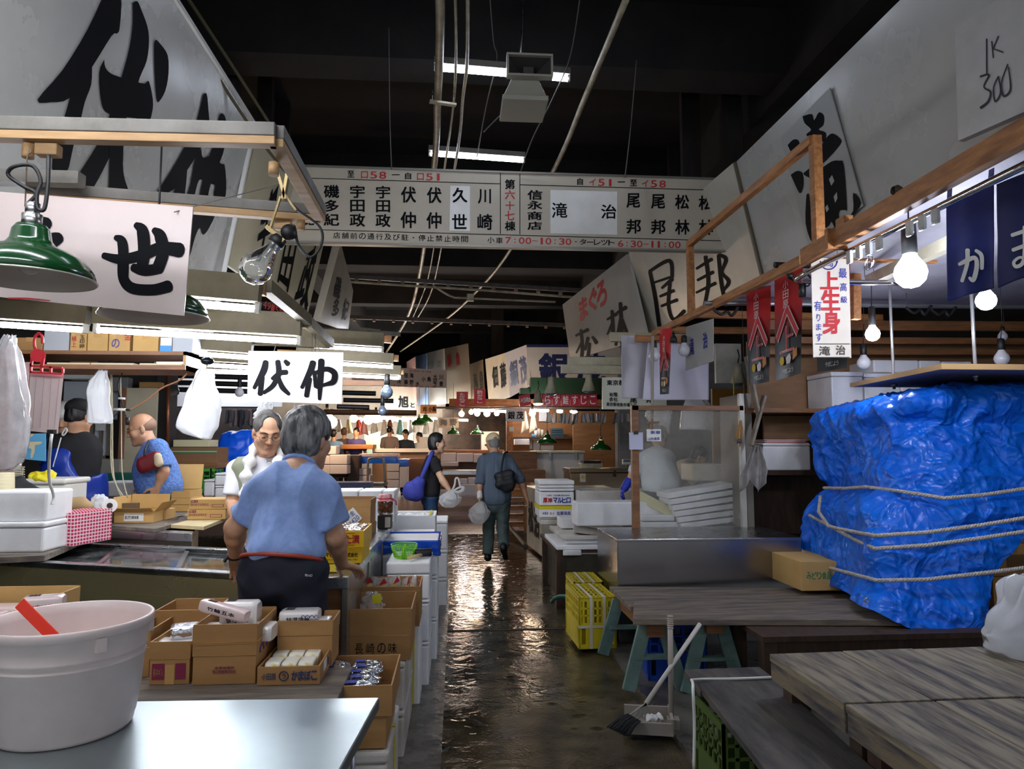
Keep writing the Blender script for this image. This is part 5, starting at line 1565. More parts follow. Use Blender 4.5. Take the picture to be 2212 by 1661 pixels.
MB().cyl((0,0,-.02),(0,0,-.06),.006,6).build('hook',STEEL,T)
run('twisted_cord','brown twisted lamp cord slung from the shelf to the white plug','cord',[(410,798,5.1),(390,820,5.1),(350,838,5.1),(320,862,5.1),(283,885,5.1)],.006,mat('cord_brown',(150,104,74),.7))
for i,(x,e) in enumerate(((238,268),(241,262),(260,276))):
 run('hanging_string',('left pale string','middle pale string','right pale string') [i]+' hanging behind the foam trough in the left stall','string',[(x,800,5.3),(x+2,900,5.3),(x+4,1020,5.3),(e,1075,5.3)],.004,mat('string_buff',(196,188,160),.8))
T=thing('socket_strip','white cord connector with a black plug hanging in mid air','plug',at(258,884,5.2))
MB().cyl(at(246,884,5.2),at(272,885,5.2),.01,8).build('connector',WHITE,T,world=True)
MB().cyl(at(256,860,5.2),at(270,861,5.2),.008,8).build('connector',WHITE,T,world=True)
MB().cyl(at(272,885,5.2),at(282,886,5.2),.008,8).cyl(at(275,902,5.2),at(276,918,5.2),.014,8).tube(smooth_path([at(262,862,5.2),at(268,885,5.2),at(275,905,5.2)],5),.004,5).tube(smooth_path([at(240,905,5.2),at(262,880,5.2),at(255,830,5.2),at(268,800,5.2)],5),.004,5).build('plug',BLACK,T,world=True)
# back of the left stall
BW=mat('stall_back',(62,56,50),.7,col2=(40,36,33),ns=2)
struct('partition_20',MB().box(*pb(-200,368,690,1100,8.2,.05)),BW)
T=thing('stall_door','beige flush door standing at the back of the left stall','door',at(300,1100,7.6))
MB().box(*pb(264,334,838,1120,7.6,.04)).build('leaf',mat('beige_door',(190,182,156),.6,col2=(170,160,134),ns=1.5),T,world=True)
tag(MB().box(*pb(255,266,838,1120,7.58,.06)).build('brown_stile',mat('brown_edge',(130,88,62),.6),T,world=True),'brown stile')
T=thing('inner_window','white framed inner window behind the worker in black','window',at(220,980,7.9))
MB().box(*pb(196,236,906,984,7.9,.03)).build('pane',mat('pane_white',(206,214,222),.2),T,world=True)
g=MB()
for a in ((192,200,900,990),(230,238,900,990),(214,219,900,990),(192,238,984,992)):
 g.box(*pb(*a,7.86,.04))
g.build('frame',mat('window_brown',(120,110,98),.6),T,world=True)
MB().box(*pb(206,228,916,930,7.85,.01)).build('sticker',WHITE,T,world=True)
T=thing('wall_cabinet','pale cabinet front on the back wall above the worker in black','cabinet',at(180,900,7.9))
MB().box(*pb(137,236,824,905,7.9,.2)).build('body',mat('cabinet_pale',(184,190,196),.5),T,world=True)
MB().box(*pb(137,190,806,818,7.7,.2)).build('papers',WHITE,T,world=True)
T=thing('lower_cabinet','grey counter cabinet under the inner window','cabinet',at(215,1080,7.5))
MB().box(*pb(195,256,992,1100,7.5,.3)).build('body',mat('cab_grey',(150,146,136),.6),T,world=True)
for i,(a,m_,lab) in enumerate((((150,200,770,800),CARD,'carton on the back wall ledge at left'),((300,345,825,838),CARD,'flat carton on top of the beige door frame'),((240,276,815,845),mat('grey_bin',(120,120,120)),'grey fuse box right of the hanging strings'),((205,238,838,850),WHITE,'white roll on the cabinet'))):
 solo('storage_box',MB().box(*pb(*a,7.85,.12)),m_,lab,'box',bevel=.006)
struct('partition_21',MB().box(*pb(336,366,800,1010,8.0,.2)),mat('dark_cupboard',(36,30,27),.7))
solo('copper_pipe',MB().cyl(at(364,800,7.8),at(361,1000,7.8),.02,8),mat('copper',(128,78,52),.35,.6),'dark upright copper pipe right of the beige door','pipe')
# ---------------------------------------------------------------- counters of the left stall
zc=.88
fl,fr2=at(-60,1206,Z=zc),at(528,1240,Z=zc)
bl,br=at(20,1150,Z=zc),at(528,1185,Z=zc)
bl=fl+(br-fr2)
MIR=mat('reflection_tinted_steel',(200,188,142),.2,.74,rough2=.34,ns=1.5,thr=(.2,.8),bump=.006,bs=2)  # olive base colour stands in for the cartons' golden reflection in the steel
T=thing('display_freezer','steel display freezer with sliding glass lids, mirror-bright front','freezer',((fl.x+fr2.x)/2,(fl.y+br.y)/2,0))
o=[fl,fr2,br,bl]
MB().hexa([V((p.x,p.y,.03)) for p in o]+[V((p.x,p.y,zc-.13)) for p in o]).build('body',MIR,T,world=True)
wl=lambda u,v,z=zc:V((*(fl.lerp(fr2,u).lerp(bl.lerp(br,u),v)).xy,z))
def ubox(u0,u1,v0,v1,z0,z1):
 L=[wl(u0,v0),wl(u1,v0),wl(u1,v1),wl(u0,v1)]
 return MB().hexa([V((p.x,p.y,z0)) for p in L]+[V((p.x,p.y,z1)) for p in L])
ubox(0,1,0,.09,zc-.03,zc).build('front_rim',STEELB,T,world=True,bevel=.006)
ubox(0,1,.001,.085,zc-.13,zc-.031).build('front_panel',MIR,T,world=True)
ubox(0,1,.91,1,zc-.13,zc).build('rear_rim',STEELB,T,world=True,bevel=.006)
ubox(.97,1,.09,.91,zc-.13,zc).build('end_rim',STEELB,T,world=True)
ubox(0,.97,.09,.91,zc-.129,zc-.12).build('well',mat('frosty_well',(62,66,66),.5,col2=(30,32,32),ns=6),T,world=True)
for i,(u0,u1,z) in enumerate(((.0,.5,zc-.03),(.47,.78,zc-.015),(.76,.97,zc-.03))):
 g=ubox(u0,u1,.1,.9,z-.004,z)
 L=g.build('glass_lid',sheet('lid_glass',(190,200,200),haze=.16,hv=.3,gl=.3,rough=.06,ns=9),T,world=True)
 fr_=MB()
 for a in ((u0,u0+.018,.1,.9),(u1-.018,u1,.1,.9),(u0,u1,.1,.15),(u0,u1,.85,.9)):
  k=ubox(*a,z-.012,z+.006)
  fr_.add(k.v,k.f)
 fr_.build('lid_frame',mat('lid_frame',(150,150,150),.25,1),L,world=True)
T=thing('back_counter','steel counter ledge behind the display freezer carrying cartons','counter',((bl.x+br.x)/2,4.7,0))
zk=.95
o=[wl(0,1.06),wl(.78,1.06),wl(.78,1.85),wl(0,1.85)]
o=[V((p.x,p.y,0)) for p in o]
MB().hexa([p+V((0,0,.03)) for p in o]+[p+V((0,0,zk-.05)) for p in o]).build('body',mat('counter_side',(120,112,100),.35,.8),T,world=True)
for v0,v1,m_ in ((1.04,1.2,STEELB),(1.22,1.5,mat('lid_dark',(120,110,100),.2,.9)),(1.52,1.62,STEELB),(1.64,1.85,mat('lid_dark',(120,110,100)))):
 k=ubox(0,.78,v0,v1,zk-.05,zk+(.0 if m_ is STEELB else-.012))
 k.build('top_rail' if m_ is STEELB else 'lid',m_,T,world=True,bevel=.003)
# carrying boards and boxes on the counters
pz=zc+.004
L=[at(-70,1220,Z=pz),at(96,1212,Z=pz),at(220,1158,Z=pz),at(120,1140,Z=pz)]
solo('wooden_board',MB().hexa(L+[p+V((0,0,.03)) for p in L]),GW,'worn wooden board over the freezer lids carrying the foam boxes at left','board')
pz+=.03
def onz(x0,x1,yt,yb,z,d,h=None):
 """box standing at height z: front bottom edge at pixel row yb"""
 a,c_=at(x0,yb,Z=z),at(x1,yb,Z=z)
 Y=(a.y+c_.y)/2
 return (at(x0,yb,Y).x,at(x1,yb,Y).x,Y,Y+d,z,h+z if h else at((x0+x1)/2,yt,Y).z)
b=onz(-60,92,1128,1194,pz,.3)
foambox('white foam box on the wooden board, lower of the two at left',b,.03,group='foam boxes on the freezer')
foambox('white foam box on the wooden board, upper of the two at left',(b[0],at(100,1100,b[2]+.02).x,b[2]+.02,b[3],b[5],b[5]+.17),0,group='foam boxes on the freezer')
b=onz(97,138,1117,1180,pz,.32)
b=(b[0],b[0]+.2,b[2],b[3],b[4],b[4]+.19)
GING=mat('gingham',(206,40,84),.5)
nt=GING.node_tree
bk=nt.nodes.new('ShaderNodeTexBrick')
bk.offset=0
for k_,v_ in (('Scale',1),('Brick Width',.024),('Row Height',.02),('Mortar Size',.003)):
 bk.inputs[k_].default_value=v_
bk.inputs['Color1'].default_value=bk.inputs['Color2'].default_value=lin((188,32,76))
bk.inputs['Mortar'].default_value=lin((235,220,222))
tc_=nt.nodes.new('ShaderNodeTexCoord')
mp_=nt.nodes.new('ShaderNodeMapping'); mp_.inputs['Rotation'].default_value=(R(90),0,0)
cx_=nt.nodes.new('ShaderNodeVectorMath'); cx_.operation='MULTIPLY_ADD'; cx_.inputs[1].default_value=(1,0,1)
sx_=nt.nodes.new('ShaderNodeSeparateXYZ'); cb_=nt.nodes.new('ShaderNodeCombineXYZ'); ad_=nt.nodes.new('ShaderNodeMath')
nt.links.new(tc_.outputs['Object'],sx_.inputs[0]); nt.links.new(sx_.outputs[0],ad_.inputs[0]); nt.links.new(sx_.outputs[1],ad_.inputs[1])
nt.links.new(ad_.outputs[0],cb_.inputs[0]); nt.links.new(sx_.outputs[2],cb_.inputs[1]); nt.links.new(cb_.outputs[0],bk.inputs['Vector'])
nt.links.new(bk.outputs['Color'],nt.nodes['Principled BSDF'].inputs['Base Color'])
carton('red and white checked carton beside the white foam boxes',b,.0,GING,closed=True,tape=False,rz=R(-14))
b=onz(176,204,1114,1158,pz-.02,.3)
carton('small open buff carton next to the red checked one',(b[0]-.02,b[0]+.12,b[2],b[3],b[4],b[4]+.16),0,CARDL,rz=R(-12))
pz=zk+.002
for pts,lab,m_ in (([(228,1142),(335,1150),(470,1112),(420,1105),(300,1118)],'thin dark board under the flapped carton on the steel ledge',GW),([(346,1139),(440,1145),(505,1118),(488,1106),(420,1112),(350,1132)],'round-ended pale chopping board under the two printed cartons',mat('chopping_board',(206,190,146),.6,col2=(190,172,128),ns=4))):
 L=[at(*p,Z=pz) for p in pts]
 n=len(L)
 solo('chopping_board',MB().add(L+[p+V((0,0,.022)) for p in L],[tuple(range(n))[::-1],tuple(range(n,2*n))]+[(i,(i+1)%n,n+(i+1)%n,n+i) for i in range(n)]),m_,lab,'board')
pz+=.024
b=onz(246,331,1105,1129,pz,.26)
T=carton('buff carton with drooping front flap on the steel ledge',b,.1,CARDL,which='bl',lean=.1)
w,d,h=(b[1]-b[0])/2,.13,b[5]-b[4]
MB().hexa([V(p) for p in ((-w,-d-.003,h),(w,-d-.003,h),(w,-d+.003,h),(-w,-d+.003,h),(-w-.0,-d-.05,h-.075+.1),(w,-d-.05,h+.025),(w,-d-.044,h+.025),(-w,-d-.044,h+.025))]).build('flap',CARDL,T)
MB().hexa([V(p) for p in ((w,-d,h),(w,d,h),(w+.004,d,h),(w+.004,-d,h),(w+.05,-d,h+.06),(w+.05,d,h+.06),(w+.054,d,h+.06),(w+.054,-d,h+.06))]).build('flap',CARDL,T)
MB().box(-w*.5,w*.5,-d-.002,-d-.001,h*.15,h*.85).build('paper_label',WHITE,T)
front(T,'あさり美味煮',-w*.45,h*.32,w*.7,h*.3,INK,d,.03)
b2=onz(334,355,1102,1124,pz,.2)
carton('small printed carton behind the flapped one',(b2[0],b2[1],b2[2]+.03,b2[3],b2[4],b2[5]),m=CARDL,closed=True,tape=False)
b=onz(318,404,1062,1108,pz,.28)
hh=(b[5]-b[4])/3
for i in range(3):
 T=carton(('bottom','middle','top')[i]+' flat carton of the stack behind the printed cartons',(b[0]-.03*(i==2),b[1]-.01*i,b[2]+.1,b[3]+.1,b[4]+i*hh,b[4]+(i+1)*hh-.002),m=CARDL,closed=i<2,tape=False,group='flat cartons')
 w=(b[1]-b[0])/2
 MB().box(w+.001,w+.002,-.12,-.05,hh*.2,hh*.8).build('paper_label',WHITE,T)
 if i==2:
  MB().hexa([V(p) for p in ((-w+.01,.13,hh),(w,.13,hh),(w,.137,hh),(-w+.01,.137,hh),(-w+.01,.17,hh+.2),(w,.17,hh+.2),(w,.176,hh+.2),(-w+.01,.176,hh+.2))]).build('open_lid',CARDL,T)
PUR=mat('purple_print',(130,46,78),.6)
b=onz(404,487,1078,1122,pz,.26)
hh=(b[5]-b[4])/2
for i in range(2):
 T=carton(('lower','upper') [i]+' of two printed cartons on the pale chopping board',(b[0]+.01*i,b[1]+.01*i,b[2],b[3],b[4]+i*hh,b[4]+(i+1)*hh-.002),m=CARDL,closed=True,tape=False,group='printed bean cartons')
 w,d=(b[1]-b[0])/2,.13
 MB().box(-w*.92,-w*.55,-d-.002,-d-.001,hh*.66,hh*.9).build('print',PUR,T)
 front(T,'FB-1',-w*.88,hh*.7,w*.3,hh*.16,CARDL,d,.03,off=.004)
 front(T,'国内産丹波黒黒豆',-w*.92,hh*.34,w*.95,hh*.24,PUR,d,.01)
 g=MB().box(w*.2,w*.82,-d-.002,-d-.001,hh*.2,hh*.5)
 g.build('barcode',PUR,T)
 front(T,'||||||||',w*.24,hh*.25,w*.54,hh*.2,CARDL,d,.03,off=.004)
# ================================================================ foreground: steel table, bucket, cartons
zt=.75
a,b=at(820,1506,Z=zt),at(735,1661,Z=zt)
d=(b-a).normalized()
fr_=a+d*1.0
L=[V((-2.2,fr_.y,zt)),fr_,a,V((-2.2,at(300,1504,Z=zt).y,zt))]
T=thing('steel_table','wet stainless steel table in the lower left corner','table',((a.x-2.2)/2,1.6,0))
MB().hexa([p-V((0,0,.035)) for p in L]+L).build('tabletop',mat('wet_steel',(178,190,192),.26,1,rough2=.5,ns=3,bump=.03,bs=7,thr=(.25,.75)),T,world=True,bevel=.004)
for x,y in ((a.x-.08,a.y-.08),(fr_.x-.08,fr_.y+.08),(-2.1,a.y-.08),(-2.1,fr_.y+.08)):
 MB().cyl((x,y,0),(x,y,zt-.036),.022,12).build('leg',STEEL,T,world=True)
BK=mat('bucket_white',(228,212,206),.4,col2=(214,196,190),ns=3)
c=V((at(140,1572,Z=zt).x,at(140,1572,Z=zt).y,zt))
T=thing('bucket','large pinkish white plastic bucket on the steel table','bucket',c)
h=.29
MB().lathe([(.001,.002),(.158,.002),(.163,.012),(.166,.03),(.168,.032),(.1745,.075),(.177,.077),(.1845,.185),(.188,.187),(.188,.19),(.1855,.192),(.187,.205),(.1905,.207),(.1885,.211),(.194,.262),(.199,.264),(.203,.27),(.205,.286),(.201,.29),(.194,.288),(.188,.262),(.16,.012),(.001,.01)],64).build('body',BK,T)
for a_ in (-.75,-2.55,2.6,.45):
 x,y=.197*math.cos(a_),.197*math.sin(a_)
 MB().box(-.012,.012,-.006,.006,.23,.264,Matrix.Translation((x,y,0)) @ Matrix.Rotation(a_+R(90),4,'Z')).build('handle_lug',BK,T)
p,q=at(42,1302,c.y+.03),at(112,1372,c.y+.02)
q=p+(q-p)*1.9
T=thing('red_scraper','orange red plastic strip sticking up out of the white bucket','scraper',q)
MB().bar(p,q,.033,.005,(0,1,0)).build('blade',mat('scarlet',(232,54,30),.35),T,world=True,bevel=.002)
zb=.635
T=thing('box_table','dark wooden table holding the row of open cartons in front','table',(-1.2,2.8,0))
xr=at(742,1480,Z=zb).x
MB().hexa([V((x,y,z)) for z in (zb-.04,zb-.002) for x,y in ((-2.3,2.52),(xr,2.55),(xr,2.95),(-2.3,2.95))]).build('tabletop',GW,T,world=True,bevel=.003)
for x in (-2.1,xr-.1):
 for y in (2.62,2.92):
  MB().box(x-.03,x+.03,y-.03,y+.03,0,zb-.041).build('leg',DARKW,T,world=True)
def pack(label,c,s,m,rz=0,ry=0,text=None,group=None,tm=None,name='food_pack'):
 T=thing(name,label,'packet',c,rz,group)
 M=Matrix.Rotation(ry,4,'Y')
 w,d,h=s
 g=MB()
 n=10
 def f(u,v):
  a=u*2*math.pi
  r=lambda t:math.copysign(abs(t) ** .45,t)
  k=1 if .06<v<.94 else .86
  return M @ V(((v-.5)*w,r(math.cos(a))*d/2*k,h/2+r(math.sin(a))*h/2*k))
 g.grid(f,28,14)
 e=[M @ V((sx*w/2,math.copysign(abs(math.cos(a)) ** .45,math.cos(a))*d*.43,h/2+math.copysign(abs(math.sin(a)) ** .45,math.sin(a))*h*.43)) for sx in (-1,1) for a in [i*math.pi/10 for i in range(20)]]
 g.add(e,[tuple(range(20))[::-1],tuple(range(20,40))])
 g.build('wrap',m,T)
 if text:
  k=flat(MB(),M @ Matrix.Translation((-w*.3,-d/2-.001,h*.35)),text,w*.6,h*.3,.02)
  k.build('print',tm or INK,T)
  k=MB()
  for i in range(9):
   k.box(-w*.38+i*.004,-w*.38+i*.004+(.0024 if i%3 else .0012),-d*.2,d*.2,h+.0005,h+.001,M)
  k.build('barcode',INK,T)
 return T
PK=mat('white_wrap',(232,226,222),.2,coat=.5,bump=.03,bs=30)
PKP=mat('pink_wrap',(236,212,208),.22,coat=.5,bump=.03,bs=30)
SIL=mat('silver_foil',(214,218,226),.1,.9,bump=.35,bs=28)
T=carton('large open carton full of pink packs at the left edge',(-1.98,-1.415,2.5,2.9,zb,.9),.07,CARDL,which='brl',lean=.02)
for i in range(4):
 for j in range(3):
  pack(('front','middle','rear')[j]+' row pink pack, number '+('one','two','three','four')[i]+' across the big left carton',(-1.9+i*.135,2.57+j*.125,.86),(.128,.112,.06),PKP,text='蒲鉾' if j==0 else None,group='pink packs in the big left carton')
pack('pink loaf pack lying on top of the other packs in the big left carton',(at(97,1275,2.62).x,2.62,.921),(.12,.075,.07),PKP,R(14),text='かまぼこ',tm=RED)
PURP=mat('purple_label',(128,30,66),.6)
c_=onz(283,321,1400,1462,zb,.22)
carton('brown carton half hidden behind the small label carton',c_,.07,which='flbr',lean=.04)
c_=onz(322,408,1425,1478,zb,.21)
T=carton('small upright carton with purple blocks, plastic packs heaped in it',c_,.065,which='flbr',lean=.05)
w,dd,h=(c_[1]-c_[0])/2,.105,c_[5]-c_[4]
for x0,x1 in ((-w*.88,-w*.25),(w*.3,w*.82)):
 MB().box(x0,x1,-dd-.002,-dd-.001,h*.2,h*.85).build('print',PURP,T)
MB().box(-w*.22,w*.26,-dd-.003,-dd-.002,0,h*.8).build('tape',TAPE,T)
front(T,'長ネギ入',-w*.8,h*.35,w*.5,h*.3,CARD,dd,off=.004)
for i in range(3):
 pack(('lower left','lower right','top')[i]+' clear-wrapped white pack in the small upright carton',((c_[0]+c_[1])/2+(-.03,.035,.005)[i],c_[2]+.09+.02*i,c_[5]+(.0,.0,.045)[i]),(.1,.1,.05),SIL if i==2 else PK,R(-6+12*i),group='packs in the small upright carton')
c_=onz(415,551,1418,1478,zb,.28)
T=carton('tall open carton in the middle of the front row, a wrapped roll across it',c_,.115,which='flbr',lean=.02)
w,dd,h=(c_[1]-c_[0])/2,.14,c_[5]-c_[4]
front(T,'会津地鶏卵',-w*.3,h*.55,w*.62,h*.1,PURP,dd)
front(T,'桃山物産株式会社',-w*.36,h*.4,w*.75,h*.12,PURP,dd)
g=MB()
for y0 in (.0,.09):
 for r0 in (.022,.03):
  g.tube([(w+.003,y0-.07+r0*math.cos(a),h+.0+r0*math.sin(a)) for a in [math.pi*i/10 for i in range(11)]],.002,4)
g.build('print',mat('print_violet',(84,40,110),.6),T)
MB().tube([(-w-.005,-dd-.012,h+.05),(w+.01,-dd-.012,h+.055),(w+.012,dd+.01,h+.075)],.0015,4).build('rubber_band',mat('rubber',(190,130,60),.6),T)
X,Y=(c_[0]+c_[1])/2,c_[2]
zz=c_[5]+.075
pack('upright white printed pack at the back of the middle carton',(X-.0,Y+.19,zz-.03),(.14,.09,.115),PK,text='板付蒲鉾')
pack('wrapped long roll lying across the middle carton with a bar code',(X-.04,Y+.1,zz+.045),(.19,.05,.045),PKP,R(-14),R(12),text='竹輪五本')
for i in range(3):
 pack(('left','centre','right')[i]+' white pack sunk in the middle carton',(X-.1+.1*i,Y+.13,zz-.05),(.09,.12,.06),PK,group='packs sunk in the middle carton')
c_=onz(598,716,1374,1440,zb,.17)
T=carton('open carton at the back right holding the blue patterned pack',c_,.06,which='flbr',lean=.04)
X,Y=(c_[0]+c_[1])/2,c_[2]
T=pack('white pack with blue wave pattern in the back right carton',(at(648,1340,Y+.06).x,Y+.07,c_[5]+.025),(.15,.1,.065),PK,text='特選蒲鉾')
g=MB()
for i in range(4):
 for j in range(3):
  g.tube([(.02+i*.017+.008*math.cos(a),-.0515,.012+j*.014+.01*math.sin(a)) for a in [math.pi*k/8 for k in range(9)]],.0012,4)
g.build('wave_pattern',BLUE,T)
pack('small pack beside the blue patterned pack',(at(700,1350,Y+.06).x,Y+.07,c_[5]+.01),(.05,.09,.045),PK)
c_=onz(555,690,1440,1479,zb,.3)
T=carton('low tray carton with blue kamaboko lettering at the front right',c_,.045,which='b',lean=.05)
w,dd,h=(c_[1]-c_[0])/2,.15,c_[5]-c_[4]
BI=mat('blue_stamp',(40,54,92),.7)
front(T,'小田原',-w*.85,h*.3,w*.45,h*.35,BI,dd,.02)
front(T,'かまぼこ',w*.1,h*.25,w*.82,h*.5,BI,dd,.06)
flat(MB().tube([(-w*.15+.016*math.cos(a),-dd-.003,h*.5+.016*math.sin(a)) for a in [i*.3 for i in range(21)]],.0018,4,closed=True),Matrix.Translation((-w*.15-.008,-dd-.003,h*.5-.009)),'う',.016,.018,.03).build('stamp',BI,T)
right(T,'角',.0,h*.3,.03,h*.5,BI,w)
MB().box(w+.001,w+.002,-.08,-.02,h*.35,h*.95).build('paper_label',WHITE,T)
X,Y=(c_[0]+c_[1])/2,c_[2]
for i in range(6):
 pack('yellow-marked white pack in the low tray, '+('front left','front middle','front right','rear left','rear middle','rear right')[i],(X-.07+.06*(i%3),Y+.09+.11*(i // 3),zb+.01),(.055,.1,.055),mat('yellow_white_wrap',(232,228,214),.3,col2=(206,190,90),ns=28,thr=(.5,.6)),group='packs in the low tray')
c_=onz(330,452,1372,1425,zb,.22)
carton('open carton behind the small upright carton',c_,.1,which='flbr',lean=.02)
# ---------------------------------------------------------------- stacks along the lane
foambox('dirty foam box with yellow strap nearest the steel table corner',(-.62,-.235,2.72,3.2,0,.4),.04,m=FOAMD,strap=None,group='foam stacks by the lane')
T=thing('yellow_strap','yellow packing band round the nearest dirty foam box','strap',(-.23,2.9,0))
MB().box(-.234,-.231,2.96,2.975,.0,.402).box(-.62,-.231,2.96,2.975,.401,.403).build('band',mat('yellow_band',(222,205,20)),T,world=True)
carton('flat lower carton under the tray of shiny sachets',(-.66,-.245,2.74,3.12,.405,.52),m=CARD,closed=True,tape=False)
T=carton('carton tray full of shiny sachets above the steel table corner',(-.68,-.225,2.73,3.12,.522,.63),m=CARD)
for i in range(3):
 for j in range(5):
  x,y=-.6+i*.125+.01*(j%2),2.78+j*.066
  t=thing('foil_sachet','shiny foil sachet in the lane carton, column %s row %s'%('ABC'[i],('one','two','three','four','five')[j]),'sachet',(x,y,.612),0,'foil sachets')
  MB().grid(lambda u,v:V(((u-.5)*.12,(v-.5)*.062,.016*math.sin(math.pi*u) ** .5*math.sin(math.pi*v) ** .5+.006*noise.noise(V((u*5+i,v*4+j,i+j))))),14,10).build('foil',SIL,t,solid=.003)
  MB().box(-.05,-.01,-.02,.012,.019,.0195).build('print',BLUE,t)
for k,(z0,z1) in enumerate(((0,.225),(.228,.455))):
 foambox(('lower','upper')[k]+' dirty foam box under the brushed-lettering carton',(-.58,-.24,3.62,4.3,z0,z1),.03,m=FOAMD,group='foam stacks by the lane')
T=carton('tall open carton with brushed black lettering beside the lane',(-.545,-.215,3.63,4.04,.458,.576),.13,which='flbr',lean=.03)
front(T,'長崎の味',-.1,.035,.2,.05,INK,.205,.01,gap=.35)
b=bag('clear packet with a yellow tag in the brushed-lettering carton',[(1278,800,812),(1290,785,822),(1305,778,830),(1320,780,828)],3.9,.06,CLEAR,fold=.012)
MB().hexa([at(*p,3.83) for p in ((803,1286),(822,1282),(824,1302),(806,1304))]+[at(*p,3.835) for p in ((803,1286),(822,1282),(824,1302),(806,1304))]).build('yellow_tag',mat('tag_yellow',(206,206,30),.5),b,world=True)
foambox('foam box under the snack bag carton, its face to the lane',(-.6,-.2,4.33,4.62,0,.5),.03,group='foam stacks by the lane',strap=.8)
carton('open carton of snack bags behind the brushed-lettering carton',(-.55,-.195,4.1,4.42,.503,.69),.03,which='flbr',lean=.02)
for i,(x,yy) in enumerate(((-.5,4.3),(-.42,4.26),(-.35,4.3),(-.28,4.25),(-.23,4.32))):
 t=thing('snack_bag','clear snack bag with red corner in the carton, '+('leftmost','second','middle','fourth','rightmost')[i],'bag',(x,yy,.64),R(i*25),'snack bags')
 MB().grid(lambda u,v:V(((u-.5)*.1,.03*math.sin(math.pi*u)*math.sin(math.pi*v)+.012*noise.noise(V((u*4+i,v*4,1))),v*.1)),12,12).build('film',CLEAR,t,solid=.004)
 MB().ball((0,.012,.035),(.04,.02,.03),10).build('snack',mat('snack',(206,180,120),.7),t)
 MB().add([(-.02,-.012,.06),(.03,-.012,.07),(.01,-.012,.1)],[(0,1,2)]).build('red_tag',RED,t,solid=.002)
for z0,z1,lab in ((0,.27,'bottom'),(.273,.53,'middle'),(.533,.76,'top')):
 foambox(lab+' white foam box of the stack carrying the colander',(-.43,-.16,4.66,5.15,z0,z1),.07 if z1>.7 else .02,group='foam stacks by the lane',grip=z1>.7)
G=mat('lime_plastic',(128,206,30),.3,sss=0)
c=V((at(871,1208,4.78).x,4.85,.762))
T=thing('colander','lime green plastic colander on the white foam lid','colander',c)
g=MB()
n=36
for z,r in ((.0,.055),(.004,.056),(.075,.08),(.085,.085)):
 g.tube([(r*math.cos(2*math.pi*i/n),r*math.sin(2*math.pi*i/n),z+.003) for i in range(n)],.003,5,closed=True)
for z in (.02,.035,.05,.063):
 r=.056+.024*z/.075
 g.tube([(r*math.cos(2*math.pi*i/n),r*math.sin(2*math.pi*i/n),z) for i in range(n)],.0018,4,closed=True)
for i in range(n):
 a_=2*math.pi*i/n
 g.tube([(.056*math.cos(a_),.056*math.sin(a_),.004),(.081*math.cos(a_),.081*math.sin(a_),.08)],.0018 if i%9 else .008,4)
g.lathe([(.001,.002),(.056,.002)],24)
g.build('basket',G,T)
p,q=at(882,1217,4.7),at(912,1192,4.85)
T=thing('mallet','rubber mallet with wooden handle lying on the white foam lid','mallet',q)
p.z=q.z=.782
MB().cyl(p,q,.011,12).build('handle',mat('mallet_wood',(206,182,130),.5),T,world=True)
MB().cyl(q+V((-.045,-.0,.01)),q+V((.06,.02,.01)),.027,18).build('head',BLACK,T,world=True,bevel=.004)
for z0,z1,lab in ((0,.29,'bottom'),(.293,.58,'middle'),(.583,.82,'top')):
 foambox(lab+' foam box of the stack wrapped in blue film',(-.52,-.125,5.2,5.68,z0,z1),.02,group='foam stacks by the lane')
T=thing('blue_film','crumpled clear blue plastic film over the foam stack top','film',(-.32,5.44,.7))
BF=sheet('blue_film_sheet',(20,96,220),haze=.75,hv=.3,gl=.3,rough=.12,ns=5)
per=[(-.53,5.19),(-.115,5.19),(-.115,5.69),(-.53,5.69)]
def blf(u,v):
 k=u*4
 i=int(k)%4
 p=V(per[i]).lerp(V(per[(i+1)%4]),k-int(k))
 q=p-V((-.32,5.44))
 nz=noise.noise(V((p.x*14,p.y*14,v*3)))
 q=q*(1.0+.03+.05*nz*v)
 return V((q.x-.32,q.y+5.44,.83-v*(.1+.035*noise.noise(V((p.x*6,p.y*6,2))))))
MB().grid(blf,80,10).build('film',BF,T,world=True,solid=.002)
for b_,lab,lid in (((-.5,-.15,5.75,6.15,0,.62),'tall foam box behind the blue film stack',.02),((-.48,-.17,5.76,6.12,.623,.8),'lidded foam box with a red line, behind the blue film',.05),((-.55,-.15,6.25,6.75,0,.62),'foam box under the ice box by the lane',.02)):
 T=foambox(lab,b_,lid,group='foam stacks by the lane')
 if 'red' in lab:
  MB().box(-.09,.06,-.182,-.181,.1,.106).build('print',RED,T)
T=foambox('open foam box of ice with yellow strap and blue print',(-.56,-.17,6.26,6.72,.623,.9),opened=True,group='foam stacks by the lane')
front(T,'冷蔵食品 おいしい氷',-.14,.09,.2,.03,BLUE,.23)
MB().grid(lambda u,v:V(((u-.5)*.36,(v-.5)*.43,.25+.035*noise.noise(V((u*9,v*9,3))))),30,30).build('ice',mat('ice',(214,214,212),.25,bump=.3,bs=60),T)
MB().box(.14,.155,-.24,.24,.278,.281).build('strap',mat('yellow_band',(222,205,20)),T)
for z0,z1,lab in ((0,.26,'bottom'),(.263,.52,'middle'),(.523,.79,'top')):
 foambox(lab+' foam box of the slim last stack by the lane',(-.4,-.075,6.9,7.4,z0,z1),.03,group='foam stacks by the lane')
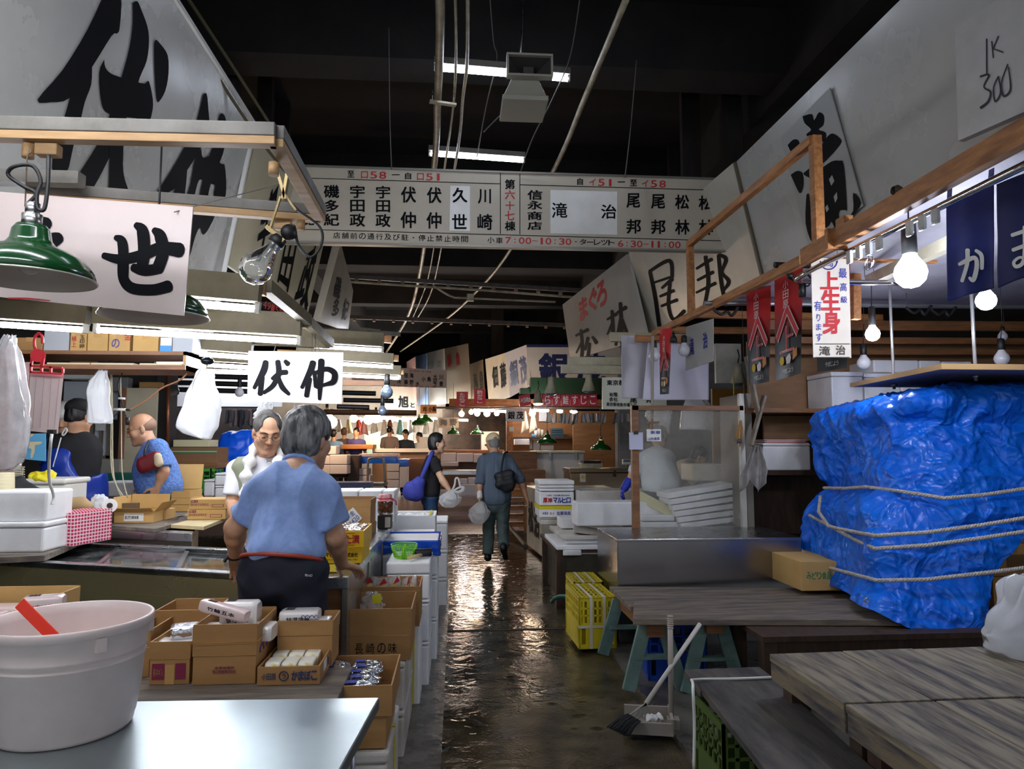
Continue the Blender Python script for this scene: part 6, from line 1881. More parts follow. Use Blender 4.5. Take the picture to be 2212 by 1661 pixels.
# ---------------------------------------------------------------- lane-side counter of the left stall
zr=.88
T=thing('end_counter','steel topped wooden counter end where the man in blue leans','counter',(-.75,4.5,0))
MB().box(-.97,-.53,3.56,5.9,0,zr-.055).build('body',PLY,T,world=True)
MB().box(-.995,-.497,3.5,5.95,zr-.055,zr).build('steel_top',STEELB,T,world=True,bevel=.004)
MB().box(-.53,-.505,3.52,5.9,.1,zr-.056).build('side_sheet',STEEL,T,world=True)
for x in (4.3,5.1):
 MB().box(-.505,-.498,x,x+.02,.1,zr-.06).build('seam_strip',GREYP,T,world=True)
NEB=mat('nebuta_yellow',(236,190,14),.45)
z=zr+.003
for i in range(2):
 b=(-.78,-.475-.01*(1-i),3.86+.02*(1-i),4.22,z+.086*i,z+.084+.086*i)
 T=carton(('lower yellow box with black maker lettering','upper yellow box with red lettering, packets inside')[i]+' on the lane counter',b,m=NEB,closed=i==0,tape=False)
 w,dd,h=(b[1]-b[0])/2,(b[3]-b[2])/2,.084
 if i:
  front(T,'ねぶた漬',-w*.2,h*.25,w*1.05,h*.5,RED,dd,.05)
  for zz in (.12,.84):
   MB().box(-w*.3,w*.7,-dd-.0022,-dd-.0015,h*zz,h*zz+.003).build('print',RED,T)
 else:
  front(T,'ヤマモト食品株式会社',-w*.4,h*.4,w*1.25,h*.26,INK,dd,.04)
  front(T,'青森県青森市0120-56-30',-w*.4,h*.2,w*1.25,h*.09,INK,dd,.0)
for i in range(3):
 for j in range(3):
  t=thing('silver_packet','silver packet in the yellow box, column %s, %s row'%('ABC'[i],('front','middle','rear')[j]),'packet',(-.71+.09*i,3.93+.1*j,z+.155),R(random.uniform(-12,12)),'silver packets')
  MB().grid(lambda u,v:V(((u-.5)*.085,(v-.5)*.095,.016+.012*noise.noise(V((u*4+i,v*4+j,7))))),10,10).build('foil',mat('pink_foil',(220,206,206),.12,.7,bump=.3,bs=40),t,solid=.004)
solo('yellow_mat',MB().box(-.8,-.56,3.62,3.84,z,z+.004),mat('mat_yellow',(176,158,40),.5),'yellow printed sheet under the leaning hand on the counter','sheet')
b=(-.93,-.8,3.9,4.2,z,z+.22)
carton('kraft carton on the counter just behind the leaning man',b,m=CARD,closed=True)
b=(-.84,-.565,4.95,5.3,z,z+.075)
T=carton('flat kraft carton under the priced carton, bar code on its front',b,m=CARD,closed=True,tape=False)
tag(MB().box(-.045,-.025,-.178,-.176,0,.075).build('strap',mat('yellow_band',(222,205,20)),T),'yellow strap')
front(T,'||||||||||',.01,.02,.1,.03,INK,.175)
b=(-.85,-.57,4.96,5.28,z+.077,z+.2)
T=carton('priced kraft carton with a diamond price card on the lane counter',b,.05,CARD,which='bflr',lean=.02)
M=Matrix.Translation((.02,-.168,.055)) @ Matrix.Rotation(R(-40),4,'Y')
MB().box(-.048,.048,0,.001,-.048,.048,M).build('price_card',WHITE,T)
flat(flat(MB(),M @ Matrix.Translation((-.036,-.002,.004)),'現金',.07,.034,.01),M @ Matrix.Translation((-.04,-.002,-.04)),'¥420',.078,.032,.01).build('handwriting',BLUE,T)
c=V((at(832,1115,5.5).x,5.5,z+.1))
T=thing('amplifier_box','small black box with metal corner under the preserve jar','box',(c.x,c.y,z))
MB().box(-.05,.05,-.06,.06,0,.096).build('body',BLACK,T,bevel=.003)
MB().box(.005,.045,-.063,-.061,.01,.085).build('face',STEEL,T)
T=thing('preserve_jar','glass jar of brown preserves with a red ribboned paper cap','jar',c)
MB().lathe([(.001,.001),(.05,.001),(.058,.02),(.058,.09),(.05,.105),(.046,.112)],28).build('glass',sheet('jar_glass',(150,90,40),haze=.12,hv=.1,gl=.3,rough=.04),T)
g=MB()
for i in range(16):
 a_=i*2.4
 g.ball((.034*math.cos(a_),.034*math.sin(a_),.02+.0045*i),(.02,.02,.017),10)
tag(g.build('preserve',mat('preserve',(112,58,22),.3),T),None,None,None,'stuff')
MB().lathe([(.001,.15),(.047,.148),(.05,.13),(.049,.115),(.064,.1)],28).build('paper_cap',mat('cap_red',(206,70,80),.5,col2=(230,200,200),ns=30),T)
MB().tube([(.05*math.cos(a_),.05*math.sin(a_),.117) for a_ in [i*.3 for i in range(21)]],.004,5,closed=True).tube([(.05,-.02,.117),(.08,-.03,.1),(.085,-.03,.07)],.005,5).build('ribbon',RED,T)
for x0,x1,Y,lab in ((-.98,-.79,5.95,'left'),(-.78,-.6,5.97,'middle'),(-.595,-.5,6.0,'right')):
 foambox(lab+' foam box at the far end of the lane counter',(x0,x1,Y,Y+.4,0,1.12-.01*x0),.06,group='foam boxes at the counter end')
# ================================================================ blue tarpaulin over the stacked cartons
cols=[  # (px, py, Y) from top inner edge to hem, columns left-back to right
 [(1790,893,6.04),(1757,904,5.7),(1760,965,5.68),(1772,1010,5.66),(1790,1052,5.62),(1745,1100,5.6),(1733,1150,5.6),(1728,1188,5.58),(1718,1217,5.52)],
 [(1850,875,6.03),(1800,893,5.4),(1808,960,5.36),(1816,1010,5.32),(1822,1056,5.25),(1800,1105,5.2),(1790,1160,5.18),(1780,1215,5.16),(1790,1256,5.1)],
 [(1930,858,6.02),(1868,874,5.0),(1872,950,4.94),(1874,1010,4.9),(1872,1054,4.8),(1850,1110,4.76),(1842,1160,4.74),(1836,1228,4.72),(1832,1282,4.62)],
 [(2010,850,6.0),(1962,852,4.6),(1952,920,4.52),(1950,1000,4.48),(1940,1062,4.4),(1905,1110,4.36),(1893,1165,4.32),(1891,1250,4.28),(1888,1325,4.16)],
 [(2080,846,6.0),(2040,842,4.46),(2050,920,4.4),(2046,1000,4.36),(2042,1074,4.28),(2020,1110,4.26),(2010,1165,4.22),(2000,1254,4.18),(1992,1372,4.06)],
 [(2150,842,6.0),(2130,838,4.5),(2140,920,4.42),(2142,1000,4.36),(2140,1066,4.28),(2130,1110,4.24),(2125,1150,4.22),(2100,1247,4.16),(2085,1396,4.06)],
 [(2260,840,6.0),(2260,836,4.5),(2262,920,4.44),(2262,1000,4.38),(2262,1056,4.3),(2240,1105,4.24),(2212,1160,4.22),(2145,1243,4.18),(2112,1385,4.1)],
]
G=np.array([[tuple(at(x,y,Y)) for x,y,Y in c] for c in cols])
NU,NV=190,200
def cr1(A,t):  # Catmull-Rom along axis 0
 n=len(A)
 i=min(int(t),n-2)
 f=t-i
 a,b,c,d=A[max(i-1,0)],A[i],A[i+1],A[min(i+2,n-1)]
 return .5*(2*b+(c-a)*f+(2*a-5*b+4*c-d)*f*f+(3*b-a-3*c+d)*f ** 3)
rowsG=[cr1(G,u/NU*(len(cols)-1)) for u in range(NU+1)]
P=np.array([[cr1(r,v/NV*(G.shape[1]-1)) for r in rowsG] for v in range(NV+1)])
du=np.gradient(P,axis=1)
dv=np.gradient(P,axis=0)
nr=np.cross(du,dv)
nr /= np.maximum(np.linalg.norm(nr,axis=2,keepdims=True),1e-9)
if (nr[...,1].mean())>0:
 nr=-nr
for v in range(NV+1):
 for u in range(NU+1):
  p=V(P[v,u])
  s=u/NU
  fall=min(1,v/NV*8)
  q=V((p.x*2.6,p.y*2.6,p.z*2.6))
  w_=noise.noise_vector(q*1.3)*.5
  r1=1-abs(noise.noise((q+w_)*1.2))*2
  r2=1-abs(noise.noise((q*2.7+w_*2)+V((9,3,1))))*2
  r3=1-abs(noise.noise(q*6.5+w_*3))*2
  vv=v/NV*8
  rope=min(1,min(abs(vv-k) for k in (4,5.6,6,7))*1.6+.15)
  k=(.03*r1+.02*r2 ** 3+.006*r3)*fall*rope
  # long folds fanning from the top corner
  k+=.02*math.sin((s*22+2.5*noise.noise(q))*(1-.3*vv/8))*min(1,max(0,vv-1)/2)*(1-min(1,abs(s-.52)*2.2))*rope
  P[v,u]+=nr[v,u]*k
tm=mat('tarp_blue',(18,118,240),.28,col2=(10,102,228),ns=5,rough2=.4)
nt=tm.node_tree
N_,L_=nt.nodes.new,nt.links.new
tc_,nz_,mx_,vo_,vp_,bp_,ad_=N_('ShaderNodeTexCoord'),N_('ShaderNodeTexNoise'),N_('ShaderNodeMix'),N_('ShaderNodeTexVoronoi'),N_('ShaderNodeTexVoronoi'),N_('ShaderNodeBump'),N_('ShaderNodeMath')
nz_.inputs['Scale'].default_value=4
mx_.data_type='RGBA'
mx_.blend_type='ADD'
mx_.inputs['Factor'].default_value=.35
L_(tc_.outputs['Object'],nz_.inputs['Vector']); L_(tc_.outputs['Object'],mx_.inputs['A']); L_(nz_.outputs['Color'],mx_.inputs['B'])
for v_,k_ in ((vo_,6),(vp_,17)):
 v_.inputs['Scale'].default_value=k_
 L_(mx_.outputs['Result'],v_.inputs['Vector'])
ad_.operation='MULTIPLY_ADD'
ad_.inputs[1].default_value=.35
L_(vp_.outputs['Distance'],ad_.inputs[0]); L_(vo_.outputs['Distance'],ad_.inputs[2]); L_(ad_.outputs[0],bp_.inputs['Height'])
bp_.inputs['Strength'].default_value=.6
bp_.inputs['Distance'].default_value=.05
L_(bp_.outputs[0],nt.nodes['Principled BSDF'].inputs['Normal'])
T=thing('blue_tarpaulin','bright blue tarpaulin roped over stacked cartons on the plank table','tarpaulin',(2.7,4.9,.55))
g=MB()
g.v=[V(p) for p in P.reshape(-1,3)]
w_=NU+1
g.f=[(v*w_+u,v*w_+u+1,(v+1)*w_+u+1,(v+1)*w_+u) for v in range(NV) for u in range(NU)]
g.sm=[True]*len(g.f)
g.build('sheet',tm,T,world=True)
for x,y,Y in ((1720,1213,5.4),(1872,1297,4.14)):
 c=at(x,y,Y)
 MB().tube([c+V((.012*math.cos(a),0,.012*math.sin(a))) for a in [i*.45 for i in range(14)]],.004,6,closed=True).build('eyelet',STEEL,T,world=True)
ROPE=mat('tarp_rope',(206,198,188),.85,col2=(176,166,156),ns=60,st=(1,1,1),bump=.5,bs=90)
def rope(label,pts):
 P_=smooth_path([at(x,y,Y-.075) for x,y,Y in pts],10)
 T=thing('rope',label,'rope',P_[len(P_) // 2],0,'ropes round the tarpaulin')
 n=len(P_)
 L=0
 g=MB()
 strand=[[],[],[]]
 for i,p in enumerate(P_):
  a=P_[max(i-1,0)]
  L+=(p-a).length
  d=(P_[min(i+1,n-1)]-a).normalized()
  x=d.cross(V((0,0,1))).normalized()
  y=x.cross(d)
  for k in range(3):
   t=L*110+k*2.094
   strand[k].append(p+(x*math.cos(t)+y*math.sin(t))*.0055)
 for s_ in strand:
  g.tube(s_,.0075,6)
 g.build('strands',ROPE,T,world=True)
def dense(pts,n=14):
 out=[]
 for (a,b) in zip(pts,pts[1:]):
  out+=[tuple(a[i]+(b[i]-a[i])*k/n for i in range(3)) for k in range(n)]
 return out+[pts[-1]]
rope('topmost rope across the tarpaulin, sagging in the middle',dense([(1780,1054,5.5),(1825,1055,5.15),(1870,1052,4.8),(1950,1062,4.4),(2040,1076,4.28),(2130,1068,4.28),(2280,1045,4.3)]))
rope('second rope round the tarpaulin, running down from its left edge',dense([(1772,1072,5.5),(1768,1105,5.36),(1790,1137,5.1),(1840,1148,4.76),(1890,1157,4.3),(2000,1150,4.22),(2120,1134,4.2),(2280,1108,4.2)]))
rope('third rope round the tarpaulin, meeting the second one at left',dense([(1748,1113,5.55),(1800,1140,5.14),(1845,1165,4.72),(1890,1185,4.3),(2000,1178,4.2),(2120,1162,4.18),(2280,1138,4.2)]))
rope('lowest rope round the tarpaulin above its loose hem',dense([(1727,1186,5.55),(1770,1221,5.2),(1835,1238,4.7),(1893,1254,4.26),(2000,1252,4.16),(2140,1236,4.12),(2280,1218,4.2)]))
zt2=.487
b=onz(1726,1785,1240,1283,zt2,.4)
T=carton('carton poking out under the left hem of the tarpaulin',(b[0]+.07,b[1]+.25,b[2]+.1,b[3]+.25,zt2,zt2+.2),m=CARDL,closed=True,tape=False)
front(T,'みどり食品',-.15,.08,.18,.05,mat('green_print',(40,130,80),.6),.275)
for i,(a,lab) in enumerate((((2.95,3.3,4.45,4.8,zt2,zt2+.2),'lower carton at the right under the tarpaulin with a red mark'),((2.95,3.3,4.45,4.8,zt2+.203,zt2+.4),'middle carton at the right under the tarpaulin'),((3.31,3.7,4.3,4.7,zt2,zt2+.2),'lowest carton at the right edge behind the white bag'),((3.31,3.7,4.3,4.7,zt2+.203,zt2+.4),'carton second up at the right edge behind the white bag'),((3.31,3.7,4.3,4.7,zt2+.403,zt2+.65),'top carton at the right edge with dark print'))):
 T=carton(lab,a,m=CARD,closed=True)
 MB().box(-.1,.05,-(a[3]-a[2])/2-.002,-(a[3]-a[2])/2-.001,.05,.13).build('print',RED if i==0 else mat('brown_print',(110,80,46),.6),T)
c=at(2200,1400,Z=.622)
T=bag('white carrier bag standing on the platform table at the right edge',[(1245,2205,2225),(1270,2190,2250),(1310,2172,2280),(1350,2140,2310),(1372,2130,2330),(1400,2136,2330),(1418,2160,2310)],2.95,.12,MILKY,fold=.03)
# ================================================================ people
HAIRB=mat('black_hair',(16,14,14),.45,bump=.3,bs=60,st=(1,1,.2))
SHOE=mat('black_shoe',(16,16,17),.5)
def person(label,J,fwd,shirt,pants,s=1.0,res=.007,sleeve=.8,tw=.16,up=(0,0,1),hair=None,hands=(1,1),curl=.4,legs=True,wr=.006,tee_z=.0,face=True,skin=None,glove=None,group=None,belly=0,wnrm=None,hem=0.05,seed=0,pw=1.0):
 q={k:(at(*v) if isinstance(v,tuple) else v) for k,v in J.items()}
 M=frame3(fwd,up)
 hc,nb,pel=q['head'],q['neck'],q['pel']
 sd=(q['rs']-q['ls']).normalized()
 sdh=V((sd.x,sd.y,0)).normalized()
 bf=V((-sdh.y,sdh.x,0))
 q.setdefault('lh',pel-sdh*.085*s-V((0,0,.06)))
 q.setdefault('rh',pel+sdh*.085*s-V((0,0,.06)))
 for a in 'lr':
  h_=q[a+'h']
  q.setdefault(a+'a',V((h_.x,h_.y,.09)))
  q.setdefault(a+'k',(h_+q[a+'a'])/2+bf*.03)
  q.setdefault(a+'t',q[a+'a']+bf*.15*s+V((0,0,-.055)))
 T=thing('person',label,'person',(pel.x,pel.y,0),0,group)
 skin=skin or SKIN()
 P=head_prims(hc,M,s)+neck_prims(hc,M,nb,s)
 tp,TM=torso_prims(nb,pel,q['ls'],q['rs'],s,-.02)
 P+=tp
 for a in 'lr':
  P+=arm_prims(q[a+'s'],q[a+'e'],q[a+'w'],s)
  d=(q[a+'w']-q[a+'e']).normalized() if a+'f' not in J else (q[a+'f']-q[a+'w']).normalized()
  in_=(sd if a=='l' else-sd)
  nrm=(wnrm or {}).get(a) or in_
  side=bf if abs(d.dot(bf))<.8 else-in_
  if res<.012:
   P+=hand_prims(q[a+'w'],d,nrm,side if not (wnrm or {}).get(a) else in_,curl,s*.95)
  else:
   P.append(('c',q[a+'w'],q[a+'w']+d*.12,.028,.03))
  P+=[('c',q[a+'h'],q[a+'k'],.07*s,.05*s),('c',q[a+'k'],q[a+'a'],.05*s,.036*s)]
 surface(P,res,.02).build('body',skin,T,world=True)
 if shirt:
  g=.012
  S,_=torso_prims(nb,pel,q['ls'],q['rs'],s,g,.11,tw)
  if belly:
   S.append(('e',pel.lerp(nb,.25)+bf*.03,(.15+belly,.11+belly,.17),TM,.06))
  S.append(('c',pel+V((0,0,.02)),pel.lerp(nb,.4),.15*s,.15*s,.1)) if belly else None
  S+=[('p',pel-V((0,0,hem)),(0,0,-1))]
  for a in 'lr':
   A,B,W=q[a+'s'],q[a+'e'],q[a+'w']
   if sleeve <= 1:
    S.append(('f',A,A.lerp(B,sleeve),.066*s,.064*s,.016))
   else:
    S+=[('c',A,B,.064*s,.058*s,.018),('f',B,B.lerp(W,sleeve-1),.056*s,.052*s,.03)]
  S+=[('-',('c',nb+(hc-nb)*.46,hc,.058*s,.075*s),.008),('P',nb+(hc-nb)*.42,hc-nb,tuple(nb+(hc-nb)*.4),.13)]
  surface(S,max(res,.007),.03,wr,6.5,seed,(1,1,.55)).build('shirt',shirt,T,world=True)
 if pants and legs:
  S=[('e',pel-V((0,0,.04)),(.155*s*pw,.118*s*pw,.15*s),TM),('p',pel+V((0,0,.045)),(0,0,1))]
  S=[S[0]]
  for a in 'lr':
   S+=[('c',q[a+'h'],q[a+'k'],.086*s*pw,.064*s*pw,.03),('f',q[a+'k'],q[a+'a'].lerp(q[a+'k'],.02),.066*s*pw,.058*s*pw,.03)]
  S.append(('p',pel+V((0,0,.05)),(0,0,1)))
  surface(S,max(res,.009),.03,wr*.8,7,seed+3).build('trousers',pants,T,world=True)
  for a in 'lr':
   an,t=q[a+'a'],q[a+'t']
   f=(t-an).normalized()
   surface([('c',an-f*.035+V((0,0,-.045))*1,t,.038*s,.034*s),('c',an,an+V((0,0,-.03)),.042*s,.042*s)],.01,.03).build('shoe',SHOE,T,world=True)
 if hair:
  hair(T,hc,M,s)
 return T,q,M,TM
def hair_cap(m,low=-.03,front=.055,vol=.012,res=.006,wr=.004,bald=0,long=0):
 def f(T,hc,M,s):
  w=lambda x,y,z:hc+M @ (V((x,y,z))*s)
  P=[('e',w(0,-.014,.044),((.074+vol)*s,(.094+vol)*s,(.086+vol)*s),M),('e',w(0,-.045,-.01),((.066+vol)*s,(.058+vol)*s,.08*s),M)]
  if long:
   P+=[('e',w(0,-.03,-.04),(.088*s,.075*s,long*s),M)]
  P.append(('p',w(0,front,.02),M @ V((0,1,-.35))))
  P.append(('p',w(0,0,low),M @ V((0,.45,-1))) if not long else ('p',w(0,.0,low),M @ V((0,.2,-1))))
  for q in (-1,1):
   P.append(('-',('e',w(q*.085,.015,-.02),(.025*s,.035*s,.045*s),M),.01))
  if bald:
   P.append(('-',('e',w(0,.09,.088),(.046*s,.05*s,.045*s),M),.02))
  surface(P,res,.02,wr,26,1,(1,1,.45)).build('hair',m,T,world=True)
 return f
GREYH=mat('grey_hair',(122,122,120),.5,col2=(34,34,36),ns=26,st=(1,1,.22),bump=.5,bs=70,thr=(.42,.62))
BLUES=mat('blue_workshirt',(138,164,214),.85,col2=(124,150,202),ns=30,bump=.45,bs=7,bst=(1.3,1,.7),sheen=.2)
NAVYT=mat('navy_trousers',(16,20,36),.8,bump=.05,bs=120)
T,q,M,TM=person('man in a light blue shirt seen from behind, leaning on the lane counter',dict(
 head=(665,952,3.36),neck=(642,1016,3.28),ls=(578,1056,3.22),rs=(692,1066,3.18),le=(508,1140,3.26),re=(724,1158,3.22),lw=(509,1205,3.4),rw=(738,1218,3.44),lf=(516,1240,3.5),rf=(770,1228,3.52),pel=(612,1200,3.17)),
 (.42,.9,-.12),BLUES,NAVYT,1.1,.006,.72,hair=hair_cap(GREYH,-.075,.05,.017,.005,.006),wr=.019,wnrm=dict(l=V((0,0,-1)),r=V((0,0,-1))),curl=.28,hem=-.0,belly=0,pw=1.0,tw=.138)
MB().tube([q['lw']-(q['lw']-q['le']).normalized()*.012+V((.03*math.cos(a),.03*math.sin(a)*.9,.008*math.sin(a))) for a in [i*.35 for i in range(18)]],.009,6,closed=True).cyl(q['lw']+V((-.034,-.012,.0)),q['lw']+V((-.042,-.016,.004)),.02,14).build('wristwatch',BLACK,T,world=True)
bl_=MB()
c=q['pel']
bl_.tube([c+TM @ V((.173*math.cos(a),.133*math.sin(a),-.016)) for a in [2*math.pi*i/40 for i in range(40)]],.009,6,closed=True)
bl_.build('belt',mat('red_belt',(150,50,24),.6),T,world=True)
P_=Plane(at(655,1240,2.88),at(690,1240,2.885),at(655,1250,2.88))
letters(MB(),P_,row('PRO-ACT',659,1240,675,1241,5,.1),.02,.0).build('lettering',WHITE,T,world=True)
col=[q['neck']+TM @ V((.066*math.cos(a),.062*math.sin(a)+.01,.035+.018*max(0,-math.sin(a)))) for a in [2*math.pi*i/30 for i in range(30)]]
MB().tube(col,.011,6,closed=True).build('collar',BLUES,T,world=True)
# the vendor
TEE=mat('white_tee',(226,226,232),.85,bump=.05,bs=150)
OLIVE=mat('olive_vest',(140,144,120),.85,bump=.06,bs=120)
VH=mat('dark_grey_hair',(40,38,36),.5,col2=(96,92,88),ns=30,st=(1,1,.3),bump=.4,bs=60)
T,q,M,TM=person('vendor in glasses, towel round his neck, facing the man in blue',dict(
 head=(578,936,4.4),neck=(580,990,4.46),ls=(648,1018,4.46),rs=(516,1016,4.5),le=(668,1090,4.45),re=(503,1084,4.46),lw=(640,1140,4.3),rw=(520,1150,4.3),pel=(580,1165,4.54)),
 (.36,-.86,-.3),TEE,mat('dark_trousers',(40,42,46),.8),1.02,.0055,.8,hair=hair_cap(VH,-.03,.05,.007,.005,.003,bald=1),wr=.006,curl=.3)
face_bits(T,q['head'],M,1.02,half=.4)
specs(T,q['head'],M,1.02)
V_,_=torso_prims(q['neck'],q['pel'],q['ls'].lerp(q['neck'],.18),q['rs'].lerp(q['neck'],.18),1.02,.022)
V_+=[('p',q['pel']-V((0,0,.02)),(0,0,-1)),('-',('c',q['neck']+V((0,-.11,-.2)),q['neck']+V((0,-.06,.12)),.075,.13),.01),('P',q['neck']+V((0,0,.01)),(0,0,1),tuple(q['neck']),.3)]
for k in ('ls','rs'):
 o_=(q[k]-q['neck']).normalized()
 V_.append(('-',('c',q[k]+o_*.03+V((0,0,.05)),q[k]+o_*.03-V((0,0,.14)),.06,.07),.01))
surface(V_,.007,.03,.004).build('vest',OLIVE,T,world=True)
TW=mat('towel',(232,230,226),.95,bump=.25,bs=130)
nb=q['neck']
g=MB().tube(smooth_path([nb+V(p) for p in ((-.085,-.15,-.22),(-.088,-.145,-.12),(-.082,-.115,-.03),(-.075,-.03,.05),(-.03,.055,.07),(.03,.055,.07),(.078,-.03,.05),(.088,-.115,-.03),(.105,-.145,-.1),(.11,-.15,-.16))],6),[.03+.012*math.sin(i*1.1) for i in range(55)],10)
g.build('towel',TW,T,world=True)
P_=Plane(nb+V((0,-.128,-.1)),nb+V((.1,-.128,-.1)),nb+V((0,-.128,-.2)))
g=MB()
cx,cy=582,996
strokes(g,P_,[[(cx-6,cy-3.5,1.2),(cx-3.4,cy,1.4),(cx+3.4,cy,1.4),(cx+6,cy-3.5,1.2)],[(cx-6,cy+3.5,1.2),(cx-3.4,cy+.2,1.4),(cx+3.4,cy+.2,1.4),(cx+6,cy+3.5,1.2)]],.004)
g.build('shirt_mark',mat('mark_grey',(84,84,90)),T,world=True)
# worker in black
BLK=mat('black_tee',(20,20,23),.85,bump=.05,bs=120)
T,q,M,TM=person('worker in a black shirt, black cap and blue apron, seen from behind',dict(
 head=(172,900,5.6),neck=(165,940,5.6),ls=(128,962,5.55),rs=(188,958,5.65),le=(114,1012,5.55),re=(200,1014,5.7),lw=(120,1062,5.7),rw=(208,1058,5.8),pel=(162,1048,5.6)),
 (.3,.95,-.2),BLK,mat('dark_trousers',(40,42,46)),1.0,.008,.85,hair=hair_cap(HAIRB,-.02,.02,.004,.008),wr=.008,curl=.5)
w=lambda x,y,z:q['head']+M @ V((x,y,z))
surface([('e',w(0,-.012,.06),(.09,.108,.075),M),('p',w(0,0,.03),M @ V((0,0,-1)))],.007,.02,.003,12).build('cap',mat('black_cap',(14,14,15),.8),T,world=True)
APR=mat('blue_apron',(22,52,150),.4,bump=.1,bs=9)
pl=q['pel']
S=[('c',pl+V((0,0,.1)),pl+V((0,0,-.45)),.2,.26),('e',pl+V((-.05,.0,.15)),(.17,.17,.2),None),('p',pl+V((0,0,.2)),TM @ V((.5,.1,.8))),('-',('e',pl+V((.12,-.02,.2)),(.1,.3,.16),None),.02)]
surface(S,.012,.04,.012,6).build('apron',APR,T,world=True)
MB().bar(pl+V((-.06,-.19,.14)),at(132,945,5.42),.02,.004).tube(smooth_path([at(134,938,5.42),at(141,925,5.42),at(145,930,5.42),at(138,940,5.42),at(134,938,5.42)],4),.006,5).build('strap',WHITE,T,world=True)
T,q,M,TM=person('person in a white cap mostly hidden behind the worker in black',dict(
 head=(138,905,6.3),neck=(138,945,6.35),ls=(166,962,6.35),rs=(108,962,6.35),le=(172,1010,6.3),re=(102,1010,6.3),lw=(165,1050,6.2),rw=(108,1050,6.2),pel=(138,1045,6.4)),
 (.2,-.9,-.4),mat('navy_smock',(40,52,92),.8),NAVYT,1.0,.011,.9,hair=hair_cap(HAIRB,-.03,.05,.004,.009),wr=.005)
w=lambda x,y,z:q['head']+M @ V((x,y,z))
surface([('e',w(0,-.01,.065),(.092,.112,.085),M),('p',w(0,0,.035),M @ V((0,0,-1)))],.008,.02).build('cap',WHITE,T,world=True)
# bald man in profile
BPAT=mat('blue_patterned_shirt',(104,142,206),.85,col2=(80,112,176),ns=70,thr=(.48,.52),bump=.04,bs=100)
T,q,M,TM=person('bald man in glasses and a blue short sleeved shirt, bending to the left',dict(
 head=(306,928,6.0),neck=(326,962,6.02),ls=(342,968,5.88),rs=(336,970,6.2),le=(354,1018,5.84),re=(318,1020,6.22),lw=(340,1052,5.84),rw=(312,1052,6.1),pel=(348,1058,6.02)),
 (-.93,-.3,-.28),BPAT,mat('dark_trousers',(40,42,46)),1.0,.0065,.85,wr=.006,belly=.01)
face_bits(T,q['head'],M,1.0,half=.5)
specs(T,q['head'],M)
surface([('e',q['head']+M @ V((0,-.02,.03)),(.0775,.097,.07),M),('p',q['head']+M @ V((0,-.02,.025)),M @ V((0,.6,1))),('p',q['head']+M @ V((0,.0,-.04)),M @ V((0,.3,-1)))],.006,.02).build('hair',mat('shaved_hair',(150,116,94),.6),T,world=True)
bc=at(322,996,5.72)
B_=thing('shoulder_bag','dark red and cream bag slung across the bald man','bag',bc)
S=[('c',at(307,996,5.74),at(336,984,5.74),.035,.035),('c',at(308,1012,5.74),at(338,1002,5.74),.035,.035),('c',at(310,1004,5.74),at(337,993,5.74),.04,.04)]
surface(S,.008,.03,.004).build('body',mat('maroon',(126,26,36),.5,col2=(104,20,28),ns=9),B_,world=True)
surface([('c',at(341,986,5.7),at(343,1000,5.7),.028,.032)],.007,.02).build('cream_panel',mat('cream_cloth',(206,192,160),.7),B_,world=True)
MB().tube(smooth_path([at(312,985,5.68),at(314,970,5.7),at(322,952,5.8)],5),.008,6).build('strap',BLACK,B_,world=True)
# woman
JEAN=mat('denim',(34,70,110),.8,col2=(24,48,84),ns=9,bump=.1,bs=140)
WSK=mat('fair_skin',(214,172,142),.5)
T,q,M,TM=person('woman in a black top and jeans looking right, carrying a white bag',dict(
 head=(944,958,8.7),neck=(932,990,8.7),rs=(938,1000,8.55),ls=(928,1000,8.86),re=(956,1038,8.5),le=(925,1040,8.9),rw=(972,1060,8.5),lw=(935,1066,8.9),pel=(929,1068,8.7)),
 (.9,.12,-.06),BLK,JEAN,.93,.008,.5,hair=hair_cap(HAIRB,-.075,.04,.014,.007,.003,long=.085),skin=WSK,curl=.7,hem=.02,pw=.95)
face_bits(T,q['head'],M,.93,brow=(30,26,26))
VIO=mat('violet_bag',(62,72,168),.8,col2=(54,62,150),ns=8,bump=.08,bs=60)
B_=thing('shoulder_bag','violet blue sling bag hanging at the woman\'s back','bag',at(897,1070,8.5))
surface([('c',at(906,1042,8.5),at(890,1062,8.5),.07,.1),('c',at(890,1062,8.5),at(900,1066,8.5),.1,.09),('e',at(885,1054,8.45),(.06,.05,.07),None)],.01,.04,.006).build('body',VIO,B_,world=True)
MB().tube(smooth_path([at(908,1040,8.5),at(916,1020,8.48),at(926,996,8.5),at(932,981,8.56),at(935,977,8.66)],6),.026,8).build('strap',VIO,B_,world=True)
def carried(label,c,r,h,hand,Y):
 T=thing('carrier_bag',label,'bag',at(c[0],c[1],Y))
 def f(u,v):
  a=u*2*math.pi
  k=math.sin(math.pi*min(1,.06+v*.9)) ** .55 if v<.5 else (1-((v-.5)/.5) ** 1.5)*.97+.06
  p=at(c[0],c[1],Y)+V((r*k*math.cos(a)*(1+.1*math.sin(a*3)),r*.6*k*math.sin(a),h*v))
  top=at(*hand,Y)
  p.x+=(top.x-at(c[0],c[1],Y).x)*v ** 2
  return p+V((1,1,.3))*.02*noise.noise(V((math.cos(a)*3,math.sin(a)*3,v*5)))+V((.006*math.sin(a*11)*v,0,0))
 MB().grid(f,50,26).build('film',MILKY,T,world=True)
 return T
T=carried('white carrier bag in the woman\'s hand',(971,1096),.125,.2,(975,1062),8.45)
g=MB()
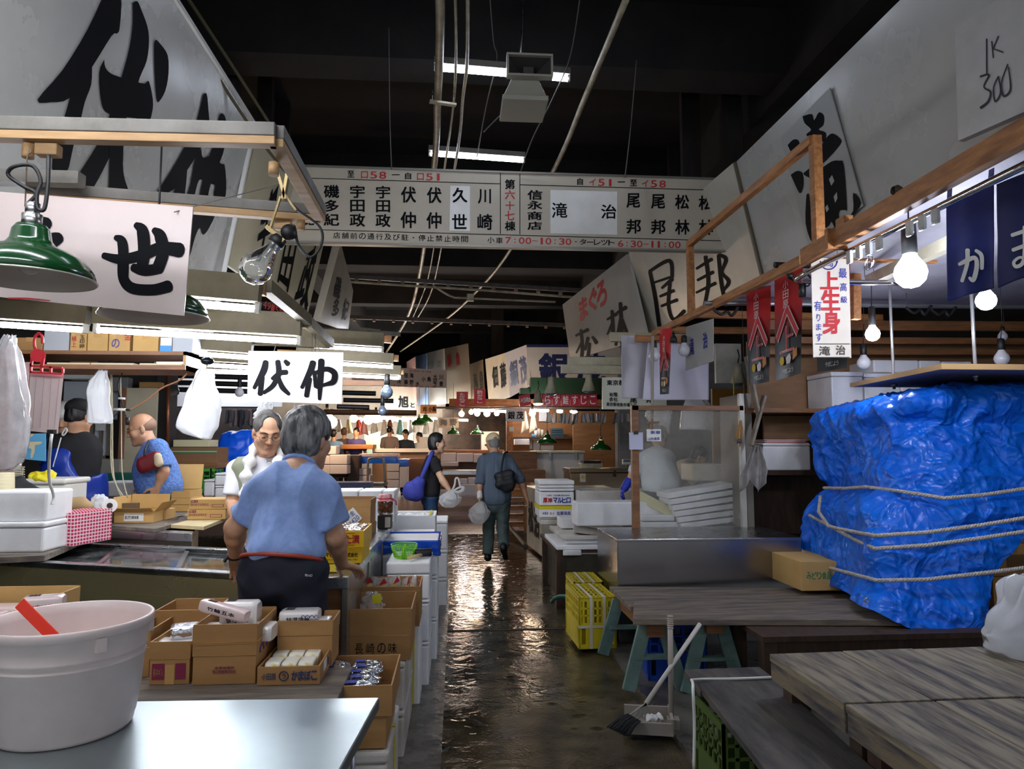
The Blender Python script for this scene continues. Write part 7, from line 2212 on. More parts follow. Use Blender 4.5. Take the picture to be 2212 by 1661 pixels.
for pts in ([(974,1064),(982,1048),(984,1034),(990,1034),(994,1050),(1000,1056),(990,1062),(976,1062)],[(974,1064),(990,1054),(1001,1052),(1000,1060),(986,1066)]):
 g.tube(smooth_path([at(x,y,8.45) for x,y in pts],5),.013,6)
g.build('loop_handle',MILKY,T,world=True)
# old man walking away
STR=mat('grey_blue_shirt',(92,106,122),.85,col2=(72,86,104),ns=26,st=(1,.1,.05),bump=.06,bs=80)
SLK=mat('grey_green_slacks',(78,92,92),.8,bump=.05,bs=60)
T,q,M,TM=person('elderly man in a beige cap and grey-blue shirt walking away down the lane',dict(
 head=(1065,958,9.2),neck=(1068,984,9.12),ls=(1044,996,9.1),rs=(1098,996,9.06),le=(1036,1040,9.0),re=(1124,1036,9.0),lw=(1036,1070,8.95),rw=(1137,1074,9.0),pel=(1071,1078,9.08),
 lk=(1056,1146,9.2),la=(1054,1198,9.14),rk=(1086,1142,9.1),ra=(1088,1180,8.72),rt=(1092,1204,8.86)),
 (-.3,.92,-.3),STR,SLK,1.0,.008,1.15,hair=hair_cap(mat('white_hair',(128,126,122),.6),-.05,.03,.003,.007),curl=.8,hem=.06,belly=.02,wr=.01,pw=1.12)
w=lambda x,y,z:q['head']+M @ V((x,y,z))
CAP=mat('beige_cap',(218,198,156),.8,bump=.06,bs=80)
surface([('e',w(0,-.012,.052),(.09,.11,.088),M),('p',w(0,0,.026),M @ V((0,0,-1))),('-',('e',w(0,-.13,.03),(.03,.04,.022),M),.005)],.007,.02).build('cap',CAP,T,world=True)
surface([('e',w(0,.115,.022),(.07,.075,.012),M)],.006,.02).build('cap_peak',CAP,T,world=True)
surface([('c',q['lw']-V((0,0,-.03)),q['lw']-V((0,0,.02)),.033,.036)],.007,.02,.003,30).build('wrist_band',WHITE,T,world=True)
BB=mat('black_nylon',(24,26,30),.6,bump=.08,bs=50)
B_=thing('shoulder_bag','black shoulder bag on the elderly man\'s back','bag',at(1090,1060,8.85))
surface([('c',at(1077,1030,8.88),at(1102,1024,8.88),.055,.055),('c',at(1080,1046,8.86),at(1104,1042,8.86),.06,.06),('c',at(1094,1056,8.86),at(1102,1054,8.86),.045,.045)],.01,.04,.008).build('body',BB,B_,world=True)
MB().tube(smooth_path([at(1082,1020,8.86),at(1085,1000,8.9),at(1090,980,8.98),at(1096,976,9.08)],5),.014,6).build('strap',BB,B_,world=True)
carried('white carrier bag hanging from the elderly man\'s left hand',(1034,1131),.125,.27,(1038,1084),8.9)
# people behind the plastic screen
GRS=mat('pale_grey_shirt',(196,204,206),.85)
T,q,M,TM=person('man in a pale grey shirt bent forward behind the plastic screen',dict(
 head=(1424,945,7.55),neck=(1420,974,7.35),ls=(1392,990,7.3),rs=(1444,992,7.25),le=(1372,1014,7.2),re=(1455,1035,7.25),lw=(1355,1044,7.2),rw=(1448,1060,7.4),pel=(1428,1050,7.05)),
 (-.1,.85,-.5),GRS,mat('slate_trousers',(50,62,72),.8),1.0,.01,1.3,hair=hair_cap(GREYH,-.06,.05,.008,.009),belly=.015)
d=(q['lw']-q['le']).normalized()
surface([('c',q['lw']-d*.03,q['lw']+d*.05,.04,.042)]+hand_prims(q['lw']+d*.01,d,V((1,0,-.2)),V((0,1,0)),.5,1.15),.007,.012).build('glove',mat('blue_glove',(24,48,176),.5),T,world=True)
T,q,M,TM=person('stooping person in a buff shirt farther behind the plastic screen',dict(
 head=(1510,988,8.4),neck=(1492,1000,8.4),ls=(1485,1006,8.6),rs=(1480,1012,8.2),le=(1500,1045,8.6),re=(1505,1046,8.2),lw=(1525,1060,8.5),rw=(1530,1060,8.3),pel=(1440,1052,8.4)),
 (.9,-.2,-.5),mat('buff_shirt',(206,190,168),.85),NAVYT,1.0,.012,.9,hair=hair_cap(HAIRB,-.04,.05,.006,.01))
# small figures at the far stalls
for i,(hx,hy,Y,f_,sh,pt,lab,hm) in enumerate(((842,930,21.7,(.3,.9,-.2),mat('mauve_shirt',(140,122,116),.8),JEAN,'far figure in a brown-grey shirt at the fish counter',HAIRB),(876,937,22,(-.7,-.5,-.4),mat('ink_shirt',(40,46,58),.8),NAVYT,'far figure in a dark shirt stooping over the counter',HAIRB),
              (905,943,22.2,(-.9,-.2,-.2),WHITE,NAVYT,'far figure at the white counter left of the woman',HAIRB),(721,938,20,(.2,.9,0),mat('blue_far',(110,150,200),.8),NAVYT,'far figure with dark hair just right of the man in blue',HAIRB),
              (744,934,20.5,(.2,.9,0),mat('grey_far',(90,84,80),.8),NAVYT,'far figure in grey between hanging bags',mat('brown_hair',(80,56,40),.6)),(770,934,20,(-.3,-.9,-.2),mat('violet_far',(70,66,130),.8),NAVYT,'far figure in violet and pink by the orange ledge',HAIRB))):
 hc=at(hx,hy,Y)
 V3=lambda x,y,z:hc+V((x,y,z))
 sx=1 if f_[1]>0 else-1
 person(lab,dict(head=hc,neck=V3(0,-.02,-.2),ls=V3(-.19*sx,0,-.27),rs=V3(.19*sx,0,-.27),le=V3(-.24*sx,.05,-.55),re=V3(.24*sx,.05,-.55),lw=V3(-.2*sx,.2,-.75),rw=V3(.2*sx,.2,-.75),pel=V3(0,0,-.72)),
   f_,sh,pt,1.0,.02,.8,hair=hair_cap(hm,-.05,.05,.01,.015),wr=0)
# ================================================================ the rest of the market
def S(name,label,cat,a,Y,d,m,bevel=.004,group=None):
 o=solo(name,MB().box(*pb(*a,Y,d)),m,label,cat,group,bevel=bevel)
 return o
def sg(label,a,Y,m,items=(),ink=None,t=.02,name='shop_sign',bold=.04):
 q=[at(x,y,Y) if not isinstance(Y,tuple) else at(x,y,Y[i in (1,2)]) for i,(x,y) in enumerate(a if not isinstance(a[0],(int,float)) else ((a[0],a[2]),(a[1],a[2]),(a[1],a[3]),(a[0],a[3])))]
 T,P=board(name,label,'sign',q,t,m)
 if items:
  letters(MB(),P,items,bold,.01).build('lettering',ink or INK,T,world=True)
 return T,P
BUFF=mat('buff_board',(206,186,156),.45,col2=(188,168,138),ns=1)
NVY=mat('navy_paint',(20,28,84),.5)
# --- small things standing about the left stall
T=thing('foam_trough','long white foam trough beside the worker in black','box',at(235,1068,5.6))
S('foam_trough','long white foam trough on the left stall counter','box',(205,305,1042,1072),6.35,.4,FOAM,.01)
bpy.data.objects.remove(T)
S('teal_tub','dark teal tub behind the long foam trough','tub',(222,308,1022,1042),6.85,.3,mat('teal_plastic',(30,92,80)),.02)
struct('trim_5',MB().box(*pb(195,300,1072,1300,6.3,.9)),mat('counter_side',(120,112,100)))
struct('trim_6',MB().box(*pb(-80,290,1088,1340,5.22,.05)),mat('counter_side',(120,112,100)))
T=thing('white_machine','white counter scale box topped with cloths by the left stall counter','machine',at(100,1082,5.0))
MB().box(*pb(56,139,1044,1090,5.0,.3)).build('body',mat('machine_white',(226,224,214),.4),T,world=True,bevel=.015)
MB().box(*pb(50,141,1034,1046,4.98,.34)).build('top',mat('machine_white',(226,224,214)),T,world=True,bevel=.012)
g=surface([('c',at(74,1030,5.05),at(108,1026,5.05),.03,.035),('c',at(80,1034,5.0),at(100,1034,5.0),.025,.025)],.008,.02,.01,20)
solo('yellow_gloves',g,mat('yellow_rubber',(232,216,40),.5),'crumpled yellow rubber gloves on the white machine','gloves')
solo('black_coat',surface([('c',at(30,1052,4.6),at(92,1082,4.6),.07,.05),('c',at(20,1075,4.6),at(90,1088,4.6),.06,.05)],.01,.04,.015,10),mat('black_coat',(22,24,26),.8),'black coat heaped behind the white foam boxes','coat')
solo('twine_spool',MB().cyl(at(5,1072,4.4),at(5,1020,4.4),.06,24),mat('twine',(206,196,160),.8,bump=.4,bs=60,st=(.1,.1,1)),'spool of pale twine at the far left edge','spool',bevel=.01)
T=thing('basket','small cream perforated basket hanging left of the white machine','basket',at(36,1038,4.7))
g=MB()
for i in range(7):
 a,b=at(20+i*5,1005+i*.5,4.7),at(22+i*4,1040,4.7)
 g.bar(a,b,.008,.006)
for j in range(7):
 g.bar(at(18,1006+j*5.5,4.695),at(53,1009+j*5.2,4.695),.008,.006)
g.build('lattice',CREAM,T,world=True)
solo('paper_bundle',surface([('c',at(135,1092,4.9),at(190,1094,4.9),.03,.03),('c',at(150,1084,4.9),at(178,1084,4.9),.03,.03)],.008,.03,.006,12),mat('kraft_paper',(176,146,104),.8),'crumpled kraft paper bundle behind the back counter','paper')
bag('small white carrier bag on the back counter left of the flapped carton',[(1068,208,222),(1078,203,230),(1094,202,232),(1102,206,230)],5.0,.06,MILKY,group=None)
T=thing('tape_roll','white roll with a black core on the back counter','roll',at(238,1092,4.95))
MB().cyl(at(237,1092,4.9),at(237,1092,5.0),.045,20).build('roll',WHITE,T,world=True)
MB().cyl(at(237,1092,4.895),at(237,1092,5.0),.018,12).build('core',BLACK,T,world=True)
solo('long_carton',MB().box(*pb(368,468,966,1000,8.0,.4)),mat('brown_carton',(128,92,60),.7),'long brown carton with green tape on the back table','box')
S('green_tape','green tape strip along the long brown carton','tape',(368,468,974,977),7.99,.004,mat('tape_green',(90,200,150),.3),0)
S('cream_tray','flat cream and green tray on the long brown carton','tray',(374,452,950,965),8.05,.3,mat('tray_cream',(206,200,160),.5))
S('back_table','reddish wooden table under the long brown carton','table',(360,470,1000,1012),7.9,.5,PLY)
c_=pb(384,456,1012,1065,7.8,.4)
crate('plastic_crate','bright green plastic crate under the long brown carton',c_,mat('green_crate',(50,150,50),.4),0,False,4,1)
for i,a in enumerate(((440,462,1036,1072),(464,505,1022,1048),(464,505,1049,1074))):
 foambox('white foam box beside the green crate, '+('left one','upper one','lower one')[i],pb(*a,7.4,.4),.02,group='foam boxes by the green crate')
solo('blue_tarp_bundle',surface([('c',at(500,955,9),at(535,952,9),.12,.12),('c',at(490,1000,9),at(535,1000,9),.16,.16),('c',at(500,970,9),at(535,985,9),.14,.14)],.02,.08,.03,6),mat('tarp_roll',(10,92,232),.4),'blue tarpaulin bundle behind the vendor','tarpaulin')
struct('partition_30',MB().box(*pb(362,610,800,878,10.5,.05)),mat('bright_panel',(226,226,230),.4))
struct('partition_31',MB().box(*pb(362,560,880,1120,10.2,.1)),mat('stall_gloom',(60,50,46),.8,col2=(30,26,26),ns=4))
fluor('lit tube in front of the white panel behind the vendor',at(380,800,9.8),at(560,806,9.8),.016,'lit tubes of the left stall',.08,.04,hm=CREAM)
for i,y in enumerate((813,828,843)):
 run('dark_pipe',('top','middle','bottom')[i]+' dark pipe across the white panel behind the white bags','pipe',[(366,y-2,8.6),(450,y,8.6),(556,y+3,8.6)],.03,BLACK)
bulb('unlit bulb hanging before the white panel, left of the white bags',at(378,846,8.4),.05,0,at(379,815,8.4),.1,glass=mat('dark_bulb',(60,66,72),.1))
bulb('clear bulb hanging before the white panel, right of the white bags',at(517,848,8.4),.05,0,at(516,815,8.4),.1)
for i in range(7):
 x=488+i*11
 cloth('hanging_rag','dim hanging cloth behind the vendor\'s shoulder, '+('first','second','third','fourth','fifth','sixth','seventh')[i]+' from left','cloth',[at(x,884,9.6),at(x+13,884,9.6),at(x+14,912+8*(i%3),9.6),at(x-3,916+6*(i%2),9.6)],mat('rag%d'%(i%3),((80,78,80),(120,104,100),(56,54,60))[i%3],.9),.03,1,'dim hanging cloths',10)
# --- right: stand with foam lids, printed foam stack, lettered freezer
T=thing('wooden_stand','old dark wooden stand by the lane carrying foam lids','stand',(1.5,7.0,0))
a,b=at(1205,1186,6.75),at(1168,1160,7.9)
z=a.z
MB().box(a.x-.03,1.72,6.7,7.9,z-.03,z).build('top',DARKW,T,world=True)
for x,y in ((a.x+.02,6.75),(a.x+.02,7.8),(1.65,6.75),(1.65,7.8)):
 MB().box(x-.04,x+.04,y-.04,y+.04,0,z-.031).build('leg',DARKW,T,world=True)
MB().box(a.x+.03,a.x+.05,6.8,7.75,.05,z-.04).build('side_board',mat('old_dark',(74,66,48),.7,col2=(44,40,30),ns=4),T,world=True)
MB().hexa([V((a.x+.05,6.72,.0)),V((a.x+.42,6.72,0)),V((a.x+.42,6.75,0)),V((a.x+.05,6.75,0)),V((a.x+.05,6.72,z-.05)),V((a.x+.5,6.72,z-.05)),V((a.x+.5,6.75,z-.05)),V((a.x+.05,6.75,z-.05))]).build('front_board',mat('old_dark',(74,66,48)),T,world=True)
for i in range(3):
 o=.05*((i*2)%3)
 solo('foam_lid_slab',MB().box(a.x-.02+o,a.x+.42+o*.5,6.68+o,7.6,z+.001+i*.042,z+.04+i*.042),FOAMD if i==2 else FOAM,('bottom','middle','top')[i]+' flat foam lid stacked on the wooden stand','lid','foam lids on the stand',bevel=.008)
z+=.13
S('foam_scrap','small white foam scrap poking out below the stacked lids','foam',(1217,1256,1189,1200),6.66,.08,FOAM,.006)
foambox('small foam box with a red mark on the wooden stand',pb(1212,1246,1119,1142,7.2,.3),.0)
foambox('low dirty foam box under the printed foam stack',pb(1168,1214,1119,1134,7.65,.4),.01,m=FOAMD)
b=pb(1165,1240,1093,1118,7.66,.45)
T=foambox('foam box with yellow tape and blue maker lettering, lowest of the printed stack',b,0)
w,d,h=(b[1]-b[0])/2,.225,b[5]-b[4]
tag(MB().box(-w-.003,w+.003,-d-.003,d,h*.72,h*1.0).build('tape',mat('yellow_band',(222,205,20)),T),'yellow tape')
front(T,'(株)',-w*.8,h*.25,w*.3,h*.25,BLUE,d,.02); front(T,'丸イ',-w*.4,h*.25,w*.26,h*.25,RED,d,.02); front(T,'佐藤海産',0,h*.22,w*.8,h*.32,BLUE,d,.02)
b=pb(1165,1240,1062,1092,7.66,.45)
T=foambox('white foam box with big red and blue lettering in the printed stack',b,0)
h=b[5]-b[4]
front(T,'厚岸',-w*.78,h*.2,w*.52,h*.36,RED,d,.07); front(T,'マルヒロ',-w*.2,h*.2,w*1.0,h*.36,BLUE,d,.09); front(T,'北海道産',-w*.6,h*.68,w*.3,h*.1,RED,d); front(T,'北海道・牡蠣の海産物',-w*.2,h*.68,w*.95,h*.1,BLUE,d)
for i,(y0,y1) in enumerate(((1055,1061),(1048,1054),(1038,1047))):
 b=pb(1166-i,1240+(i==2),y0,y1,7.66,.45)
 solo('foam_lid_slab',MB().box(*b),FOAM,('lowest','middle','topmost')[i]+' loose lid on the printed foam stack','lid','lids on the printed stack',bevel=.01)
foambox('long white foam box beside the printed foam stack, yellow string round it',pb(1246,1440,1084,1136,6.62,.3),.0,m=FOAM)
foambox('large open dirty foam bin behind the long foam box',pb(1250,1420,1060,1096,7.5,.5),opened=True,m=FOAMD)
solo('torn_lid',MB().hexa([at(*p,6.75) for p in ((1238,1150),(1300,1158),(1300,1146),(1240,1132))]+[at(*p,7.1) for p in ((1238,1146),(1300,1152),(1300,1142),(1240,1130))]),FOAMD,'torn dirty foam lid at the freezer corner','lid',bevel=.006)
b=pb(1172,1236,1050,1200,9.5,1.1)
T=thing('lettered_freezer','white chest freezer with black brush lettering on its lane side','freezer',(1.5,10,0))
x0=at(1172,1204,9.5).x
MB().hexa([V((x0,9.5,.04)),V((2.2,9.5,.04)),V((2.2,10.7,.04)),V((x0-.09,10.7,.04)),V((x0,9.5,.9)),V((2.2,9.5,.9)),V((2.2,10.7,.9)),V((x0-.09,10.7,.9))]).build('body',mat('old_freezer',(206,204,190),.4,col2=(180,174,156),ns=3),T,world=True,bevel=.01)
P_=Plane((x0,9.5,.04),(x0-.09,10.7,.04),(x0,9.5,.9))
letters(MB(),P_,[('松',((1141,1086),(1151,1084),(1152,1152),(1142,1146))),('治',((1153,1096),(1164,1098),(1165,1162),(1154,1158)))],.06).build('lettering',INK,T,world=True)
run('floor_hose','grey hose lying on the floor by the lettered freezer','hose',[(1092,1128,12.3),(1112,1152,11.6),(1136,1180,10.7)],.03,GREYP)
for i in range(6):
 L=[at(*p,6.45) for p in ((1442+i*6,1078+i*13),(1606,1050+i*15),(1606,1040+i*15),(1440+i*6,1066+i*13))]
 solo('foam_tray',MB().hexa([L[0],L[1],L[1]+V((0,.35,0)),L[0]+V((0,.35,0)),L[3],L[2],L[2]+V((0,.35,0)),L[3]+V((0,.35,0))]),FOAM,('top','second','third','fourth','fifth','lowest')[i]+' tilted foam tray of the leaning stack behind the plastic screen','tray','tilted foam trays',bevel=.006)
solo('foam_plank',MB().bar(at(1376,1068,6.7),at(1470,1118,6.6),.12,.09),mat('yellowed_foam',(214,206,160),.6),'long yellowed foam box slanting behind the plastic screen','box',bevel=.01)
S('foam_box','cream tub behind the tilted trays in the screen','tub',(1496,1562,1002,1040),7.4,.4,mat('cream_tub',(226,220,196),.5),.015)
for i,a in enumerate(((1385,1458,1112,1126),(1388,1466,1127,1141))):
 foambox(('upper','lower')[i]+' flat foam box at the foot of the plastic screen',pb(*a,6.5,.3),0,group='flat foam boxes in the screen')
bag('big clear bag hanging behind the plastic screen, left',[(884,1398,1452),(900,1394,1450),(940,1420,1446)],7.6,.08,MILKY,ph=1)
bag('big clear bag hanging behind the plastic screen, right',[(864,1480,1528),(890,1472,1540),(928,1468,1542)],7.6,.08,MILKY,ph=3)
# --- lit stall interior on the right, across
OR=mat('orange_ply',(170,116,64),.55,col2=(144,94,48),ns=2,st=(1,1,6))
struct('partition_40',MB().box(*pb(1238,1337,888,1070,15,.05)),OR)
struct('partition_41',MB().box(*pb(1096,1245,880,1070,17,.05)),OR)
struct('partition_42',MB().box(*pb(1337,1640,780,1100,14.5,.05)),mat('pale_grey_wall',(150,148,146),.6,col2=(110,108,106),ns=2))
struct('partition_43',MB().box(*pb(1330,1335,885,1030,14.9,.05)),WHITEP)
struct('partition_44',MB().box(*pb(1540,1640,840,1000,9.4,.05)),mat('ochre_wall',(150,104,40),.6))
S('yellow_cord_rail','yellow cord hanging in front of the ochre wall','cord',(1588,1590,812,1130),8.5,.01,mat('cord_yellow',(200,190,60),.5),0)
S('slatted_board','white slatted panel hanging above the ochre wall','panel',(1546,1602,742,828),8.8,.05,WHITEP)
T=thing('chest_freezer','white chest freezer with clamp brackets behind the steel chest','freezer',at(1210,1075,13.9))
MB().box(*pb(1158,1262,978,1075,13.4,1.0)).build('body',mat('freezer_white',(196,198,200),.4),T,world=True,bevel=.02)
MB().box(*pb(1156,1264,974,979,13.35,1.05)).build('lid',CREAM,T,world=True,bevel=.01)
for x in (1186,1242):
 MB().box(*pb(x,x+5,976,993,13.3,.04)).build('bracket',STEEL,T,world=True)
T=thing('steel_chest','steel fish chest with an emblem sticker on its front','chest',at(1300,1066,11.5))
MB().box(*pb(1232,1372,1021,1068,11.5,.7)).build('body',mat('warm_steel',(196,176,150),.25,1),T,world=True,bevel=.01)
MB().box(*pb(1230,1374,1012,1021,11.48,.74)).build('lid',mat('warm_steel',(196,176,150)),T,world=True,bevel=.006)
MB().box(*pb(1326,1331,1016,1030,11.45,.03)).build('latch',DARKW,T,world=True)
MB().box(*pb(1253,1265,1023,1041,11.49,.01)).build('sticker',WHITE,T,world=True)
MB().cyl(at(1259,1030,11.475),at(1259,1030,11.49),.03,12).build('emblem',mat('emblem_yellow',(220,180,40),.5),T,world=True)
S('steel_ledge','long low steel ledge under the steel chest','counter',(1216,1376,1068,1092),11.2,.9,mat('warm_steel',(196,176,150)),.01)
T=thing('weighing_box','cream box with a black tray top on the steel chest','scale',at(1280,1012,11.9))
MB().box(*pb(1256,1302,1001,1013,11.8,.3)).build('body',CREAM,T,world=True,bevel=.01)
MB().box(*pb(1261,1298,995,1001,11.8,.3)).build('tray',BLACK,T,world=True)
T=thing('scale_display','small white scale display by the screen post','scale',at(1354,1012,11.9))
MB().box(*pb(1345,1363,992,1003,11.9,.04)).build('case',WHITE,T,world=True)
MB().box(*pb(1347,1361,993,998,11.88,.02)).build('screen',mat('lcd',(110,124,140),.2),T,world=True)
MB().cyl(at(1354,1013,11.95),at(1354,1003,11.95),.015).build('stand',GREYP,T,world=True)
S('wooden_crate','upper brown wooden crate side right of the elderly man','crate',(1090,1160,975,1012),13,.6,PLY)
S('wooden_crate','lower brown wooden crate side right of the elderly man','crate',(1090,1178,1015,1042),12.6,.6,PLY)
T=thing('slatted_rack','brown slatted wooden rack behind the elderly man\'s hand','rack',at(1118,1150,12.4))
for x in (1090,1132):
 MB().box(*pb(x,x+8,1042,1160,12.4,.1)).build('upright',OR,T,world=True)
for i in range(5):
 MB().box(*pb(1094,1140,1060+i*18,1066+i*18,12.45,.5)).build('slat_shelf',OR,T,world=True)
S('wall_shelf','long shelf on the orange wall of the lit stall','shelf',(1108,1240,944,948),16.4,.5,DARKW)
foambox('white box with pink and green print on the lit stall counter',pb(1112,1144,948,961,16.2,.3),0)
for i,(x,y0,c_) in enumerate(((1157,929,'w'),(1164,926,'c'),(1171,928,'c'),(1152,938,'b'))):
 solo('canister',MB().cyl(at(x,944,16.5),at(x,y0,16.5),.035,10),{'w':WHITE,'c':CREAM,'b':mat('sky_blue',(90,170,210),.4)}[c_],('white','tall cream','second cream','small blue')[i]+' canister on the shelf of the lit stall','canister')
for i in range(4):
 S('folded_cloth',('lowest','second','third','top')[i]+' folded dark cloth on the shelf of the lit stall','cloth',(1192,1219-i,940-i*5,944.5-i*5),16.5,.25,mat('fold%d'%(i%2),((50,56,74),(20,80,90))[i%2],.8),.01,'folded cloths on the shelf')
for i,(x,w_) in enumerate(((1131,12),(1149,12))):
 cloth('white_towel',('left','right')[i]+' white towel hanging in the lit stall','towel',[at(x,888,15.8),at(x+5,888,15.8),at(x+w_,926,15.8),at(x-6,938,15.8)],TW,.05,1,'white towels',12,i)
for i,(x0,x1,y0,y1) in enumerate(((1164,1181,889,910),(1100,1110,922,932),(1152,1166,950,972),(1168,1196,962,972),(1144,1150,948,970))):
 S('paper_notice',('white notice above the shelf','small white card on the timber post','paper sheet under the shelf','wide paper sheet under the shelf','narrow paper strip under the shelf')[i]+' in the lit stall','notice',(x0,x1,y0,y1),16.9 if x0>1110 else 15.5,.01,WHITE,0)
S('timber_post','pale timber post at the left of the lit stall','post',(1094,1108,905,1060),15.6,.15,WOOD)
for i in range(14):
 x=(1184,1198,1210,1220,1231,1244,1258,1268,1278,1290,1305,1330,1342,1356)[i]
 n_=('first','second','third','fourth','fifth','sixth','seventh','eighth','ninth','tenth','eleventh','twelfth','thirteenth','fourteenth')[i]
 a_=random.uniform(-4,4)
 T,_=cloth('hanging_pouch','grey pouch hung along the lit stall rail, %s from left'%n_,'pouch',[at(x-2,892,13.5),at(x+5,892+a_*.3,13.5),at(x+7+a_,912,13.5),at(x-6+a_,915-a_,13.5)],mat('pouch%d'%(i%3),((150,150,158),(176,174,178),(120,124,130))[i%3],.5),.02,1,'hanging pouches',8,i)
for i,(x0,x1,y,Y) in enumerate(((1144,1186,886,16),(1202,1216,888,14),(1231,1247,889.5,14),(1022,1070,886,17),(1075,1094,888,17),(990,1012,907,19))):
 fluor('lit strip tube over the far right stalls, '+('third','second','first','fifth','fourth','sixth')[i]+' from the plastic screen',at(x0,y,Y),at(x1,y+1,Y),.03,'strip tubes of the far right stalls',0,m=glow('far_tube',(246,246,255),40))
WB=glow('far_warm_bulb',(255,214,170),40)
for i,(x,y,Y,r) in enumerate(((997,894,18,.07),(1031,893,17.5,.07),(1052,893,17.5,.08),(1150,893,15.5,.07),(1018,890,18,.06),(1073,893,17,.06),(706,902,15,.13),(716,912,15,.12),(796,906,19,.13),(812,903,19,.13),(764,904,19,.1))):
 T=thing('light_bulb','warm lit bulb hanging in the far market, '+'left of the red sign|under the second red sign|right of the second red sign|by the right white towel|above the paper sign|left of the small name sign|by the man in blue, upper|by the man in blue, lower|over the tanks, left|over the tanks, right|over the tanks, far left'.split('|')[i],'lamp',at(x,y,Y),0,'warm bulbs of the far market')
 MB().ball((0,0,0),r,12).build('globe',WB,T)
 MB().cyl((0,0,r),(0,0,r+.15),.03,8).build('socket',BLACK,T)
for i,(x,y,Y,r,lit) in enumerate(((1182,958,12.6,.18,0),(1298,972,12.2,.18,26),(905,918,18,.2,0),(919,911,19,.2,0),(979,938,17,.16,0),(1031,938,17,.16,0))):
 pendant('green enamel pendant '+('over the white chest freezer, unlit','over the steel chest, lit','above the woman\'s head, left','above the woman\'s head, right','between the woman and the elderly man','just left of the elderly man\'s cap')[i],at(x,y,Y),r,lit,1.0,'green pendants of the far stalls',col=(30,92,28))
for i,(x,y,Y,lit) in enumerate(((1190,850,10.5,0),(1272,845,10,0),(1162,872,13,24),(1595,828,8.6,0))):
 T=thing('spot_lamp',('left cream reflector lamp under the white beams','right cream reflector lamp under the white beams','lit reflector lamp by the red food signs','reflector lamp before the ochre wall')[i],'lamp',at(x,y,Y))
 MB().lathe([(.1,0),(.085,.05),(.05,.15),(.045,.24),(.001,.25)],20).build('shade',CREAM,T)
 MB().ball((0,0,.0),(.085,.085,.03),14).build('lens',glow('lit_spot',(255,240,220),lit) if lit else mat('spot_lens',(150,170,196),.05,.6),T)
 MB().tube([(0,0,.25),(.02,0,.34),(0,0,.42)],.008,6).build('arm',BLACK,T)
for i,(a,b,Y) in enumerate((((1318,728),(1500,730),8.6),((1228,780),(1350,781),9.5),((1212,797),(1350,800),9.0))):
 solo('white_beam',MB().bar(at(*a,Y),at(*b,Y),.08,.11),CREAM,('topmost','middle','lowest')[i]+' of the white painted beams behind the paper sheets','beam',bevel=.005)
T,P_=sg('white enamel market office sign with black lettering, half behind the vinyl sheet',(1301,1440,815,884),8.8,mat('office_sign',(214,216,200),.35),row('東京都',1311,821,1348,821,11)+row('有限',1316,848,1334,848,9)+row('会社',1316,858,1334,858,9)+row('尾邦',1361,858,1410,858,12,1.4)+row('東京築地魚市場ふぐ',1310,869,1375,871,8),name='office_sign',bold=.03)
# --- signs across
T,P_=sg('white sign facing the lane with a huge navy character, navy stripe on top',(1138,1420,745,832),18.9,mat('white_far',(206,204,196),.4),[('銀',(1165,765,1226,828)),('茂',(1245,765,1306,828))],NVY,bold=.05)
quad=MB()
quad.add([P_.hit(x,y,.02) for x,y in ((1138,744),(1420,744),(1420,750),(1138,750))],[(0,1,2,3)])
quad.build('stripe',NVY,T,world=True)
T,P_=sg('glossy sign beside the lane with two navy characters, round the corner from the big one',((1092,762),(1136,745),(1148,832),(1102,858)),(20.5,18.95),mat('white_gloss',(200,196,196),.12,bump=.1,bs=2),[('銀',((1100,784),(1116,776),(1120,828),(1104,836))),('茂',((1120,775),(1134,768),(1141,820),(1126,830)))],NVY,bold=.045)
sg('cream sign with two black characters left of the navy lettered ones',((1048,776),(1092,762),(1102,858),(1056,872)),(22.5,20.6),BUFF,[('佃',((1062,794),(1073,790),(1076,832),(1065,838))),('藤',((1079,788),(1091,783),(1094,832),(1083,838)))])
sg('narrow cream sign with two grey characters left of the cream one',((1015,787),(1042,777),(1048,872),(1018,876)),(25,23),BUFF,[('海',((1021,808),(1029,805),(1032,838),(1024,842))),('豊',((1035,803),(1042,801),(1044,836),(1037,840)))],GREYP)
for i,(q,lab,it,ik) in enumerate(((((960,753),(1010,742),(1018,866),(966,872)),'glossy cream sign with red and black characters in the middle distance',[('鮮',((965,766),(974,764),(976,792),(968,794))),('魚',((984,762),(992,760),(994,788),(986,790)))],RED),(((924,762),(959,753),(965,872),(928,876)),'white sign with grey katakana in the middle distance',[('ア',((927,784),(937,781),(938,806),(928,809))),('ミ',((943,781),(953,778),(954,803),(944,806)))],GREYP),
          (((897,770),(922,763),(926,876),(902,878)),'narrow pale blue sign with dark letters in the middle distance',[('水',((900,792),(909,790),(910,804),(901,806)))],NVY),(((878,782),(896,771),(900,870),(884,874)),'pinkish far sign at the left of the pale blue one',[('川',(881,795,890,803))],RED))):
 sg(lab,q,(25,23),mat('far_gloss%d'%i,((170,158,142),(160,158,152),(90,116,150),(150,116,106))[i],.15,bump=.1,bs=2),it,ik)
sg('yellow sign with black script in the far distance',((900,838),(930,836),(934,868),(904,870)),28,mat('yellow_far',(222,184,96),.5),[('ゆ',(905,842,925,864))])
sg('white far sign with a big black character left of the yellow sign',((838,836),(898,836),(898,886),(830,884)),24,mat('dull_far',(130,120,106)),[('旭',(861,856,882,880)),('と',(887,870,896,880))],bold=.06)
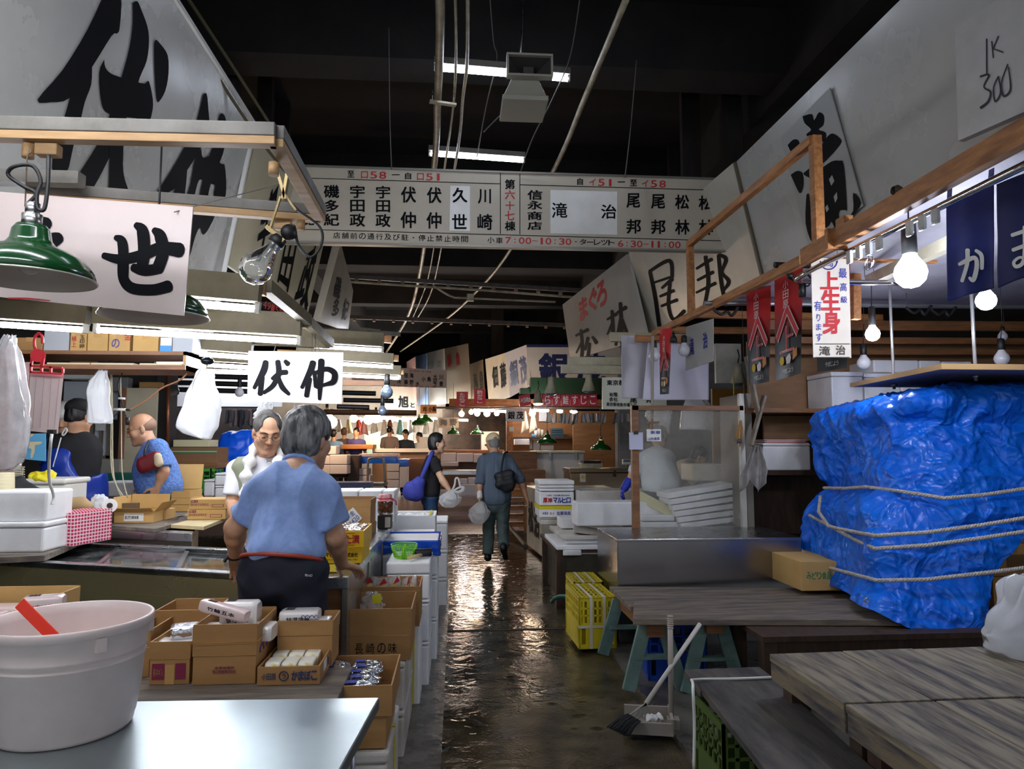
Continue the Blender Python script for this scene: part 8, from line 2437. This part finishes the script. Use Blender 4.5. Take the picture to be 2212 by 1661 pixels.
T,P_=sg('small far lane sign with shop names hanging across the aisle',((760,790),(965,799),(965,838),(760,832)),15,mat('sign_pinkish',(206,176,152),.5),[(c_,(x,y,x+8,y+10)) for c_,x,y in (('佃',873,806),('藤',873,820),('海',885,806),('野',885,821),('小',911,814),('島',923,814),('川',949,810),('豊',949,824),('水',898,824),('大',936,809),('卯',936,818),('之',936,826),('茂',858,818))],bold=.03,name='overhead_sign')
letters(MB(),P_,row('自イ59—至イ66',884,799,932,801,4)+row('7:00~10:30・6:30~11:00',850,831,940,834,4),.01,.012).build('red_lettering',RED,T,world=True)
for a,s_,lab in (((986,1011,846,878),'たらこ','red food sign reading downward, left of the two'),((1024,1049,840,874),'酢だこ','red food sign reading downward, right of the two')):
 n=len(s_)
 sg(lab,a,16.2,mat('crimson',(190,24,54),.35),[(c_,(a[0]+7,a[2]+3+i*9.5,a[1]-7,a[2]+11.5+i*9.5)) for i,c_ in enumerate(s_)],WHITE,name='food_sign')
for i,c_ in enumerate('からす鮭すじこ'):
 x=1154+i*19.6
 sg('red food tile above the lit stall, %s from left'%('first','second','third','fourth','fifth','sixth','seventh')[i],(x,x+18,852,877),15.3,mat('crimson',(190,24,54)),[(c_,(x+3,855,x+15,873))],WHITE,name='food_sign',bold=.03)
sg('tilted red food sign reading across, at the left end of the red tiles',((1120,855),(1144,850),(1148,874),(1123,878)),15.2,mat('crimson',(190,24,54)),row('いくら明太',1122,860,1146,858,10,.05),WHITE,name='food_sign')
GRN=mat('green_awning',(18,58,30),.6)
S('green_awning','dark green awning front over the red food tiles','awning',(1146,1345,816,850),16.5,.3,GRN)
S('green_awning','lower dark green awning end left of the red tiles','awning',(1124,1148,838,850),16.6,.3,GRN)
S('lumber_beam','long orange beam over the far stalls','beam',(970,1345,862,879),16.8,.2,WOODX)
S('grey_rail','grey rail below the long orange beam','rail',(940,1345,879,883),16.6,.1,GREYP)
sg('small white name sign with two bold characters under the long beam',(1093,1133,884,910),15.4,WHITE,[('銀',(1097,889,1112,905)),('茂',(1116,889,1130,905))],name='name_sign',bold=.03)
sg('small buff name sign with two grey characters above the elderly man',(947,991,902,924),17.5,BUFF,[('海',(951,906,966,919)),('野',(972,905,987,919))],GREYP,name='name_sign',bold=.05)
sg('brown name sign with a ringed mark in the far stalls',(908,943,874,893),20,mat('brown_sign',(150,100,60),.6),[('吉',(913,879,922,888)),('小',(926,878,933,889)),('島',(934,878,942,889))],name='name_sign')
# --- far left stalls
LW=mat('lit_wall',(226,214,196),.7,col2=(206,188,164),ns=2)
struct('partition_50',MB().box(*pb(560,962,800,1060,27,.1)),LW)
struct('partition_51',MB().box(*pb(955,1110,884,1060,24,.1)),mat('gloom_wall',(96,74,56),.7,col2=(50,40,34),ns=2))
for i in range(26):
 x=772+i*6.7
 T=solo('lit_bulb',MB().ball(at(x,905+(i%3)*1.2,24-.3*(i%4)),.055+.02*(i%2),10),glow('far_white',(255,250,244),60),'white lit bulb in the long far row over the counters','lamp','row of far white bulbs')
fluor('brightest far strip lamp over the fish counter',at(798,903,23),at(852,904,23),.06,None,0,m=glow('far_tube',(246,246,255),40))
for i in range(12):
 x=728+i*18.5+(i%3)*3
 m_=(WHITE,mat('brown_apron',(120,70,40),.8),mat('aqua_cloth',(130,190,186),.8),mat('pink_cloth',(220,170,160),.8),mat('cream_bag',(206,190,140),.7),mat('vermilion',(200,60,30),.7))[(0,4,5,3,0,0,1,2,0,0,0,0)[i] if i<12 else 0]
 cloth('hanging_apron','cloth or bag hanging at the far stalls, '+('first','second','third','fourth','fifth','sixth','seventh','eighth','ninth','tenth','eleventh','twelfth')[i]+' from left','cloth',[at(x,906,22.5),at(x+7,906,22.5),at(x+13,932+(i%4)*3,22.5),at(x-5,934+(i%3)*4,22.5)],m_,.08,1,'hanging cloths of the far stalls',8,i)
for i,(a,Y,d,m_,lab,nm) in enumerate((((786,838,932,1000),24,.6,mat('tank_water',(130,146,120),.1),'left far fish tank with greenish water','fish_tank'),((856,892,934,1000),24,.6,mat('tank_water',(130,146,120)),'right far fish tank with greenish water','fish_tank'),((736,806,960,970),19.5,.8,OR,'orange ledge of the far counter','counter'),((804,960,969,977),20,1.2,mat('counter_white',(214,206,196),.5),'white top of the far fish counter','counter'),
             ((804,960,977,1050),20.1,1.0,mat('counter_brown',(120,92,72),.7),'brown front of the far fish counter','counter'),((950,1090,972,980),17.2,.9,PLY,'brown counter top behind the woman','counter'),((950,1090,980,1056),17.3,.8,mat('counter_brown',(120,92,72)),'brown counter front behind the woman','counter'),((880,956,990,1044),17.6,.5,mat('carton_far',(150,104,72),.7),'large carton with a red mark behind the woman','box'),
             ((748,774,983,1042),16,.5,DARKW,'dark wooden panel beside the far foam boxes','panel'),((700,752,1024,1032),16,.8,DARKW,'dark table top under the far foam boxes','table'),((690,800,1042,1060),14.5,.5,mat('slate_blue',(100,112,150),.6),'slate blue board lying low before the far stalls','board'),((772,858,986,1001),16.4,.7,mat('blue_film_far',(20,90,200),.2,bump=.4,bs=9),'blue plastic covered counter in the middle distance','counter'),
             ((858,882,992,1007),16.3,.6,mat('blue_film_far',(20,90,200)),'bunched blue plastic at the counter end','plastic'),((776,860,980,987),16.5,.6,mat('fish_pink',(206,160,140),.5,col2=(230,206,196),ns=20),'pinkish goods heaped on the blue covered counter','goods'),((905,955,944,1070),21.6,.3,WHITE,'white panel standing at the far counter','panel'),((1040,1078,932,1080),18.5,.4,WHITE,'white cabinet behind the elderly man\'s cap','cabinet'),((1040,1090,1000,1010),16.2,.4,STEEL,'steel bench edge behind the elderly man','bench'),((955,1030,1016,1026),15.5,.5,STEEL,'low steel bench behind the woman\'s bag','bench'))):
 S(nm,lab,nm.split('_')[-1],a,Y,d,m_,.01)
for i,(a,Y) in enumerate((((836,862,1001,1018),16.2),((836,862,1019,1035),16.2),((836,862,1036,1053),16.2),((863,880,1008,1053),16.2),((773,796,1012,1026),16.2),((773,800,1027,1042),16.2),((690,712,984,1003),15.5),((690,712,1004,1024),15.5),((712,750,982,1003),15.5),((712,750,1004,1024),15.5),((704,726,963,981),15.6),
        ((952,985,978,997),16.8),((986,1022,979,998),16.8),((1023,1042,980,999),16.8),((952,990,998,1007),16.4),((941,968,1060,1078),15),((996,1032,1046,1070),15),((992,1010,1034,1045),15.2),((1011,1030,1032,1045),15.2))):
 foambox('far white foam box, '+'top of the stack under the blue film|middle of the stack under the blue film|bottom of the stack under the blue film|tall one at the end of the blue counter|upper one by the hand truck|lower one by the hand truck|upper left by the dark panel|lower left by the dark panel|upper right by the dark panel|lower right by the dark panel|single one on top by the dark panel|left of the row behind the woman|middle of the row behind the woman|right of the row behind the woman|flat one behind the woman|by the carrier bag on the road|behind the elderly man\'s carrier bag|small left one under the steel bench|small right one under the steel bench'.split('|')[i],pb(*a,Y,.5),.0,group='far foam boxes',m=mat('far_foam',(206,196,196),.6),grip=i<3)
T=thing('hand_truck','grey tubular hand truck before the blue covered counter','cart',at(812,1050,15.6))
MB().tube(smooth_path([at(794,1046,15.6),at(795,1000,15.6),at(799,990,15.6),at(824,989,15.6),at(829,998,15.6),at(832,1042,15.6)],5),.025,8).build('handle',mat('galv',(140,140,142)),T,world=True)
MB().box(*pb(794,832,1044,1050,15.2,.6)).build('deck',GREYP,T,world=True)
bulb('blue-tinted reflector bulb hanging at the end of the left tubes',at(836,848,7.2),.06,0,at(835,818,7.2),.1,glass=mat('spot_lens',(150,170,196)))
bulb('small clear reflector bulb below the blue-tinted one',at(826,888,8.4),.05,0,at(826,830,8.4),.12,glass=mat('spot_lens',(150,170,196)))
for i,(x0,x1,y,Y) in enumerate(((735,812,848,9),(742,850,864,9.4),(728,798,878,9.2),(700,900,890,13))):
 run('dark_rail',('top','second','third','lowest long')[i]+' dark hanging rail right of the white hanging sign','rail',[(x0,y,Y),((x0+x1)/2,y+1,Y),(x1,y+2,Y)],.03 if i<3 else .05,BLACK if i<3 else PLY)
# ================================================================ wires that hold what hangs
bpy.context.view_layer.update()
DG=bpy.context.evaluated_depsgraph_get()
WIRE=mat('hanger_wire',(60,58,54),.6)
for o in [o for o in C.objects if o.parent is None and o.get('category') in ('sign','lamp','beam','rail','pipe','box','cloth','towel','pouch','banner','sheet','rope','string','socket','cable','board','tape')]:
 vs=[k.matrix_world @ v.co for k in [o,*o.children] if k.type=='MESH' for v in k.data.vertices]
 if not vs or min(v.z for v in vs)<1.0 or min(v.y for v in vs)<2.4:
  continue
 zt_=max(v.z for v in vs)
 tops=[v for v in vs if v.z>zt_-.03]
 ends=[min(tops,key=lambda v:v.x),max(tops,key=lambda v:v.x)] if o['category'] in ('beam','rail','pipe') else [min(tops,key=lambda v:(v-vs[0]).length)]
 g=MB()
 for p in ends:
  hit,q,*_=SC.ray_cast(DG,p+V((0,0,.006)),V((0,0,1)))
  if hit and .004<q.z-p.z<.5:
   g.cyl(p-V((0,0,.01)),q+V((0,0,.004)),.0012+.00018*p.y,5)
 if not g.v:
  continue
 if o.type=='MESH':
  g.v=[v-o.location for v in g.v]
  g.build('hanger',WIRE,o)
 else:
  g.build('hanger',WIRE,o,world=True)
# ================================================================ lettering painted on a surface belongs to that surface
PAINT=('lettering','red_lettering','blue_lettering','patch','print','handwriting','counter_shape','wave_pattern','red_mark','shirt_mark','ruled_lines','land','barcode','stripe','water_film','picture','mark_outline','mark','grip','eye_bolt_')
for root in [o for o in C.objects if o.parent is None]:
 kids=list(root.children)
 tgt=next((k for k in kids if k.type=='MESH' and k.name.split('.')[0] not in PAINT),None)
 if tgt is None:
  continue
 paint=[k for k in kids if k.type=='MESH' and k.name.split('.')[0] in PAINT]
 if not paint:
  continue
 me=tgt.data
 if me.users>1:
  continue
 if root.name.startswith('food_pack') or root.name.startswith('foil'):
  pass
 if tgt.modifiers:
  bm0=bpy.data.meshes.new_from_object(tgt.evaluated_get(bpy.context.evaluated_depsgraph_get()))
  uvs=None
  tgt.modifiers.clear()
  tgt.data=bm0
  me=bm0
 bm=bmesh.new()
 bm.from_mesh(me)
 for k in paint:
  n0=len(bm.faces)
  bm.from_mesh(k.data)
  bm.faces.ensure_lookup_table()
  me.materials.append(k.data.materials[0])
  for f in bm.faces[n0:]:
   f.material_index=len(me.materials)-1
  bpy.data.objects.remove(k)
 bm.to_mesh(me)
 bm.free()
